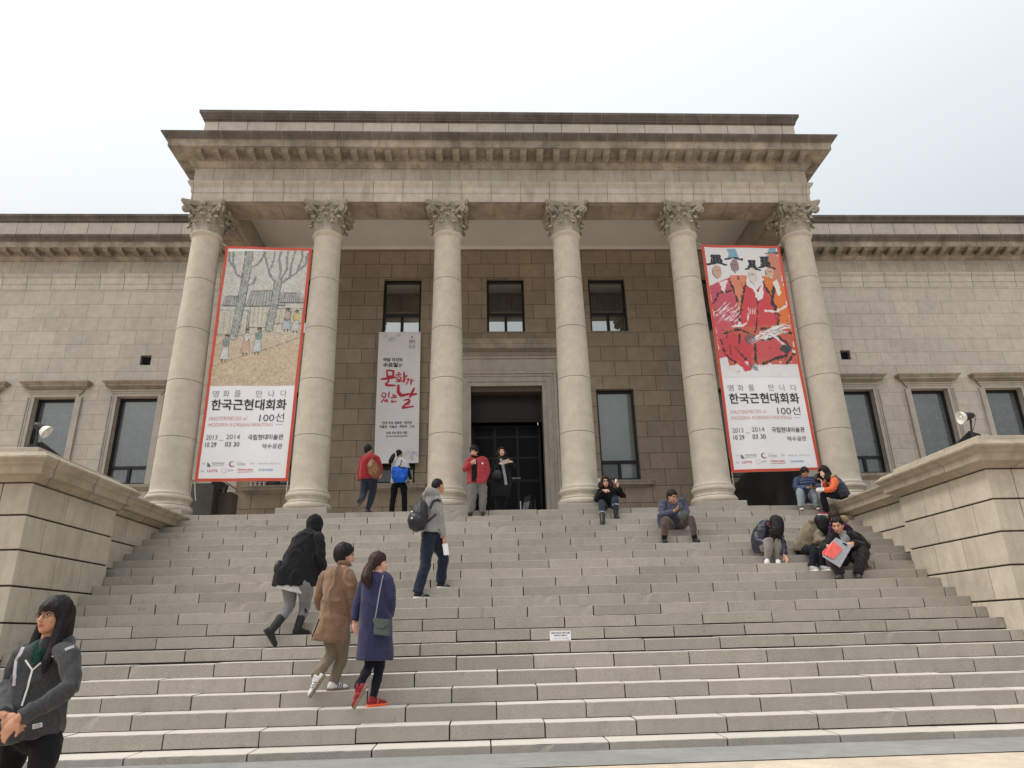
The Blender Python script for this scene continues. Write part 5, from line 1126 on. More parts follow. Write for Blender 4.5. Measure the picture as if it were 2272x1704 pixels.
# joints, garment rings (centre and half width) and extra points of every figure, metres
PEOPLE = {
 'blackcoat': (dict(H=(-2.846, -4.440, 2.450), N=(-2.843, -4.480, 2.340), SL=(-3.040, -4.440, 2.281), SR=(-2.735, -4.600, 2.238), EL=(-3.148, -4.460, 2.024), WL=(-3.145, -4.540, 1.842), ER=(-2.696, -4.600, 2.001), WR=(-2.660, -4.550, 1.799), P=(-2.990, -4.600, 1.748), HL=(-3.078, -4.540, 1.701), HR=(-2.853, -4.640, 1.658), KL=(-3.055, -4.580, 1.424), AL=(-3.153, -4.860, 1.136), TL=(-3.117, -4.840, 0.959), KR=(-2.878, -4.480, 1.414), AR=(-2.923, -4.600, 1.165), TR=(-2.799, -4.450, 1.064)),
  [(-2.838, -4.480, 2.357, 0.080), (-2.868, -4.500, 2.293, 0.154), (-2.890, -4.520, 2.190, 0.198), (-2.925, -4.550, 2.022, 0.224), (-2.960, -4.580, 1.856, 0.250), (-2.990, -4.600, 1.748, 0.271), (-3.001, -4.600, 1.648, 0.284)],
  dict(shirt=[(-3.000, -4.600, 1.674), (-3.011, -4.600, 1.606)], strap=[(-2.784, -4.900, 2.265), (-2.945, -4.900, 2.123), (-3.028, -4.900, 2.029)], bag=[(-3.199, -4.650, 1.866)])),
 'tancoat': (dict(H=(-2.179, -5.670, 1.906), N=(-2.186, -5.690, 1.776), SL=(-2.390, -5.620, 1.697), SR=(-2.087, -5.760, 1.656), EL=(-2.463, -5.600, 1.464), WL=(-2.453, -5.500, 1.351), ER=(-2.058, -5.740, 1.448), WR=(-2.045, -5.700, 1.227), P=(-2.244, -5.720, 1.157), HL=(-2.298, -5.670, 1.114), HR=(-2.146, -5.750, 1.088), KL=(-2.260, -5.720, 0.859), AL=(-2.368, -5.920, 0.656), TL=(-2.398, -5.920, 0.470), KR=(-2.157, -5.640, 0.821), AR=(-2.227, -5.700, 0.585), TR=(-2.107, -5.580, 0.477)),
  [(-2.192, -5.690, 1.782, 0.067), (-2.213, -5.690, 1.729, 0.122), (-2.234, -5.690, 1.665, 0.149), (-2.249, -5.720, 1.465, 0.145), (-2.246, -5.720, 1.293, 0.156), (-2.259, -5.720, 1.124, 0.190), (-2.274, -5.720, 0.997, 0.208)],
  dict(flap=[(-2.121, -6.120, 1.289), (-2.024, -6.120, 1.276)], slit=[(-2.318, -6.120, 1.218), (-2.378, -6.120, 1.039)])),
 'navycoat': (dict(H=(-1.756, -5.930, 1.784), N=(-1.761, -5.960, 1.669), SL=(-1.909, -5.880, 1.598), SR=(-1.642, -6.030, 1.615), EL=(-1.964, -5.880, 1.394), WL=(-2.000, -5.900, 1.194), ER=(-1.597, -6.030, 1.402), WR=(-1.619, -5.920, 1.240), P=(-1.762, -5.980, 1.132), HL=(-1.820, -5.930, 1.112), HR=(-1.692, -6.020, 1.098), KL=(-1.807, -5.980, 0.749), AL=(-1.886, -6.180, 0.556), TL=(-1.898, -6.180, 0.378), KR=(-1.708, -5.920, 0.723), AR=(-1.759, -5.980, 0.440), TR=(-1.645, -5.850, 0.336)),
  [(-1.755, -5.950, 1.681, 0.062), (-1.763, -5.960, 1.629, 0.124), (-1.771, -5.970, 1.577, 0.148), (-1.771, -5.980, 1.430, 0.150), (-1.768, -5.980, 1.275, 0.158), (-1.753, -5.980, 1.110, 0.175), (-1.753, -5.980, 0.949, 0.186), (-1.754, -5.980, 0.802, 0.197)],
  dict(hair=[(-1.827, -6.010, 1.781), (-1.848, -6.080, 1.706), (-1.854, -6.120, 1.613), (-1.827, -6.120, 1.535)], bag=[(-1.662, -6.200, 1.117)], strap=[(-1.641, -6.380, 1.622), (-1.669, -6.380, 1.493), (-1.706, -6.380, 1.209)])),
 'hoodie': (dict(H=(-1.268, -3.640, 3.097), N=(-1.299, -3.670, 2.971), SL=(-1.432, -3.580, 2.921), SR=(-1.258, -3.760, 2.850), EL=(-1.464, -3.540, 2.621), WL=(-1.478, -3.580, 2.332), ER=(-1.229, -3.760, 2.572), WR=(-1.176, -3.700, 2.356), P=(-1.368, -3.700, 2.382), HL=(-1.392, -3.740, 2.355), HR=(-1.304, -3.640, 2.355), KL=(-1.423, -3.760, 1.982), AL=(-1.514, -3.820, 1.600), TL=(-1.355, -3.680, 1.529), KR=(-1.188, -3.540, 2.075), AR=(-1.224, -3.530, 1.745), TR=(-1.129, -3.400, 1.679)),
  [(-1.299, -3.670, 2.987, 0.076), (-1.330, -3.680, 2.918, 0.115), (-1.335, -3.700, 2.822, 0.119), (-1.337, -3.700, 2.708, 0.121), (-1.351, -3.700, 2.572, 0.127), (-1.378, -3.700, 2.432, 0.147)],
  dict(pack=[(-1.523, -3.860, 2.651)], paper=[(-1.132, -3.750, 2.151)], hood=[(-1.355, -3.700, 3.013)])),
 'redsweater': (dict(H=(-2.865, -0.390, 4.521), N=(-2.864, -0.400, 4.421), SL=(-2.975, -0.370, 4.351), SR=(-2.677, -0.470, 4.332), EL=(-3.021, -0.370, 4.116), WL=(-3.020, -0.340, 3.918), ER=(-2.602, -0.480, 4.143), WR=(-2.615, -0.360, 4.063), P=(-2.824, -0.420, 3.937), HL=(-2.907, -0.390, 3.906), HR=(-2.738, -0.440, 3.893), KL=(-2.912, -0.420, 3.613), AL=(-2.936, -0.670, 3.445), TL=(-2.971, -0.680, 3.278), KR=(-2.751, -0.340, 3.635), AR=(-2.821, -0.420, 3.340), TR=(-2.737, -0.280, 3.332)),
  [(-2.860, -0.400, 4.436, 0.060), (-2.841, -0.400, 4.381, 0.135), (-2.822, -0.420, 4.307, 0.169), (-2.826, -0.420, 4.180, 0.178), (-2.832, -0.420, 4.043, 0.181), (-2.833, -0.420, 3.927, 0.179)],
  dict(bag=[(-2.689, -0.640, 4.078)], strap=[(-2.692, -0.920, 4.250), (-2.656, -0.920, 4.268)])),
 'whitetop': (dict(H=(-2.350, 0.380, 4.612), N=(-2.346, 0.370, 4.508), SL=(-2.449, 0.400, 4.449), SR=(-2.206, 0.310, 4.445), EL=(-2.475, 0.450, 4.285), WL=(-2.445, 0.500, 4.130), ER=(-2.141, 0.320, 4.250), WR=(-2.102, 0.380, 4.083), P=(-2.337, 0.350, 3.993), HL=(-2.420, 0.380, 3.981), HR=(-2.239, 0.330, 3.967), KL=(-2.448, 0.370, 3.666), KR=(-2.210, 0.370, 3.662), AL=(-2.463, 0.330, 3.340), AR=(-2.202, 0.370, 3.340), TL=(-2.455, 0.470, 3.364), TR=(-2.181, 0.510, 3.366)),
  [(-2.346, 0.370, 4.524, 0.057), (-2.332, 0.350, 4.472, 0.117), (-2.330, 0.350, 4.410, 0.142), (-2.337, 0.350, 4.301, 0.152), (-2.342, 0.350, 4.147, 0.154), (-2.340, 0.350, 3.999, 0.166)],
  dict(hair=[(-2.432, 0.300, 4.602), (-2.464, 0.250, 4.538), (-2.498, 0.230, 4.440), (-2.528, 0.250, 4.373)], bag=[(-2.299, 0.150, 4.138)], strap=[(-2.248, -0.150, 4.380), (-2.292, -0.150, 4.235)])),
 'redjacket': (dict(H=(-0.774, -0.750, 4.364), N=(-0.744, -0.720, 4.241), SL=(-0.877, -0.720, 4.189), SR=(-0.571, -0.690, 4.204), EL=(-0.948, -0.720, 4.026), WL=(-0.834, -0.870, 4.106), ER=(-0.521, -0.690, 3.991), WR=(-0.592, -0.770, 3.800), P=(-0.718, -0.720, 3.766), HL=(-0.792, -0.720, 3.745), HR=(-0.627, -0.700, 3.746), KL=(-0.804, -0.750, 3.475), KR=(-0.612, -0.730, 3.476), AL=(-0.839, -0.740, 3.195), AR=(-0.623, -0.720, 3.195), TL=(-0.865, -0.880, 3.112), TR=(-0.616, -0.870, 3.113)),
  [(-0.729, -0.720, 4.258, 0.076), (-0.721, -0.720, 4.193, 0.159), (-0.722, -0.720, 4.093, 0.164), (-0.717, -0.720, 3.952, 0.181), (-0.720, -0.720, 3.813, 0.192), (-0.721, -0.720, 3.738, 0.187)],
  dict(shirt=[(-0.754, -0.840, 4.170), (-0.755, -0.850, 3.982), (-0.760, -0.850, 3.820)], badge=[(-0.612, -1.120, 4.043)])),
 'doorwoman': (dict(H=(-0.210, 0.280, 4.608), N=(-0.224, 0.300, 4.504), SL=(-0.344, 0.300, 4.429), SR=(-0.051, 0.300, 4.438), EL=(-0.384, 0.320, 4.231), WL=(-0.254, 0.100, 4.323), ER=(0.032, 0.280, 4.292), WR=(-0.020, 0.100, 4.361), P=(-0.222, 0.300, 3.948), HL=(-0.284, 0.300, 3.937), HR=(-0.148, 0.300, 3.935), KL=(-0.289, 0.300, 3.640), KR=(-0.161, 0.300, 3.638), AL=(-0.300, 0.300, 3.340), AR=(-0.172, 0.300, 3.340), TL=(-0.310, 0.150, 3.263), TR=(-0.172, 0.150, 3.261)),
  [(-0.222, 0.300, 4.517, 0.072), (-0.207, 0.300, 4.440, 0.147), (-0.203, 0.300, 4.300, 0.164), (-0.219, 0.300, 4.111, 0.196), (-0.232, 0.300, 3.923, 0.207), (-0.237, 0.300, 3.664, 0.184)],
  dict(scarf=[(-0.228, 0.170, 4.446), (-0.195, 0.150, 4.290), (-0.156, 0.140, 4.075), (-0.136, 0.140, 3.889)], bag=[(-0.316, 0.100, 4.093)], paper=[(-0.134, 0.000, 4.341)])),
 'curly': (dict(H=(1.785, -0.550, 3.761), N=(1.802, -0.520, 3.665), SL=(1.654, -0.500, 3.588), SR=(1.997, -0.500, 3.587), EL=(1.565, -0.600, 3.416), WL=(1.702, -0.740, 3.571), ER=(2.114, -0.580, 3.477), WR=(2.003, -0.640, 3.663), P=(1.835, -0.400, 3.272), HL=(1.752, -0.460, 3.253), HR=(1.906, -0.460, 3.250), KL=(1.625, -0.860, 3.316), KR=(1.892, -0.860, 3.392), AL=(1.566, -1.180, 2.905), AR=(1.871, -0.920, 3.050), TL=(1.527, -1.380, 2.830), TR=(1.872, -1.100, 2.981)),
  [(1.803, -0.520, 3.680, 0.077), (1.815, -0.510, 3.614, 0.175), (1.822, -0.500, 3.543, 0.191), (1.826, -0.470, 3.446, 0.180), (1.836, -0.420, 3.330, 0.170), (1.830, -0.420, 3.238, 0.170)],
  dict(stick=[(1.945, -0.700, 3.724), (1.971, -0.700, 3.791)])),
 'blazer': (dict(H=(2.705, -1.840, 3.224), N=(2.735, -1.740, 3.129), SL=(2.572, -1.700, 3.149), SR=(2.943, -1.640, 3.182), EL=(2.521, -1.820, 2.925), WL=(2.673, -1.980, 2.950), ER=(2.971, -1.720, 2.989), WR=(2.838, -1.920, 2.875), P=(2.790, -1.570, 2.774), HL=(2.700, -1.620, 2.759), HR=(2.860, -1.620, 2.756), KL=(2.485, -2.040, 2.790), KR=(2.939, -2.040, 2.800), AL=(2.443, -2.040, 2.470), AR=(2.968, -2.030, 2.470), TL=(2.416, -2.230, 2.391), TR=(2.977, -2.200, 2.397)),
  [(2.734, -1.750, 3.142, 0.079), (2.737, -1.720, 3.096, 0.173), (2.741, -1.700, 2.996, 0.177), (2.757, -1.650, 2.883, 0.161), (2.780, -1.590, 2.772, 0.154)],
  dict(phone=[(2.754, -2.120, 3.025)], bag=[(2.818, -2.020, 2.860)], drape=[(2.507, -1.640, 2.861)])),
 'bluepuffer': (dict(H=(5.740, -0.600, 3.884), N=(5.754, -0.540, 3.766), SL=(5.609, -0.500, 3.759), SR=(5.941, -0.500, 3.766), EL=(5.508, -0.620, 3.576), WL=(5.622, -0.820, 3.549), ER=(5.966, -0.620, 3.614), WR=(5.794, -0.820, 3.546), P=(5.779, -0.360, 3.404), HL=(5.706, -0.380, 3.386), HR=(5.874, -0.380, 3.383), KL=(5.485, -0.800, 3.481), KR=(5.756, -0.800, 3.470), AL=(5.484, -0.780, 3.195), AR=(5.804, -0.760, 3.195), TL=(5.415, -0.920, 3.118), TR=(5.747, -0.900, 3.116)),
  [(5.752, -0.550, 3.784, 0.069), (5.748, -0.550, 3.731, 0.158), (5.748, -0.530, 3.644, 0.168), (5.756, -0.470, 3.535, 0.165), (5.775, -0.370, 3.387, 0.163)],
  dict(phone=[(5.686, -0.960, 3.568)])),
 'orange': (dict(H=(5.888, -1.080, 3.770), N=(5.979, -1.060, 3.670), SL=(6.052, -0.920, 3.662), SR=(6.001, -1.220, 3.577), EL=(5.958, -0.940, 3.527), WL=(5.859, -1.020, 3.600), ER=(5.896, -1.260, 3.427), WR=(5.763, -1.200, 3.417), P=(6.145, -1.080, 3.350), HL=(6.134, -1.000, 3.359), HR=(6.052, -1.140, 3.326), KL=(5.838, -1.010, 3.376), KR=(5.739, -1.160, 3.342), AL=(5.871, -0.980, 3.050), AR=(5.810, -1.040, 3.050), TL=(5.763, -0.980, 3.045), TR=(5.686, -1.050, 2.999)),
  [(5.994, -1.080, 3.687, 0.065), (6.050, -1.080, 3.628, 0.101), (6.104, -1.080, 3.525, 0.127), (6.141, -1.080, 3.408, 0.141), (6.176, -1.080, 3.307, 0.132)],
  dict(box=[(5.673, -1.240, 3.423)], stick=[(5.790, -1.130, 3.600), (5.729, -1.200, 3.463)], blackbag=[(5.814, -0.980, 3.697)])),
 'navypuffer': (dict(H=(4.024, -2.940, 2.509), N=(4.006, -2.800, 2.541), SL=(3.893, -2.700, 2.522), SR=(4.086, -2.760, 2.473), EL=(3.741, -2.770, 2.347), WL=(3.814, -2.920, 2.279), ER=(4.069, -2.920, 2.274), WR=(4.043, -3.000, 2.080), P=(3.875, -2.600, 2.186), HL=(3.848, -2.620, 2.184), HR=(3.941, -2.620, 2.182), KL=(3.833, -3.000, 2.292), KR=(3.967, -2.980, 2.286), AL=(3.812, -2.900, 2.035), AR=(3.975, -2.880, 2.035), TL=(3.723, -3.060, 1.960), TR=(3.920, -3.040, 1.964)),
  [(3.981, -2.770, 2.582, 0.076), (3.927, -2.720, 2.548, 0.116), (3.860, -2.680, 2.440, 0.137), (3.837, -2.640, 2.325, 0.137), (3.853, -2.600, 2.186, 0.132)],
  dict(hair=[(4.006, -2.980, 2.574), (3.983, -3.020, 2.451), (3.952, -3.020, 2.334)])),
 'olive': (dict(H=(4.838, -2.770, 2.567), N=(4.786, -2.700, 2.554), SL=(4.701, -2.620, 2.543), SR=(4.767, -2.760, 2.461), EL=(4.651, -2.720, 2.300), WL=(4.724, -2.820, 2.274), ER=(4.692, -2.870, 2.292), WR=(4.808, -2.900, 2.298), P=(4.529, -2.600, 2.185), HL=(4.518, -2.620, 2.171), HR=(4.584, -2.620, 2.158), KL=(4.522, -3.020, 2.137), KR=(4.592, -3.040, 2.105), AL=(4.392, -3.120, 1.890), AR=(4.549, -3.120, 1.890), TL=(4.382, -3.260, 1.833), TR=(4.577, -3.240, 1.825)),
  [(4.779, -2.700, 2.585, 0.071), (4.711, -2.680, 2.540, 0.108), (4.658, -2.660, 2.453, 0.125), (4.595, -2.620, 2.350, 0.138), (4.539, -2.600, 2.245, 0.135), (4.493, -2.590, 2.145, 0.113)],
  dict(hair=[(4.796, -2.800, 2.624), (4.821, -2.820, 2.499), (4.836, -2.820, 2.379)])),
 'blackjacket': (dict(H=(4.903, -3.130, 2.491), N=(4.985, -3.050, 2.363), SL=(4.828, -3.030, 2.316), SR=(5.228, -3.000, 2.325), EL=(4.594, -3.200, 2.138), WL=(4.567, -3.410, 2.148), ER=(5.291, -3.100, 2.171), WR=(4.957, -3.370, 2.191), P=(5.092, -2.930, 1.974), HL=(4.995, -2.950, 1.963), HR=(5.169, -2.950, 1.959), KL=(4.605, -3.390, 2.049), KR=(5.102, -3.370, 2.064), AL=(4.656, -3.430, 1.745), AR=(4.930, -3.410, 1.745), TL=(4.495, -3.600, 1.668), TR=(4.838, -3.610, 1.660)),
  [(4.980, -3.070, 2.388, 0.078), (5.003, -3.050, 2.316, 0.196), (5.036, -3.010, 2.210, 0.204), (5.074, -2.970, 2.098, 0.190), (5.090, -2.930, 1.963, 0.180)],
  dict(sheet=[(4.405, -3.510, 2.062), (4.682, -3.450, 2.273), (4.908, -3.450, 2.148), (4.606, -3.550, 1.827), (4.379, -3.550, 1.987)])),
 'purple': (dict(H=(5.295, -2.300, 2.724), N=(5.334, -2.280, 2.631), SL=(5.213, -2.250, 2.574), SR=(5.473, -2.330, 2.571), EL=(5.085, -2.400, 2.406), WL=(5.047, -2.550, 2.314), ER=(5.482, -2.400, 2.399), WR=(5.269, -2.550, 2.285), P=(5.391, -2.280, 2.217), HL=(5.314, -2.300, 2.204), HR=(5.456, -2.300, 2.201), KL=(5.070, -2.720, 2.208), KR=(5.410, -2.720, 2.166), AL=(4.873, -3.100, 1.890), AR=(5.225, -3.100, 1.890), TL=(4.772, -3.250, 1.826), TR=(5.218, -3.220, 1.809)),
  [(5.354, -2.280, 2.669, 0.070), (5.351, -2.300, 2.603, 0.140), (5.369, -2.300, 2.489, 0.159), (5.379, -2.300, 2.339, 0.165), (5.376, -2.300, 2.190, 0.164)],
  dict(fur=[(5.464, -2.270, 2.707)])),
 'girl': (dict(H=(-3.544, -8.700, 1.203), N=(-3.556, -8.680, 1.025), SL=(-3.764, -8.580, 0.974), SR=(-3.351, -8.800, 0.966), EL=(-3.806, -8.600, 0.768), WL=(-3.578, -8.960, 0.624), ER=(-3.244, -8.880, 0.771), WR=(-3.422, -9.060, 0.617), P=(-3.539, -8.700, 0.493), HL=(-3.647, -8.650, 0.446), HR=(-3.434, -8.750, 0.453)),
  [(-3.561, -8.680, 1.019, 0.076), (-3.549, -8.700, 0.982, 0.155), (-3.553, -8.700, 0.899, 0.168), (-3.547, -8.700, 0.800, 0.167), (-3.541, -8.700, 0.702, 0.173), (-3.546, -8.700, 0.588, 0.187), (-3.553, -8.700, 0.512, 0.189), (-3.546, -8.700, 0.457, 0.181)],
  dict(zip_=[(-3.262, -9.300, 0.888), (-3.268, -9.300, 0.804), (-3.283, -9.300, 0.697)], colL=[(-3.311, -9.300, 0.944), (-3.262, -9.300, 0.888)], colR=[(-3.155, -9.300, 0.963), (-3.221, -9.300, 0.925), (-3.262, -9.300, 0.888)], strL=[(-3.338, -9.300, 1.013), (-3.360, -9.300, 0.946), (-3.353, -9.300, 0.870), (-3.344, -9.300, 0.806)], strR=[(-3.093, -9.300, 0.992), (-3.067, -9.300, 1.003), (-3.046, -9.300, 1.008)], patch=[(-3.196, -9.300, 0.572), (-3.143, -9.300, 0.584), (-3.148, -9.300, 0.608), (-3.201, -9.300, 0.598)], hand=[(-3.484, -9.020, 0.571)], tee=[(-3.263, -9.300, 0.996), (-3.192, -9.300, 0.995), (-3.259, -9.300, 0.898)])),
}
# ------------------------------------------------------------------ people: the figures
FOLD = dict(fold=.012, ff=8)
C_black = cloth_mat('black wool', (30, 29, 32), lo=(44, 43, 46)); C_black2 = cloth_mat('black jersey', (24, 23, 26)); C_char = cloth_mat('charcoal sweatshirt', (66, 67, 70), lo=(84, 85, 88)); C_white = cloth_mat('white cotton', (222, 222, 224), var=.04)
C_grey = cloth_mat('grey leggings', (128, 126, 126)); C_tan = cloth_mat('camel wool', (138, 106, 82), lo=(152, 120, 96)); C_khaki = cloth_mat('khaki cotton', (132, 116, 96)); C_navy = cloth_mat('navy wool', (52, 54, 88), lo=(64, 66, 104)); C_ink = cloth_mat('black denim', (24, 26, 38))
C_heather = cloth_mat('heather grey fleece', (158, 157, 156), lo=(140, 139, 139)); C_denim = cloth_mat('blue denim', (34, 43, 62), denim=.18); C_denim2 = cloth_mat('dark blue denim', (42, 50, 68), denim=.15); C_pale = cloth_mat('faded denim', (150, 165, 172), denim=.25)
C_red = cloth_mat('red knit', (168, 24, 34)); C_redj = cloth_mat('red quilted nylon', (178, 34, 50), rough=.6, sheen=.1, spec=.35); C_greyp = cloth_mat('grey flannel', (122, 118, 116)); C_blazer = cloth_mat('slate blue tweed', (74, 80, 102), lo=(92, 96, 118)); C_brownp = cloth_mat('brown trousers', (92, 76, 70))
C_bpuff = cloth_mat('blue down nylon', (36, 62, 104), rough=.45, sheen=.05, spec=.45); C_npuff = cloth_mat('navy down nylon', (44, 46, 66), rough=.4, sheen=.05, spec=.5); C_orange = cloth_mat('orange nylon', (250, 104, 26), rough=.6); C_olive = cloth_mat('olive canvas', (136, 124, 102), lo=(120, 108, 88)); C_purple = cloth_mat('purple jersey', (62, 26, 64)); C_fur = cloth_mat('tan fur', (170, 140, 100), var=.25)
C_scarf = cloth_mat('pale blue scarf', (164, 176, 180), var=.2); C_beanie = cloth_mat('dark beanie', (40, 24, 30)); C_green = cloth_mat('dark green tee', (12, 62, 50))
L_black = plain('black leather', (.014, .013, .014), .42, var=.3, scale=20); L_brown = plain('brown leather', lin(122, 80, 52), .5, var=.2, scale=8); L_dk = plain('dark brown leather', lin(78, 48, 38), .45); L_grey = plain('grey green leather', lin(72, 78, 78), .5, var=.12); S_sole = plain('grey rubber sole', lin(112, 106, 100), .8); S_white = plain('white sole', lin(225, 222, 218), .6); S_dark = plain('dark sole', (.02, .02, .02), .8); S_gum = plain('gum sole', lin(128, 110, 92), .7)
N_white = plain('white shoe leather', lin(225, 225, 226), .45); N_red = plain('red mesh', lin(140, 28, 42), .7); N_grey = plain('grey suede', lin(160, 160, 162), .8); N_black = plain('black canvas', (.018, .018, .02), .8); N_or = plain('orange trim', lin(255, 110, 60), .5); M_phone = plain('phone', (.012, .012, .014), .2, spec=.6); M_paper = plain('paper', lin(190, 180, 168), .8, var=.05); M_wpaper = plain('white carton', lin(232, 232, 232), .7, var=.03); M_strap = plain('black webbing', (.02, .02, .022), .7); M_silver = plain('silver chain strap', lin(150, 150, 168), .4, .4); M_nblue = plain('bright blue nylon', lin(12, 92, 208), .5, var=.2, scale=10, bump=.3)
M_gl = plain('spectacle frame', (.02, .016, .016), .3); M_lens = plain('dark lens', (.03, .018, .014), .15, spec=.7)
DN = Vector((0, 0, -1))
def own(name, label, cat, build, mats, group=None, smooth=40, bevel=0):
    o = build.build(name, mats, None, smooth=smooth, bevel=bevel); return tag(o, label, cat, group)
def lace_bits(sh_P, o, mat, k):
    sh, P = sh_P; mb = MB()
    for y in (.105, .125, .145, .165): mb.tube([P(-.026, y, .070 - (y - .105) * .35), P(0, y + .006, .082 - (y - .105) * .42), P(.026, y, .070 - (y - .105) * .35)], .0035 * k, 5)
    mb.build('lace', mat, sh)
def stripes(sh_P, mat, k, n=3, side=1):
    sh, P = sh_P
    mb = MB()
    for sd in (-1, 1):
        for i in range(n):
            y = .095 + i * .026; mb.bar(P(sd * .0445, y, .028), P(sd * .036, y + .016, .068), .008 * k, .004 * k)
    mb.build('stripe', mat, sh)

# 1 --- young woman in the foreground
p = Person('girl', 'young woman with glasses, long black hair and charcoal sweatshirt standing nearest, hands folded', (-.24, -.96, .10), .235, M_skin2)
J = p.J; k = p.k
for q, dx in (('L', -.02), ('R', .03)):
    J['K' + q] = J['H' + q] + Vector((dx, -.03, -.42)); J['A' + q] = J['K' + q] + Vector((0, .03, -.38)); J['T' + q] = J['A' + q] + Vector((-.10, -.13, -.075))
gr = -.08; zmin = min(J['TL'].z, J['TR'].z)
for q in 'LR': J['A' + q].z = gr + .075; J['T' + q].z = gr; J['K' + q].z = (J['H' + q].z + gr) / 2 + .02
p.o.location.z = gr
J['HR'].y += .05; J['HL'].y -= .03
p.body(hands=(((.88, -.12, -.46), (.1, .9, -.35), -1), ((-.62, -.05, -.78), (.1, .95, -.2), 1)), vox=.005, curl=(.45, .35), lips=M_lip)
g = G(); R_ = p.R; g.rings(R_, [.085, .105, .12, .125, .13, .145, .16, .165]); p.sleeves(g, .062, .056, .044, .0); gtop = p.J['N']
g.limb([gtop + Vector((-.10, .02, .0)), gtop + Vector((-.02, .10, .03)), gtop + Vector((.10, .05, .01)), gtop + Vector((.15, -.02, -.02))], [.034, .05, .046, .03], 12)
J['HR'].y += 0; jk = g.fuse('hooded_sweatshirt', C_char, p.o, vox=.0075, smooth=3, fold=.009, ff=8)
g = G(); n_ = gtop; r, f, u = p.fr
g.ell(V(R_[1]) + f * .055 + UP * -.035, .075, .075, .115, (r, f, u)); g.fuse('tee_shirt', C_green, p.o, vox=.006, smooth=3); vx = p.X['tee']; Q = ray_pts(jk, [vx[0] + Vector((-.10, 0, .03)), vx[0] + Vector((.09, 0, .04)), vx[1]], .004, 1)
mb = MB(); NN = 9; vs = []; ix = {}
for i in range(NN + 1):
    for j in range(NN + 1 - i): ix[i, j] = len(vs); vs.append(p.X['tee'][0] * ((NN - i - j) / NN) + p.X['tee'][1] * (i / NN) + p.X['tee'][2] * (j / NN))
vs = ray_pts(jk, vs, .003, 1); mb.add(vs, [(ix[i, j], ix[i + 1, j], ix[i, j + 1]) for i in range(NN) for j in range(NN - i)] + [(ix[i + 1, j], ix[i + 1, j + 1], ix[i, j + 1]) for i in range(NN) for j in range(NN - i - 1)]); tf_ = mb.build('tee_front', C_green, p.o, smooth=True); so_ = tf_.modifiers.new('s', 'SOLIDIFY'); so_.thickness = .002
p.legs(C_black2, (.088, .066, .050), ext=.02)
g = G(); hair_cap(g, J['H'], p.fr, k, front=.030, side=-.09, back=-.12, th=.014, puff=1.02)
P = p.P
for sg, pts in ((1, [(.068, .0, .04), (.080, -.005, -.06), (.085, .0, -.17), (.080, .03, -.27), (.06, .05, -.33)]), (-1, [(-.068, .0, .04), (-.078, .01, -.06), (-.080, .02, -.17), (-.090, .05, -.27), (-.095, .06, -.34)])): g.limb([P(*q) for q in pts], [.030 * k, .034 * k, .038 * k, .032 * k, .010 * k], 12)
g.limb([P(0, -.06, .04), P(0, -.085, -.08), P(0, -.085, -.2), P(0, -.08, -.28)], [.08 * k, .075 * k, .07 * k, .04 * k], 14)
for i in range(9): x = -.060 + i * .015; g.limb([P(x * .9, .066 - abs(x) * .35, .080), P(x, .090 - abs(x) * .55, .058), P(x * 1.02, .095 - abs(x) * .60, .026 - .004 * (i % 2))], [.012 * k, .0125 * k, .008 * k], 8)
g.fuse('hair', H_black, p.o, vox=.006, smooth=2, strand=.004)
p.glasses(M_gl)
for key, w, nm in (('zip_', .011, 'zip'), ('colL', .010, 'zip'), ('colR', .010, 'zip'), ('strL', .020, 'hood_edge'), ('strR', .022, 'hood_edge')): ribbon(jk, p.X[key], w, C_white if nm == 'hood_edge' else S_white, nm, p.o)
Q = ray_pts(jk, p.X['patch'] + p.X['patch'][:1], .004, 1)[:4]; mb = MB(); dd = (Q[0] - CAMP).normalized() * .003; mb.add([*Q, *[q + dd for q in Q]], [(0, 1, 2, 3), (7, 6, 5, 4), (0, 4, 5, 1), (1, 5, 6, 2), (2, 6, 7, 3), (3, 7, 4, 0)]); mb.build('sewn_label', C_white, p.o)
c_ = sum(Q, Vector()) / 4 - dd * 1.4; mb = MB(); ex = (Q[1] - Q[0]) * .3; ez = (Q[3] - Q[0]) * .22; mb.tube([c_ + ex * math.cos(a) + ez * math.sin(a) for a in [i * .42 for i in range(16)]], .0012, 5); mb.build('label_print', M_ink2, p.o)
p.shoes(N_black, S_dark)

# 2 --- black coat, climbing
p = Person('blackcoat', 'person in black hooded coat, white shirt tail, grey leggings and black boots climbing', (.55, .8, -.1), .205)
J = p.J; k = 1.0; p.k = .98
p.body(hands=(None, ((.2, -.1, -.9), (0, 1, 0), 1)), eyes=False)
g = G(); R6 = p.R[:6] + [(p.R[5][0] - .005, p.R[5][1], p.R[5][2] - .085, p.R[5][3] + .005)]; g.rings(R6, [.09, .13, .15, .155, .16, .165, .165]); p.sleeves(g, .070, .060, .050); jk = g.fuse('coat', C_black, p.o, **FOLD)
g = G(); g.ell(J['H'] + UP * .01, .105, .115, .135, p.fr); g.limb([J['H'] + UP * -.02, J['H'].lerp(J['N'], .6), J['N']], [.10, .10, .095]); g.fuse('hood', C_black2, p.o, fold=.006, ff=12)
x = p.X['shirt']; g = G(); g.rings([(x[0].x - .01, x[0].y, x[0].z, .205), (x[1].x - .02, x[1].y, x[1].z - .01, .195)], [.14, .14]); g.fuse('shirt_tail', C_white, p.o, fold=.006, ff=14)
p.legs(C_grey, (.100, .072, .058), 'leggings', stop=.5)
for q, fl in (('L', False), ('R', True)): shoe(p.o, J['A' + q], J['T' + q], 1.0, N_black, S_dark, fl, boot=J['K' + q], L=.245)
ribbon(jk, p.X['strap'], .022, M_strap, 'strap', p.o)
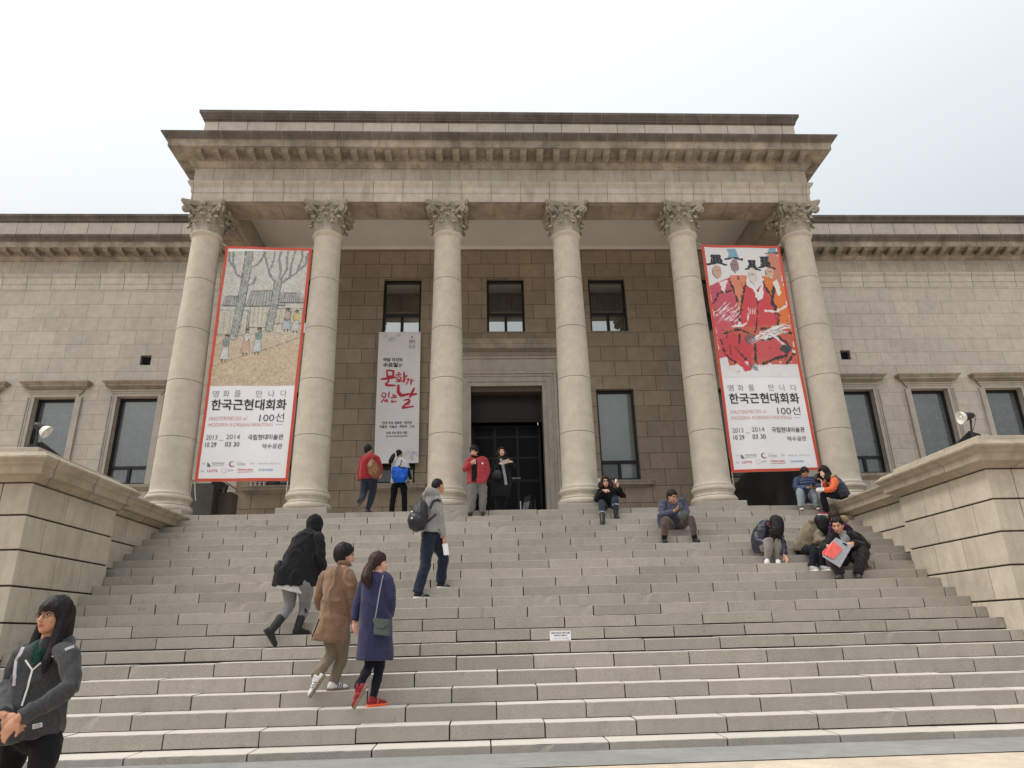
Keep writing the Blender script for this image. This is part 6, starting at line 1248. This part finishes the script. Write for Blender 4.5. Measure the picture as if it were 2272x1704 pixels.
g = G(); g.ell(p.X['bag'][0], .06, .10, .12); tag(g.fuse('shoulder_bag', L_black, None, fold=.005), 'black shoulder bag at the left hip of the person in the black hooded coat', 'bag')

# 3 --- camel coat
p = Person('tancoat', 'man in camel coat, khaki trousers and white trainers climbing beside the woman in navy', (.93, .36, .06), .22)
J = p.J; p.body(hands=(None, ((.15, -.1, -.95), (0, 1, .1), 1)))
g = G(); g.rings(p.R, [.075, .105, .12, .125, .13, .145, .15]); p.sleeves(g, .072, .060, .052); jk = g.fuse('coat', C_tan, p.o, **FOLD)
g = G(); n_ = J['N'] + UP * .045; g.limb([n_ + Vector((-.07, .02, 0)), n_ + Vector((-.03, -.05, .012)), n_ + Vector((.05, -.05, .0)), n_ + Vector((.085, .0, -.03))], [.018, .026, .024, .016]); g.fuse('collar', C_tan, p.o, vox=.008)
ribbon(jk, p.X['flap'], .040, C_tan, 'pocket_flap', p.o, th=.006); ribbon(jk, p.X['slit'], .016, C_black2, 'back_vent', p.o, th=.003)
p.legs(C_khaki, (.088, .066, .056))
g = G(); hair_cap(g, J['H'], p.fr, p.k, front=.035, side=-.035, back=-.085, th=.028); g.fuse('hair', H_black, p.o, vox=.007, smooth=2, strand=.005); p.glasses(M_gl)
for q, fl in (('L', False), ('R', True)): sp_ = shoe(p.o, J['A' + q], J['T' + q], 1.0, N_white, S_gum, fl); stripes(sp_, N_black, 1.0)

# 4 --- navy coat
p = Person('navycoat', 'woman in long navy coat with brown ponytail and red trainers climbing the stairs', (.80, .58, .08), .215)
J = p.J; p.body(hands=(((.15, .0, -.95), (.2, .9, 0), 1), None))
g = G(); g.rings(p.R, [.07, .10, .115, .125, .13, .14, .145, .15]); p.sleeves(g, .068, .060, .054); jk = g.fuse('coat', C_navy, p.o, fold=.006, ff=6)
p.legs(C_ink, (.080, .054, .042))
P = p.P; g = G(); hair_cap(g, J['H'], p.fr, p.k, front=.055, side=-.005, back=-.075, th=.016); g.limb([P(0, -.075, .02), *p.X['hair'][1:]], [.05, .052, .064, .022]); g.fuse('hair', H_brown, p.o, vox=.007, smooth=2, strand=.006)
for q, fl in (('L', False), ('R', True)):
    sp_ = shoe(p.o, J['A' + q], J['T' + q], .96, N_red, N_or if fl else S_gum, fl); stripes(sp_, N_or, .96, 1); lace_bits(sp_, p.o, N_white, .96)
st = ribbon(jk, p.X['strap'], .012, M_silver, 'bag_strap', None, th=.006); bc = p.X['bag'][0]; bc = ray_pts(jk, [bc, bc + UP * .001], .045, 1)[0]
t = thing('crossbody_bag', 'small grey green flap bag hanging at the right hip of the woman in navy', 'bag', bc); st.parent = t; st.matrix_parent_inverse = Matrix.Translation(-bc); lat = Vector((.93, -.33, -.10))
dn = Vector((0, -.05, -1)); nrm = lat.cross(UP).normalized() * -1
def slab(c, a, b_, n_, w, h, d, taper=1.): m = MB(); vs = [c + a * (w / 2 * i * (taper if j < 0 else 1)) + b_ * (h / 2 * -j) + n_ * (d / 2 * l) for l in (-1, 1) for i, j in ((-1, -1), (1, -1), (1, 1), (-1, 1))]; m.add(vs, [(3, 2, 1, 0), (4, 5, 6, 7), (0, 1, 5, 4), (1, 2, 6, 5), (2, 3, 7, 6), (3, 0, 4, 7)]); return m
slab(bc, lat, dn, nrm, .175, .165, .06, 1.05).build('bag_body', L_grey, t, bevel=.014)
m = MB(); vs = []
for i in range(13):
    a = math.pi * i / 12; vs.append(bc + UP * .085 + lat * (.095 * math.cos(a)) - UP * (.095 * math.sin(a) ** .8) - nrm * 0)
off = nrm * (.036 if nrm.dot(CAMP - bc) > 0 else -.036); vs = [v + off for v in vs]; n = 13; m.add([*vs, *[v + off.normalized() * .006 for v in vs]], [tuple(range(n)), tuple(reversed(range(n, 2 * n)))] + [(i, n + i, n + (i + 1) % n, (i + 1) % n) for i in range(n)]); m.build('flap', L_grey, t)

# 5 --- grey hoodie with backpack
p = Person('hoodie', 'man in grey hooded sweatshirt and blue jeans with a black backpack, striding up the stairs', (.78, .60, .06), .215, M_skin2)
J = p.J; p.body(hands=(((-.1, -.1, -.95), (0, 1, 0), 1), ((.15, -.1, -.95), (-.6, .4, 0), 1)), curl=(.5, .7))
g = G(); g.rings(p.R, [.08, .105, .115, .12, .125, .13]); p.sleeves(g, .072, .060, .048); h = p.X['hood'][0]; g.limb([h + Vector((-.09, .02, -.05)), h + Vector((-.04, -.06, -.0)), h + Vector((.06, -.05, -.03)), h + Vector((.10, .0, -.07))], [.05, .062, .055, .035]); jk = g.fuse('hooded_sweatshirt', C_heather, p.o, **FOLD)
p.legs(C_denim, (.105, .082, .075), 'jeans', fold=.008)
g = G(); hair_cap(g, J['H'], p.fr, p.k, front=.065, side=.0, back=-.06, th=.004); g.fuse('hair', H_black, p.o, vox=.006, smooth=1)
g = G(); hair_cap(g, J['H'] - p.fr[2] * .01, p.fr, p.k, front=-.2, side=-.2, back=-.2, th=-.02) if False else None
for q in 'LR': sp_ = shoe(p.o, J['A' + q], J['T' + q], 1.05, N_black, S_white, True); lace_bits(sp_, p.o, N_white, 1.05); stripes(sp_, N_grey, 1.05, 2)
c = p.X['pack'][0]; back = Vector((-.80, -.60, 0)); sd = Vector((.60, -.80, 0)); t = thing('backpack', 'black rounded backpack on the back of the man in the grey hoodie', 'bag', c)
g = G(); g.ell(c - UP * .03, .125, .155, .20, (back, sd, UP)); g.ell(c - UP * .10 + back * .02, .125, .16, .14, (back, sd, UP)); g.ell(c + UP * .09 - back * .03, .085, .12, .13, (back, sd, UP)); g.ell(c - UP * .08 + back * .08, .075, .12, .11, (back, sd, UP)); g.limb([c + UP * .18 - back * .06 + sd * .03, c + UP * .245 - back * .03, c + UP * .18 - back * .0 - sd * .03], [.014, .014, .014], 8); bp_ = g.fuse('pack_body', plain('black nylon', (.018, .018, .022), .5, var=.3, scale=9, bump=.3), t, vox=.009, fold=.007, ff=9)
mb = MB()
for dz, dx in ((.03, .0), (-.06, .01)): q = ray_pts(bp_, [c + UP * dz + Vector((-.085, -.1, 0)), c + UP * dz + Vector((-.07, -.1, -.002))], .003, 1)[0]; mb.ell(q, .016, .010, .015, 8, 6)
mb.build('reflective_tab', N_white, t, smooth=True)
s0 = p.J['SR']; mb = MB(); st = ray_pts(jk, [s0 + Vector((-.11, -.05, -.10)), s0 + Vector((-.07, -.08, -.01)), s0 + Vector((.0, -.08, .02)), s0 + Vector((.03, -.06, -.01))], .010, 5); mb.tube(st, .018, 8); st = ray_pts(jk, [p.J['SR'].lerp(p.J['ER'], .62) + Vector((-.045, 0, 0)), c + Vector((.10, 0, -.13))], .012, 5); mb.tube(st, .011, 8); mb.build('shoulder_strap', M_strap, t)
w = J['WR'] + Vector((.02, -.02, -.09)); mb = slab(w + Vector((.012, 0, -.085)), Vector((.95, .3, .1)), Vector((.14, 0, -.99)), Vector((-.3, .95, 0)), .075, .16, .012); own('folded_leaflet', 'folded white leaflet hanging from the right hand of the man with the backpack', 'leaflet', mb, M_wpaper)

# 6 --- red sweater
p = Person('redsweater', 'woman in red sweater and dark jeans walking with a brown bag', (.55, .83, .05), .178)
J = p.J; p.body(hands=(None, ((.0, .2, -.9), (-.7, .6, 0), 1)))
g = G(); g.rings(p.R, [.065, .095, .11, .115, .12, .12]); p.sleeves(g, .072, .062, .055); jk = g.fuse('sweater', C_red, p.o, fold=.006, ff=8); p.legs(C_denim2, (.108, .080, .062), 'jeans')
g = G(); hair_cap(g, J['H'], p.fr, p.k, front=.045, side=-.02, back=-.085, th=.02); g.ell(p.P(0, -.09, -.05), .035, .03, .035); g.fuse('hair', H_black, p.o, vox=.006, smooth=2, strand=.003)
for q, fl in (('L', False), ('R', True)): shoe(p.o, J['A' + q], J['T' + q], .88, L_dk, S_sole, fl)
c = p.X['bag'][0]; t = thing('slouch_bag', 'brown leather slouch bag hung behind the woman in the red sweater', 'bag', c); g = G(); g.limb([c + Vector((-.06, 0, .15)), c + Vector((-.03, -.02, .05)), c + Vector((.03, -.02, -.10)), c + Vector((.055, 0, -.165))], [.055, .105, .115, .06]); g.fuse('bag_body', L_brown, t, fold=.012, ff=13); mb = MB()
for q in p.X['strap']: a = ray_pts(jk, [q, q + UP * .001], .006, 1)[0]; mb.tube([c + Vector((-.07, -.04, .15)), (c + Vector((-.06, -.06, .18))).lerp(a, .5), a], .006, 6)
mb.build('handle', L_brown, t)

# 7 --- white top
p = Person('whitetop', 'woman with black ponytail, white top and black leggings carrying a bright blue bag', (.62, .78, .05), .172)
J = p.J; p.body(hands=(None, ((.25, -.1, -.9), (-.6, .5, 0), 1)))
g = G(); g.rings(p.R, [.06, .09, .10, .105, .11, .115]); p.sleeves(g, .066, .050, .040, which='L'); J2 = J['SR'].lerp(J['ER'], .75); g.limb([J['N'].lerp(J['SR'], .72), J['SR'].lerp(J['ER'], .08), J2], [.068 * p.k, .066 * p.k, .058 * p.k]); g.fuse('top', C_white, p.o, fold=.006, ff=9)
g = G(); g.limb([J2, J['ER'], J['WR']], [.050 * p.k, .048 * p.k, .040 * p.k]); g.fuse('lower_sleeve', cloth_mat('dark green knit', (24, 40, 38)), p.o, fold=.004)
p.legs(C_black2, (.100, .076, .066), 'leggings')
g = G(); hair_cap(g, J['H'], p.fr, p.k, front=.055, side=-.005, back=-.06, th=.012); g.limb(p.X['hair'], [.035, .045, .050, .014]); g.fuse('hair', H_black, p.o, vox=.006, smooth=2, strand=.004); a, b_ = p.X['hair'][:2]; mb = MB(); mb.tube([a.lerp(b_, .15) + Vector((.02, -.05, .05)), a.lerp(b_, .2) + Vector((.035, -.06, -.0)), a.lerp(b_, .3) + Vector((.05, -.05, -.07))], [.010, .016, .010], 8); mb.build('hair_band', C_white, p.o, smooth=True)
p.shoes(N_black, S_dark)
c = p.X['bag'][0]; t = thing('tote_bag', 'large bright blue nylon bag hung behind the woman in the white top', 'bag', c); g = G(); g.rings([(*(c + UP * .155), .155), (*(c + UP * .06), .165), (*(c - UP * .07), .155), (*(c - UP * .16), .10)], [.05, .09, .10, .06]); bb = g.fuse('bag_body', M_nblue, t, vox=.009, fold=.012, ff=12)
mb = MB(); x = p.X['strap']; mb.tube([x[0] + Vector((.0, .12, .02)), x[0].lerp(x[1], .45) + Vector((-.005, .18, 0)), c + Vector((-.02, -.06, .15))], .010, 6); mb.tube([c + Vector((-.02, -.07, .15)), c + Vector((.05, -.08, .13)), c + Vector((.12, -.06, .12))], .014, 6); mb.build('handle', L_dk, t)

# 8 --- red jacket
p = Person('redjacket', 'person in red jacket and grey trousers standing with a hand at the chin', (-.35, -.86, -.30), .2)
J = p.J; p.body(hands=(((.75, -.1, .55), (.2, .7, .6), -1), None), curl=(.9, .5))
g = G(); g.rings(p.R, [.065, .09, .105, .11, .115, .115]); p.sleeves(g, .076, .066, .060, .02); jk = g.fuse('jacket', C_redj, p.o, fold=.006, ff=9, quilt=.0035, qp=.085)
x = p.X['shirt']; g = G(); ribbon(jk, [q + Vector((-.01, 0, 0)) for q in (x[0] + UP * .02, x[1], x[2] - UP * .06)], .105, C_black2, 'shirt_front', p.o, th=.008, off=.004); g.limb([J['N'] + Vector((-.06, -.06, .03)), J['N'] + Vector((0, -.085, .01)), J['N'] + Vector((.07, -.05, .025))], [.02, .024, .02]); g.fuse('shirt', C_black2, p.o)
ribbon(jk, [x[0] + Vector((.015, 0, -.01)), x[0].lerp(x[1], .4) + Vector((.01, 0, 0))], .020, C_white, 'scarf_end', p.o, off=.018); mb = MB(); q = ray_pts(jk, [p.X['badge'][0], p.X['badge'][0] + UP * .001], .004, 1)[0]; mb.ell(q, .020, .006, .020, 10, 6); mb.build('badge', N_white, p.o)
p.legs(C_greyp, (.110, .088, .074), fold=.008)
g = G(); hair_cap(g, J['H'], p.fr, p.k, front=.036, side=-.03, back=-.085, th=.024); g.fuse('hair', H_black, p.o, vox=.006, smooth=2, strand=.004); p.shoes(L_black, S_dark)

# 9 --- woman in the doorway
p = Person('doorwoman', 'woman in black coat and pale scarf reading a paper in front of the dark doorway', (.15, -.98, .05), .185, M_skin3)
J = p.J; p.body(hands=(((.8, -.4, .1), (.1, .6, -.8), -1), ((-.8, -.4, .05), (-.1, .6, -.8), 1)), curl=(.5, .5))
g = G(); g.rings(p.R, [.06, .09, .10, .11, .115, .115]); p.sleeves(g, .066, .056, .048); jk = g.fuse('coat', C_black, p.o, **FOLD); p.legs(C_black2, (.085, .06, .05))
g = G(); hair_cap(g, J['H'], p.fr, p.k, front=.06, side=-.03, back=-.1, th=.024)
for sg in (-1, 1): g.limb([p.P(.06 * sg, -.01, .05), p.P(.085 * sg, .0, -.03), p.P(.085 * sg, .01, -.11)], [.035, .045, .024])
g.limb([p.P(0, -.06, 0), p.P(0, -.07, -.12)], [.07, .06]); g.fuse('hair', H_brown, p.o, vox=.006, smooth=2, strand=.007)
ribbon(jk, p.X['scarf'], .055, C_scarf, 'scarf', p.o, th=.014, off=.008); p.shoes(N_black, S_dark)
c = p.X['paper'][0]; own('folded_paper', 'folded sheet held open by the woman in the doorway', 'leaflet', slab(c, Vector((.95, -.2, .25)), Vector((-.1, .3, -.9)), Vector((0, .9, .3)), .13, .09, .006), M_paper)
c = p.X['bag'][0]; g = G(); g.ell(c, .105, .05, .105); g.limb([c + UP * .08 + Vector((-.05, 0, 0)), c + UP * .2 + Vector((-.02, .03, 0)), c + UP * .08 + Vector((.05, 0, 0))], [.010, .010, .010], 8); tag(g.fuse('handbag', L_black, None, fold=.006), 'black handbag on the arm of the woman in the doorway', 'bag')

# 10 --- curly hair, sunglasses
p = Person('curly', 'person with long dark curls and sunglasses sitting with one hand raised', (-.12, -.97, .18), .19, M_skin)
J = p.J; p.body(hands=(((.7, -.3, -.05), (.1, .8, -.5), -1), ((-.25, -.1, .95), (-.5, -.7, 0), 1)), curl=(.7, .75), eyes=True)
g = G(); g.rings(p.R, [.07, .10, .11, .115, .12, .12]); p.sleeves(g, .066, .056, .048); jk = g.fuse('sweater', C_black2, p.o, **FOLD); p.legs(C_denim2, (.082, .072, .064), 'jeans', stop=.62)
g = G(); hair_cap(g, J['H'], p.fr, p.k, front=.06, side=-.04, back=-.11, th=.035)
for sg in (-1, 1): g.limb([p.P(.07 * sg, -.02, .05), p.P(.11 * sg, -.01, -.04), p.P(.115 * sg, .01, -.13)], [.045, .055, .03])
g.limb([p.P(0, -.07, 0), p.P(0, -.08, -.14)], [.08, .07]); g.fuse('hair', H_brown, p.o, vox=.006, smooth=1, strand=.014); p.glasses(M_gl, M_lens, w=.056, hgt=.044)
for q in 'LR': shoe(p.o, J['A' + q], J['T' + q], .92, L_black, S_dark, True, boot=J['K' + q]); a = J['A' + q].lerp(J['K' + q], .62 if q == 'R' else .42); d = (J['K' + q] - J['A' + q]).normalized(); mb = MB(); mb.tube([a - d * .012, a + d * .012], .066, 14); mb.build('turn_up', C_pale, p.o, smooth=40)
x = p.X['stick']; mb = MB(); mb.tube([x[0], x[0].lerp(x[1], .5), x[1]], [.012, .016, .020], 10); own('white_fan', 'small white folded object in the raised hand of the curly haired person', 'folded object', mb, M_wpaper)
mb = MB(); c = Vector((1.93, YB - .10, 4.24)); mb.box(2.10, 2.22, YB - .176, YB - .166, 4.22, 4.50); own('wall_paper_sign', 'white paper sheet hung below the left end of the sill behind the curly haired person', 'sign', mb, M_wpaper)

# 11 --- blazer with phone
p = Person('blazer', 'man in slate blue jacket and brown trousers sitting on the stairs looking at his phone', (.45, -.80, -.40), .21, M_skin2)
J = p.J; p.body(hands=(((.6, -.4, .35), (.3, .2, .8), -1), ((-.3, -.6, -.3), (0, .5, -.7), 1)), curl=(.75, .5))
g = G(); g.rings(p.R, [.075, .11, .125, .125, .125]); p.sleeves(g, .074, .062, .052); jk = g.fuse('jacket', C_blazer, p.o, **FOLD); g = G(); d = p.X['drape'][0]; g.rings([(*(d + UP * .10), .05), (*d, .06), (*(d - UP * .14), .045)], [.06, .06, .05]); g.fuse('jacket_tail', C_blazer, p.o, fold=.006)
p.legs(C_brownp, (.094, .074, .062), stop=.80, fold=.008)
for q in 'LR': g = G(); g.limb([J['K' + q].lerp(J['A' + q], .70), J['A' + q]], [.050, .046]); g.fuse('sock', C_black2, p.o)
g = G(); hair_cap(g, J['H'], p.fr, p.k, front=.05, side=-.02, back=-.075, th=.014); g.fuse('hair', H_black, p.o, vox=.006, smooth=2, strand=.003); p.shoes(L_black, S_dark)
c = p.X['phone'][0]; own('mobile_phone', 'black phone in the hand of the man in the slate jacket', 'phone', slab(c, Vector((.9, -.2, .1)), Vector((-.1, -.3, -.9)), Vector((.1, .9, -.3)), .07, .13, .012), M_phone, bevel=.004)
c = p.X['bag'][0]; g = G(); g.ell(c, .105, .06, .085); g.limb([c + Vector((-.08, -.01, .05)), c + Vector((-.02, .02, .12)), c + Vector((.07, .02, .07))], [.012] * 3, 8); tag(g.fuse('waist_bag', L_grey, None, fold=.006), 'dark grey bag in the lap of the man in the slate jacket', 'bag')

# 12 --- blue down jacket
p = Person('bluepuffer', 'man in blue down jacket and faded jeans sitting on the top step holding a phone', (.25, -.85, -.42), .19, M_skin2)
J = p.J; p.body(hands=(((.65, -.4, -.1), (.1, .3, .9), -1), ((-.65, -.4, -.1), (-.1, .3, .9), 1)), curl=(.8, .8))
g = G(); g.rings(p.R, [.07, .105, .125, .13, .13]); p.sleeves(g, .082, .068, .056); g.limb([J['N'] + Vector((-.09, .02, .04)), J['N'] + Vector((0, .08, .06)), J['N'] + Vector((.09, .02, .03))], [.035, .045, .035]); jk = g.fuse('down_jacket', C_bpuff, p.o, vox=.009, fold=.004, quilt=.012, qp=.065); p.legs(C_pale, (.096, .080, .072), 'jeans', fold=.008)
g = G(); hair_cap(g, J['H'], p.fr, p.k, front=.030, side=-.025, back=-.08, th=.018); g.fuse('hair', H_black, p.o, vox=.006, smooth=2, strand=.004)
for q in 'LR': sp_ = shoe(p.o, J['A' + q], J['T' + q], .92, L_dk, S_white, True); lace_bits(sp_, p.o, N_white, .92)
own('mobile_phone', 'black phone in the hands of the man in the blue down jacket', 'phone', slab(p.X['phone'][0], Vector((.95, 0, .05)), Vector((0, -.5, -.8)), Vector((0, .8, -.5)), .065, .11, .012), M_phone, bevel=.004)

# 13 --- orange sleeves
p = Person('orange', 'hooded person with orange sleeves and navy gilet sitting on the cheek wall, eating', (-.92, -.22, -.25), .2, M_skin3)
J = p.J; p.body(hands=(((-.5, -.2, .6), (-.6, .2, -.5), 1), ((-.85, -.2, -.1), (0, .2, .9), 1)), curl=(.7, .6), eyes=False)
g = G(); g.rings(p.R, [.09, .14, .16, .17, .16]); jk = g.fuse('gilet', C_npuff, p.o, fold=.005, quilt=.004, qp=.09); g = G(); p.sleeves(g, .078, .066, .056); g.fuse('sleeves', C_orange, p.o, fold=.007, ff=10)
g = G(); g.limb([J['N'] + Vector((-.01, -.13, .0)), J['N'] + Vector((.07, -.08, .03)), J['N'] + Vector((.08, .05, .03))], [.035, .048, .04]); g.fuse('collar', C_fur, p.o, strand=.006)
g = G(); hair_cap(g, J['H'], p.fr, p.k, front=.055, side=-.06, back=-.1, th=.034); g.limb([p.P(0, -.05, 0), J['H'].lerp(J['N'], .5) + Vector((.0, -.03, 0)), J['N'] + Vector((-.06, -.10, -.06))], [.09, .085, .05]); g.fuse('hair', H_black, p.o, vox=.007, smooth=2, strand=.004)
p.legs(C_ink, (.078, .060, .050)); 
for q in 'LR': sp_ = shoe(p.o, J['A' + q], J['T' + q], .85, N_red, S_white, True); lace_bits(sp_, p.o, N_white, .85)
own('snack_box', 'small white carton held by the person with orange sleeves', 'carton', slab(p.X['box'][0], Vector((1, -.1, 0)), Vector((0, 0, -1)), Vector((.1, 1, 0)), .125, .062, .08), M_wpaper, bevel=.006)
x = p.X['stick']; mb = MB(); mb.tube(x, .005, 6); own('skewer', 'thin white stick at the mouth of the person with orange sleeves', 'stick', mb, M_wpaper)
c = p.X['blackbag'][0]; g = G(); g.ell(c, .10, .05, .10); tag(g.fuse('carrier_bag', L_black, None, fold=.008), 'black bag behind the two people sitting at the right end of the top step', 'bag')

# 14 --- navy down jacket, bent over
p = Person('navypuffer', 'girl in navy down jacket and grey leggings bent over her knees, hair hanging down', (.25, -.60, -.75), .21)
J = p.J; p.body(hands=(None, ((.2, -.3, -.9), (-.6, -.3, 0), 1)), eyes=False)
g = G(); g.rings(p.R, [.09, .14, .16, .17, .16]); p.sleeves(g, .078, .066, .054); jk = g.fuse('down_jacket', C_npuff, p.o, vox=.009, fold=.006, ff=10, quilt=.009, qp=.085, qdir=(.5, 0, .86)); g = G(); g.limb([J['N'] + Vector((-.09, -.05, .03)), J['N'] + Vector((-.03, -.09, .05)), J['N'] + Vector((.05, -.08, .0))], [.018, .022, .016]); g.fuse('hood_lining', cloth_mat('rust lining', (140, 60, 46)), p.o)
p.legs(cloth_mat('light grey marl', (150, 142, 138)), (.088, .078, .056), 'leggings'); x = p.X['hair']; g = G(); g.ell(J['H'] + UP * .02, .105, .12, .115); g.limb([x[0] + UP * .02, x[1], x[2] + UP * .03], [.105, .10, .085])
for i in range(7): q = x[2] + Vector((-.085 + .028 * i, -.01 * (i % 2), .05)); g.limb([q + UP * .06, q, q - UP * (.05 + .03 * ((i * 5) % 3))], [.024, .022, .006], 7)
g.fuse('hair', H_black, p.o, vox=.007, smooth=2, strand=.010)
for q in 'LR': sp_ = shoe(p.o, J['A' + q], J['T' + q], .95, N_white, S_white, True); stripes(sp_, C_npuff, .95, 1)

# 15 --- olive parka
p = Person('olive', 'person in olive parka and dark jeans sitting turned right, long black hair over the face', (.62, -.5, -.55), .21)
J = p.J; p.body(hands=(None, ((.8, -.3, -.1), (0, .3, -.9), 1)), eyes=False)
g = G(); g.rings(p.R, [.09, .14, .16, .17, .17, .15]); p.sleeves(g, .078, .064, .054); g.limb([J['N'] + Vector((-.12, -.08, .06)), J['N'] + Vector((-.06, -.02, .07)), J['N'] + Vector((.02, .02, .06))], [.045, .055, .04]); jk = g.fuse('parka', C_olive, p.o, fold=.010, ff=8); p.legs(C_ink, (.086, .070, .058), 'jeans'); x = p.X['hair']; g = G(); hair_cap(g, J['H'], p.fr, p.k, front=.02, side=-.06, back=-.1, th=.026); g.limb(x, [.09, .085, .035]); g.fuse('hair', H_black, p.o, vox=.007, smooth=2, strand=.004)
for q in 'LR': sp_ = shoe(p.o, J['A' + q], J['T' + q], 1.02, N_grey, S_white, True); lace_bits(sp_, p.o, N_white, 1.02)

# 16 --- black jacket with the folder
p = Person('blackjacket', 'man in black jacket and grey turtleneck sitting on the stairs holding a plastic folder', (-.62, -.70, -.32), .235, skin_mat('ruddy skin', (210, 158, 128)))
J = p.J; p.body(hands=(((.6, -.4, -.4), (.2, .6, -.6), -1), ((-.8, -.4, -.1), (-.1, .5, -.8), 1)), curl=(.7, .7))
g = G(); g.rings(p.R, [.08, .12, .135, .14, .14]); p.sleeves(g, .080, .070, .058); jk = g.fuse('jacket', C_black, p.o, **FOLD); g = G(); g.limb([J['N'] + Vector((-.01, -.03, -.02)), J['N'] + Vector((-.02, -.04, .05))], [.085, .068]); g.ell(J['N'] + Vector((-.01, -.10, -.10)), .07, .06, .10); g.fuse('turtleneck', C_heather, p.o)
p.legs(cloth_mat('charcoal trousers', (44, 40, 42)), (.10, .088, .070), fold=.008); g = G(); hair_cap(g, J['H'], p.fr, p.k, front=.060, side=-.02, back=-.07, th=.010); g.fuse('hair', H_black, p.o, vox=.006, smooth=2, strand=.003); p.shoes(plain('worn grey leather', lin(70, 64, 64), .5), S_dark)
x = p.X['sheet']; t = thing('plastic_folder', 'clear plastic folder with a red sheet inside held by the man in the black jacket', 'folder', sum(x, Vector()) / 5)
def sheet(name, P_, th, mat): m = MB(); n = len(P_); d = Vector((0, 1, .15)).normalized() * th; m.add([*P_, *[q + d for q in P_]], [tuple(range(n)), tuple(reversed(range(n, 2 * n)))] + [(i, n + i, n + (i + 1) % n, (i + 1) % n) for i in range(n)]); return m.build(name, mat, t)
M_plas, t_, b_ = nmat('clear plastic'); b_.inputs['Base Color'].default_value = (.40, .41, .45, 1); b_.inputs['Roughness'].default_value = .22; b_.inputs['Specular IOR Level'].default_value = .8; tc_ = N(t_, 'ShaderNodeTexCoord'); bb_ = N(t_, 'ShaderNodeBump'); bb_.inputs['Strength'].default_value = .9; bb_.inputs['Distance'].default_value = .02; t_.links.new(noise_n(t_, tc_.outputs['Object'], 14, 4), bb_.inputs['Height']); t_.links.new(bb_.outputs[0], b_.inputs['Normal'])
sheet('cover', x, .004, M_plas); c = x[0].lerp(x[2], .42); fwd = Vector((0, -.006, 0))
sheet('red_sheet', [q + fwd for q in (x[0].lerp(x[1], .05), x[0].lerp(x[1], .74) + Vector((.008, 0, .0)), x[1].lerp(x[3], .40) + Vector((.075, 0, .0)), x[3].lerp(x[4], .35) + Vector((0, 0, .07)), x[4] + Vector((.04, 0, .02)))], .004, plain('coral sheet', lin(236, 104, 96), .35, var=.15, scale=14, spec=.6))
sheet('red_flap', [q + fwd * 1.8 for q in (x[0], x[0].lerp(x[1], .35), x[0].lerp(x[1], .35) + Vector((.04, 0, -.03)), x[4].lerp(x[0], .2) + Vector((.05, 0, .0)), x[4].lerp(x[0], .3))], .004, plain('red card', lin(226, 62, 44), .5))
mb = MB(); q = x[1].lerp(x[2], .45) + Vector((-.02, -.02, -.03)); mb.tube([q, q + Vector((.05, 0, -.03))], [.010, .013], 8); mb.build('clip', N_black, t)

# 17 --- purple behind
p = Person('purple', 'person with brown hair and purple top half hidden behind the man in the black jacket', (-.5, -.8, -.3), .2)
J = p.J; p.body(hands=(None, None), eyes=False); g = G(); g.rings(p.R, [.07, .11, .12, .125, .12]); p.sleeves(g, .072, .06, .05); g.fuse('jacket', C_purple, p.o, **FOLD); p.legs(C_black2, (.085, .07, .056)); g = G(); hair_cap(g, J['H'], p.fr, p.k, front=.03, side=-.06, back=-.1, th=.03); g.fuse('hair', H_brown, p.o, vox=.007, smooth=2, strand=.006); g = G(); c = p.X['fur'][0]; g.ell(c, .09, .06, .07); g.fuse('fur_hood', C_fur, p.o, strand=.01); p.shoes(L_brown, S_gum)
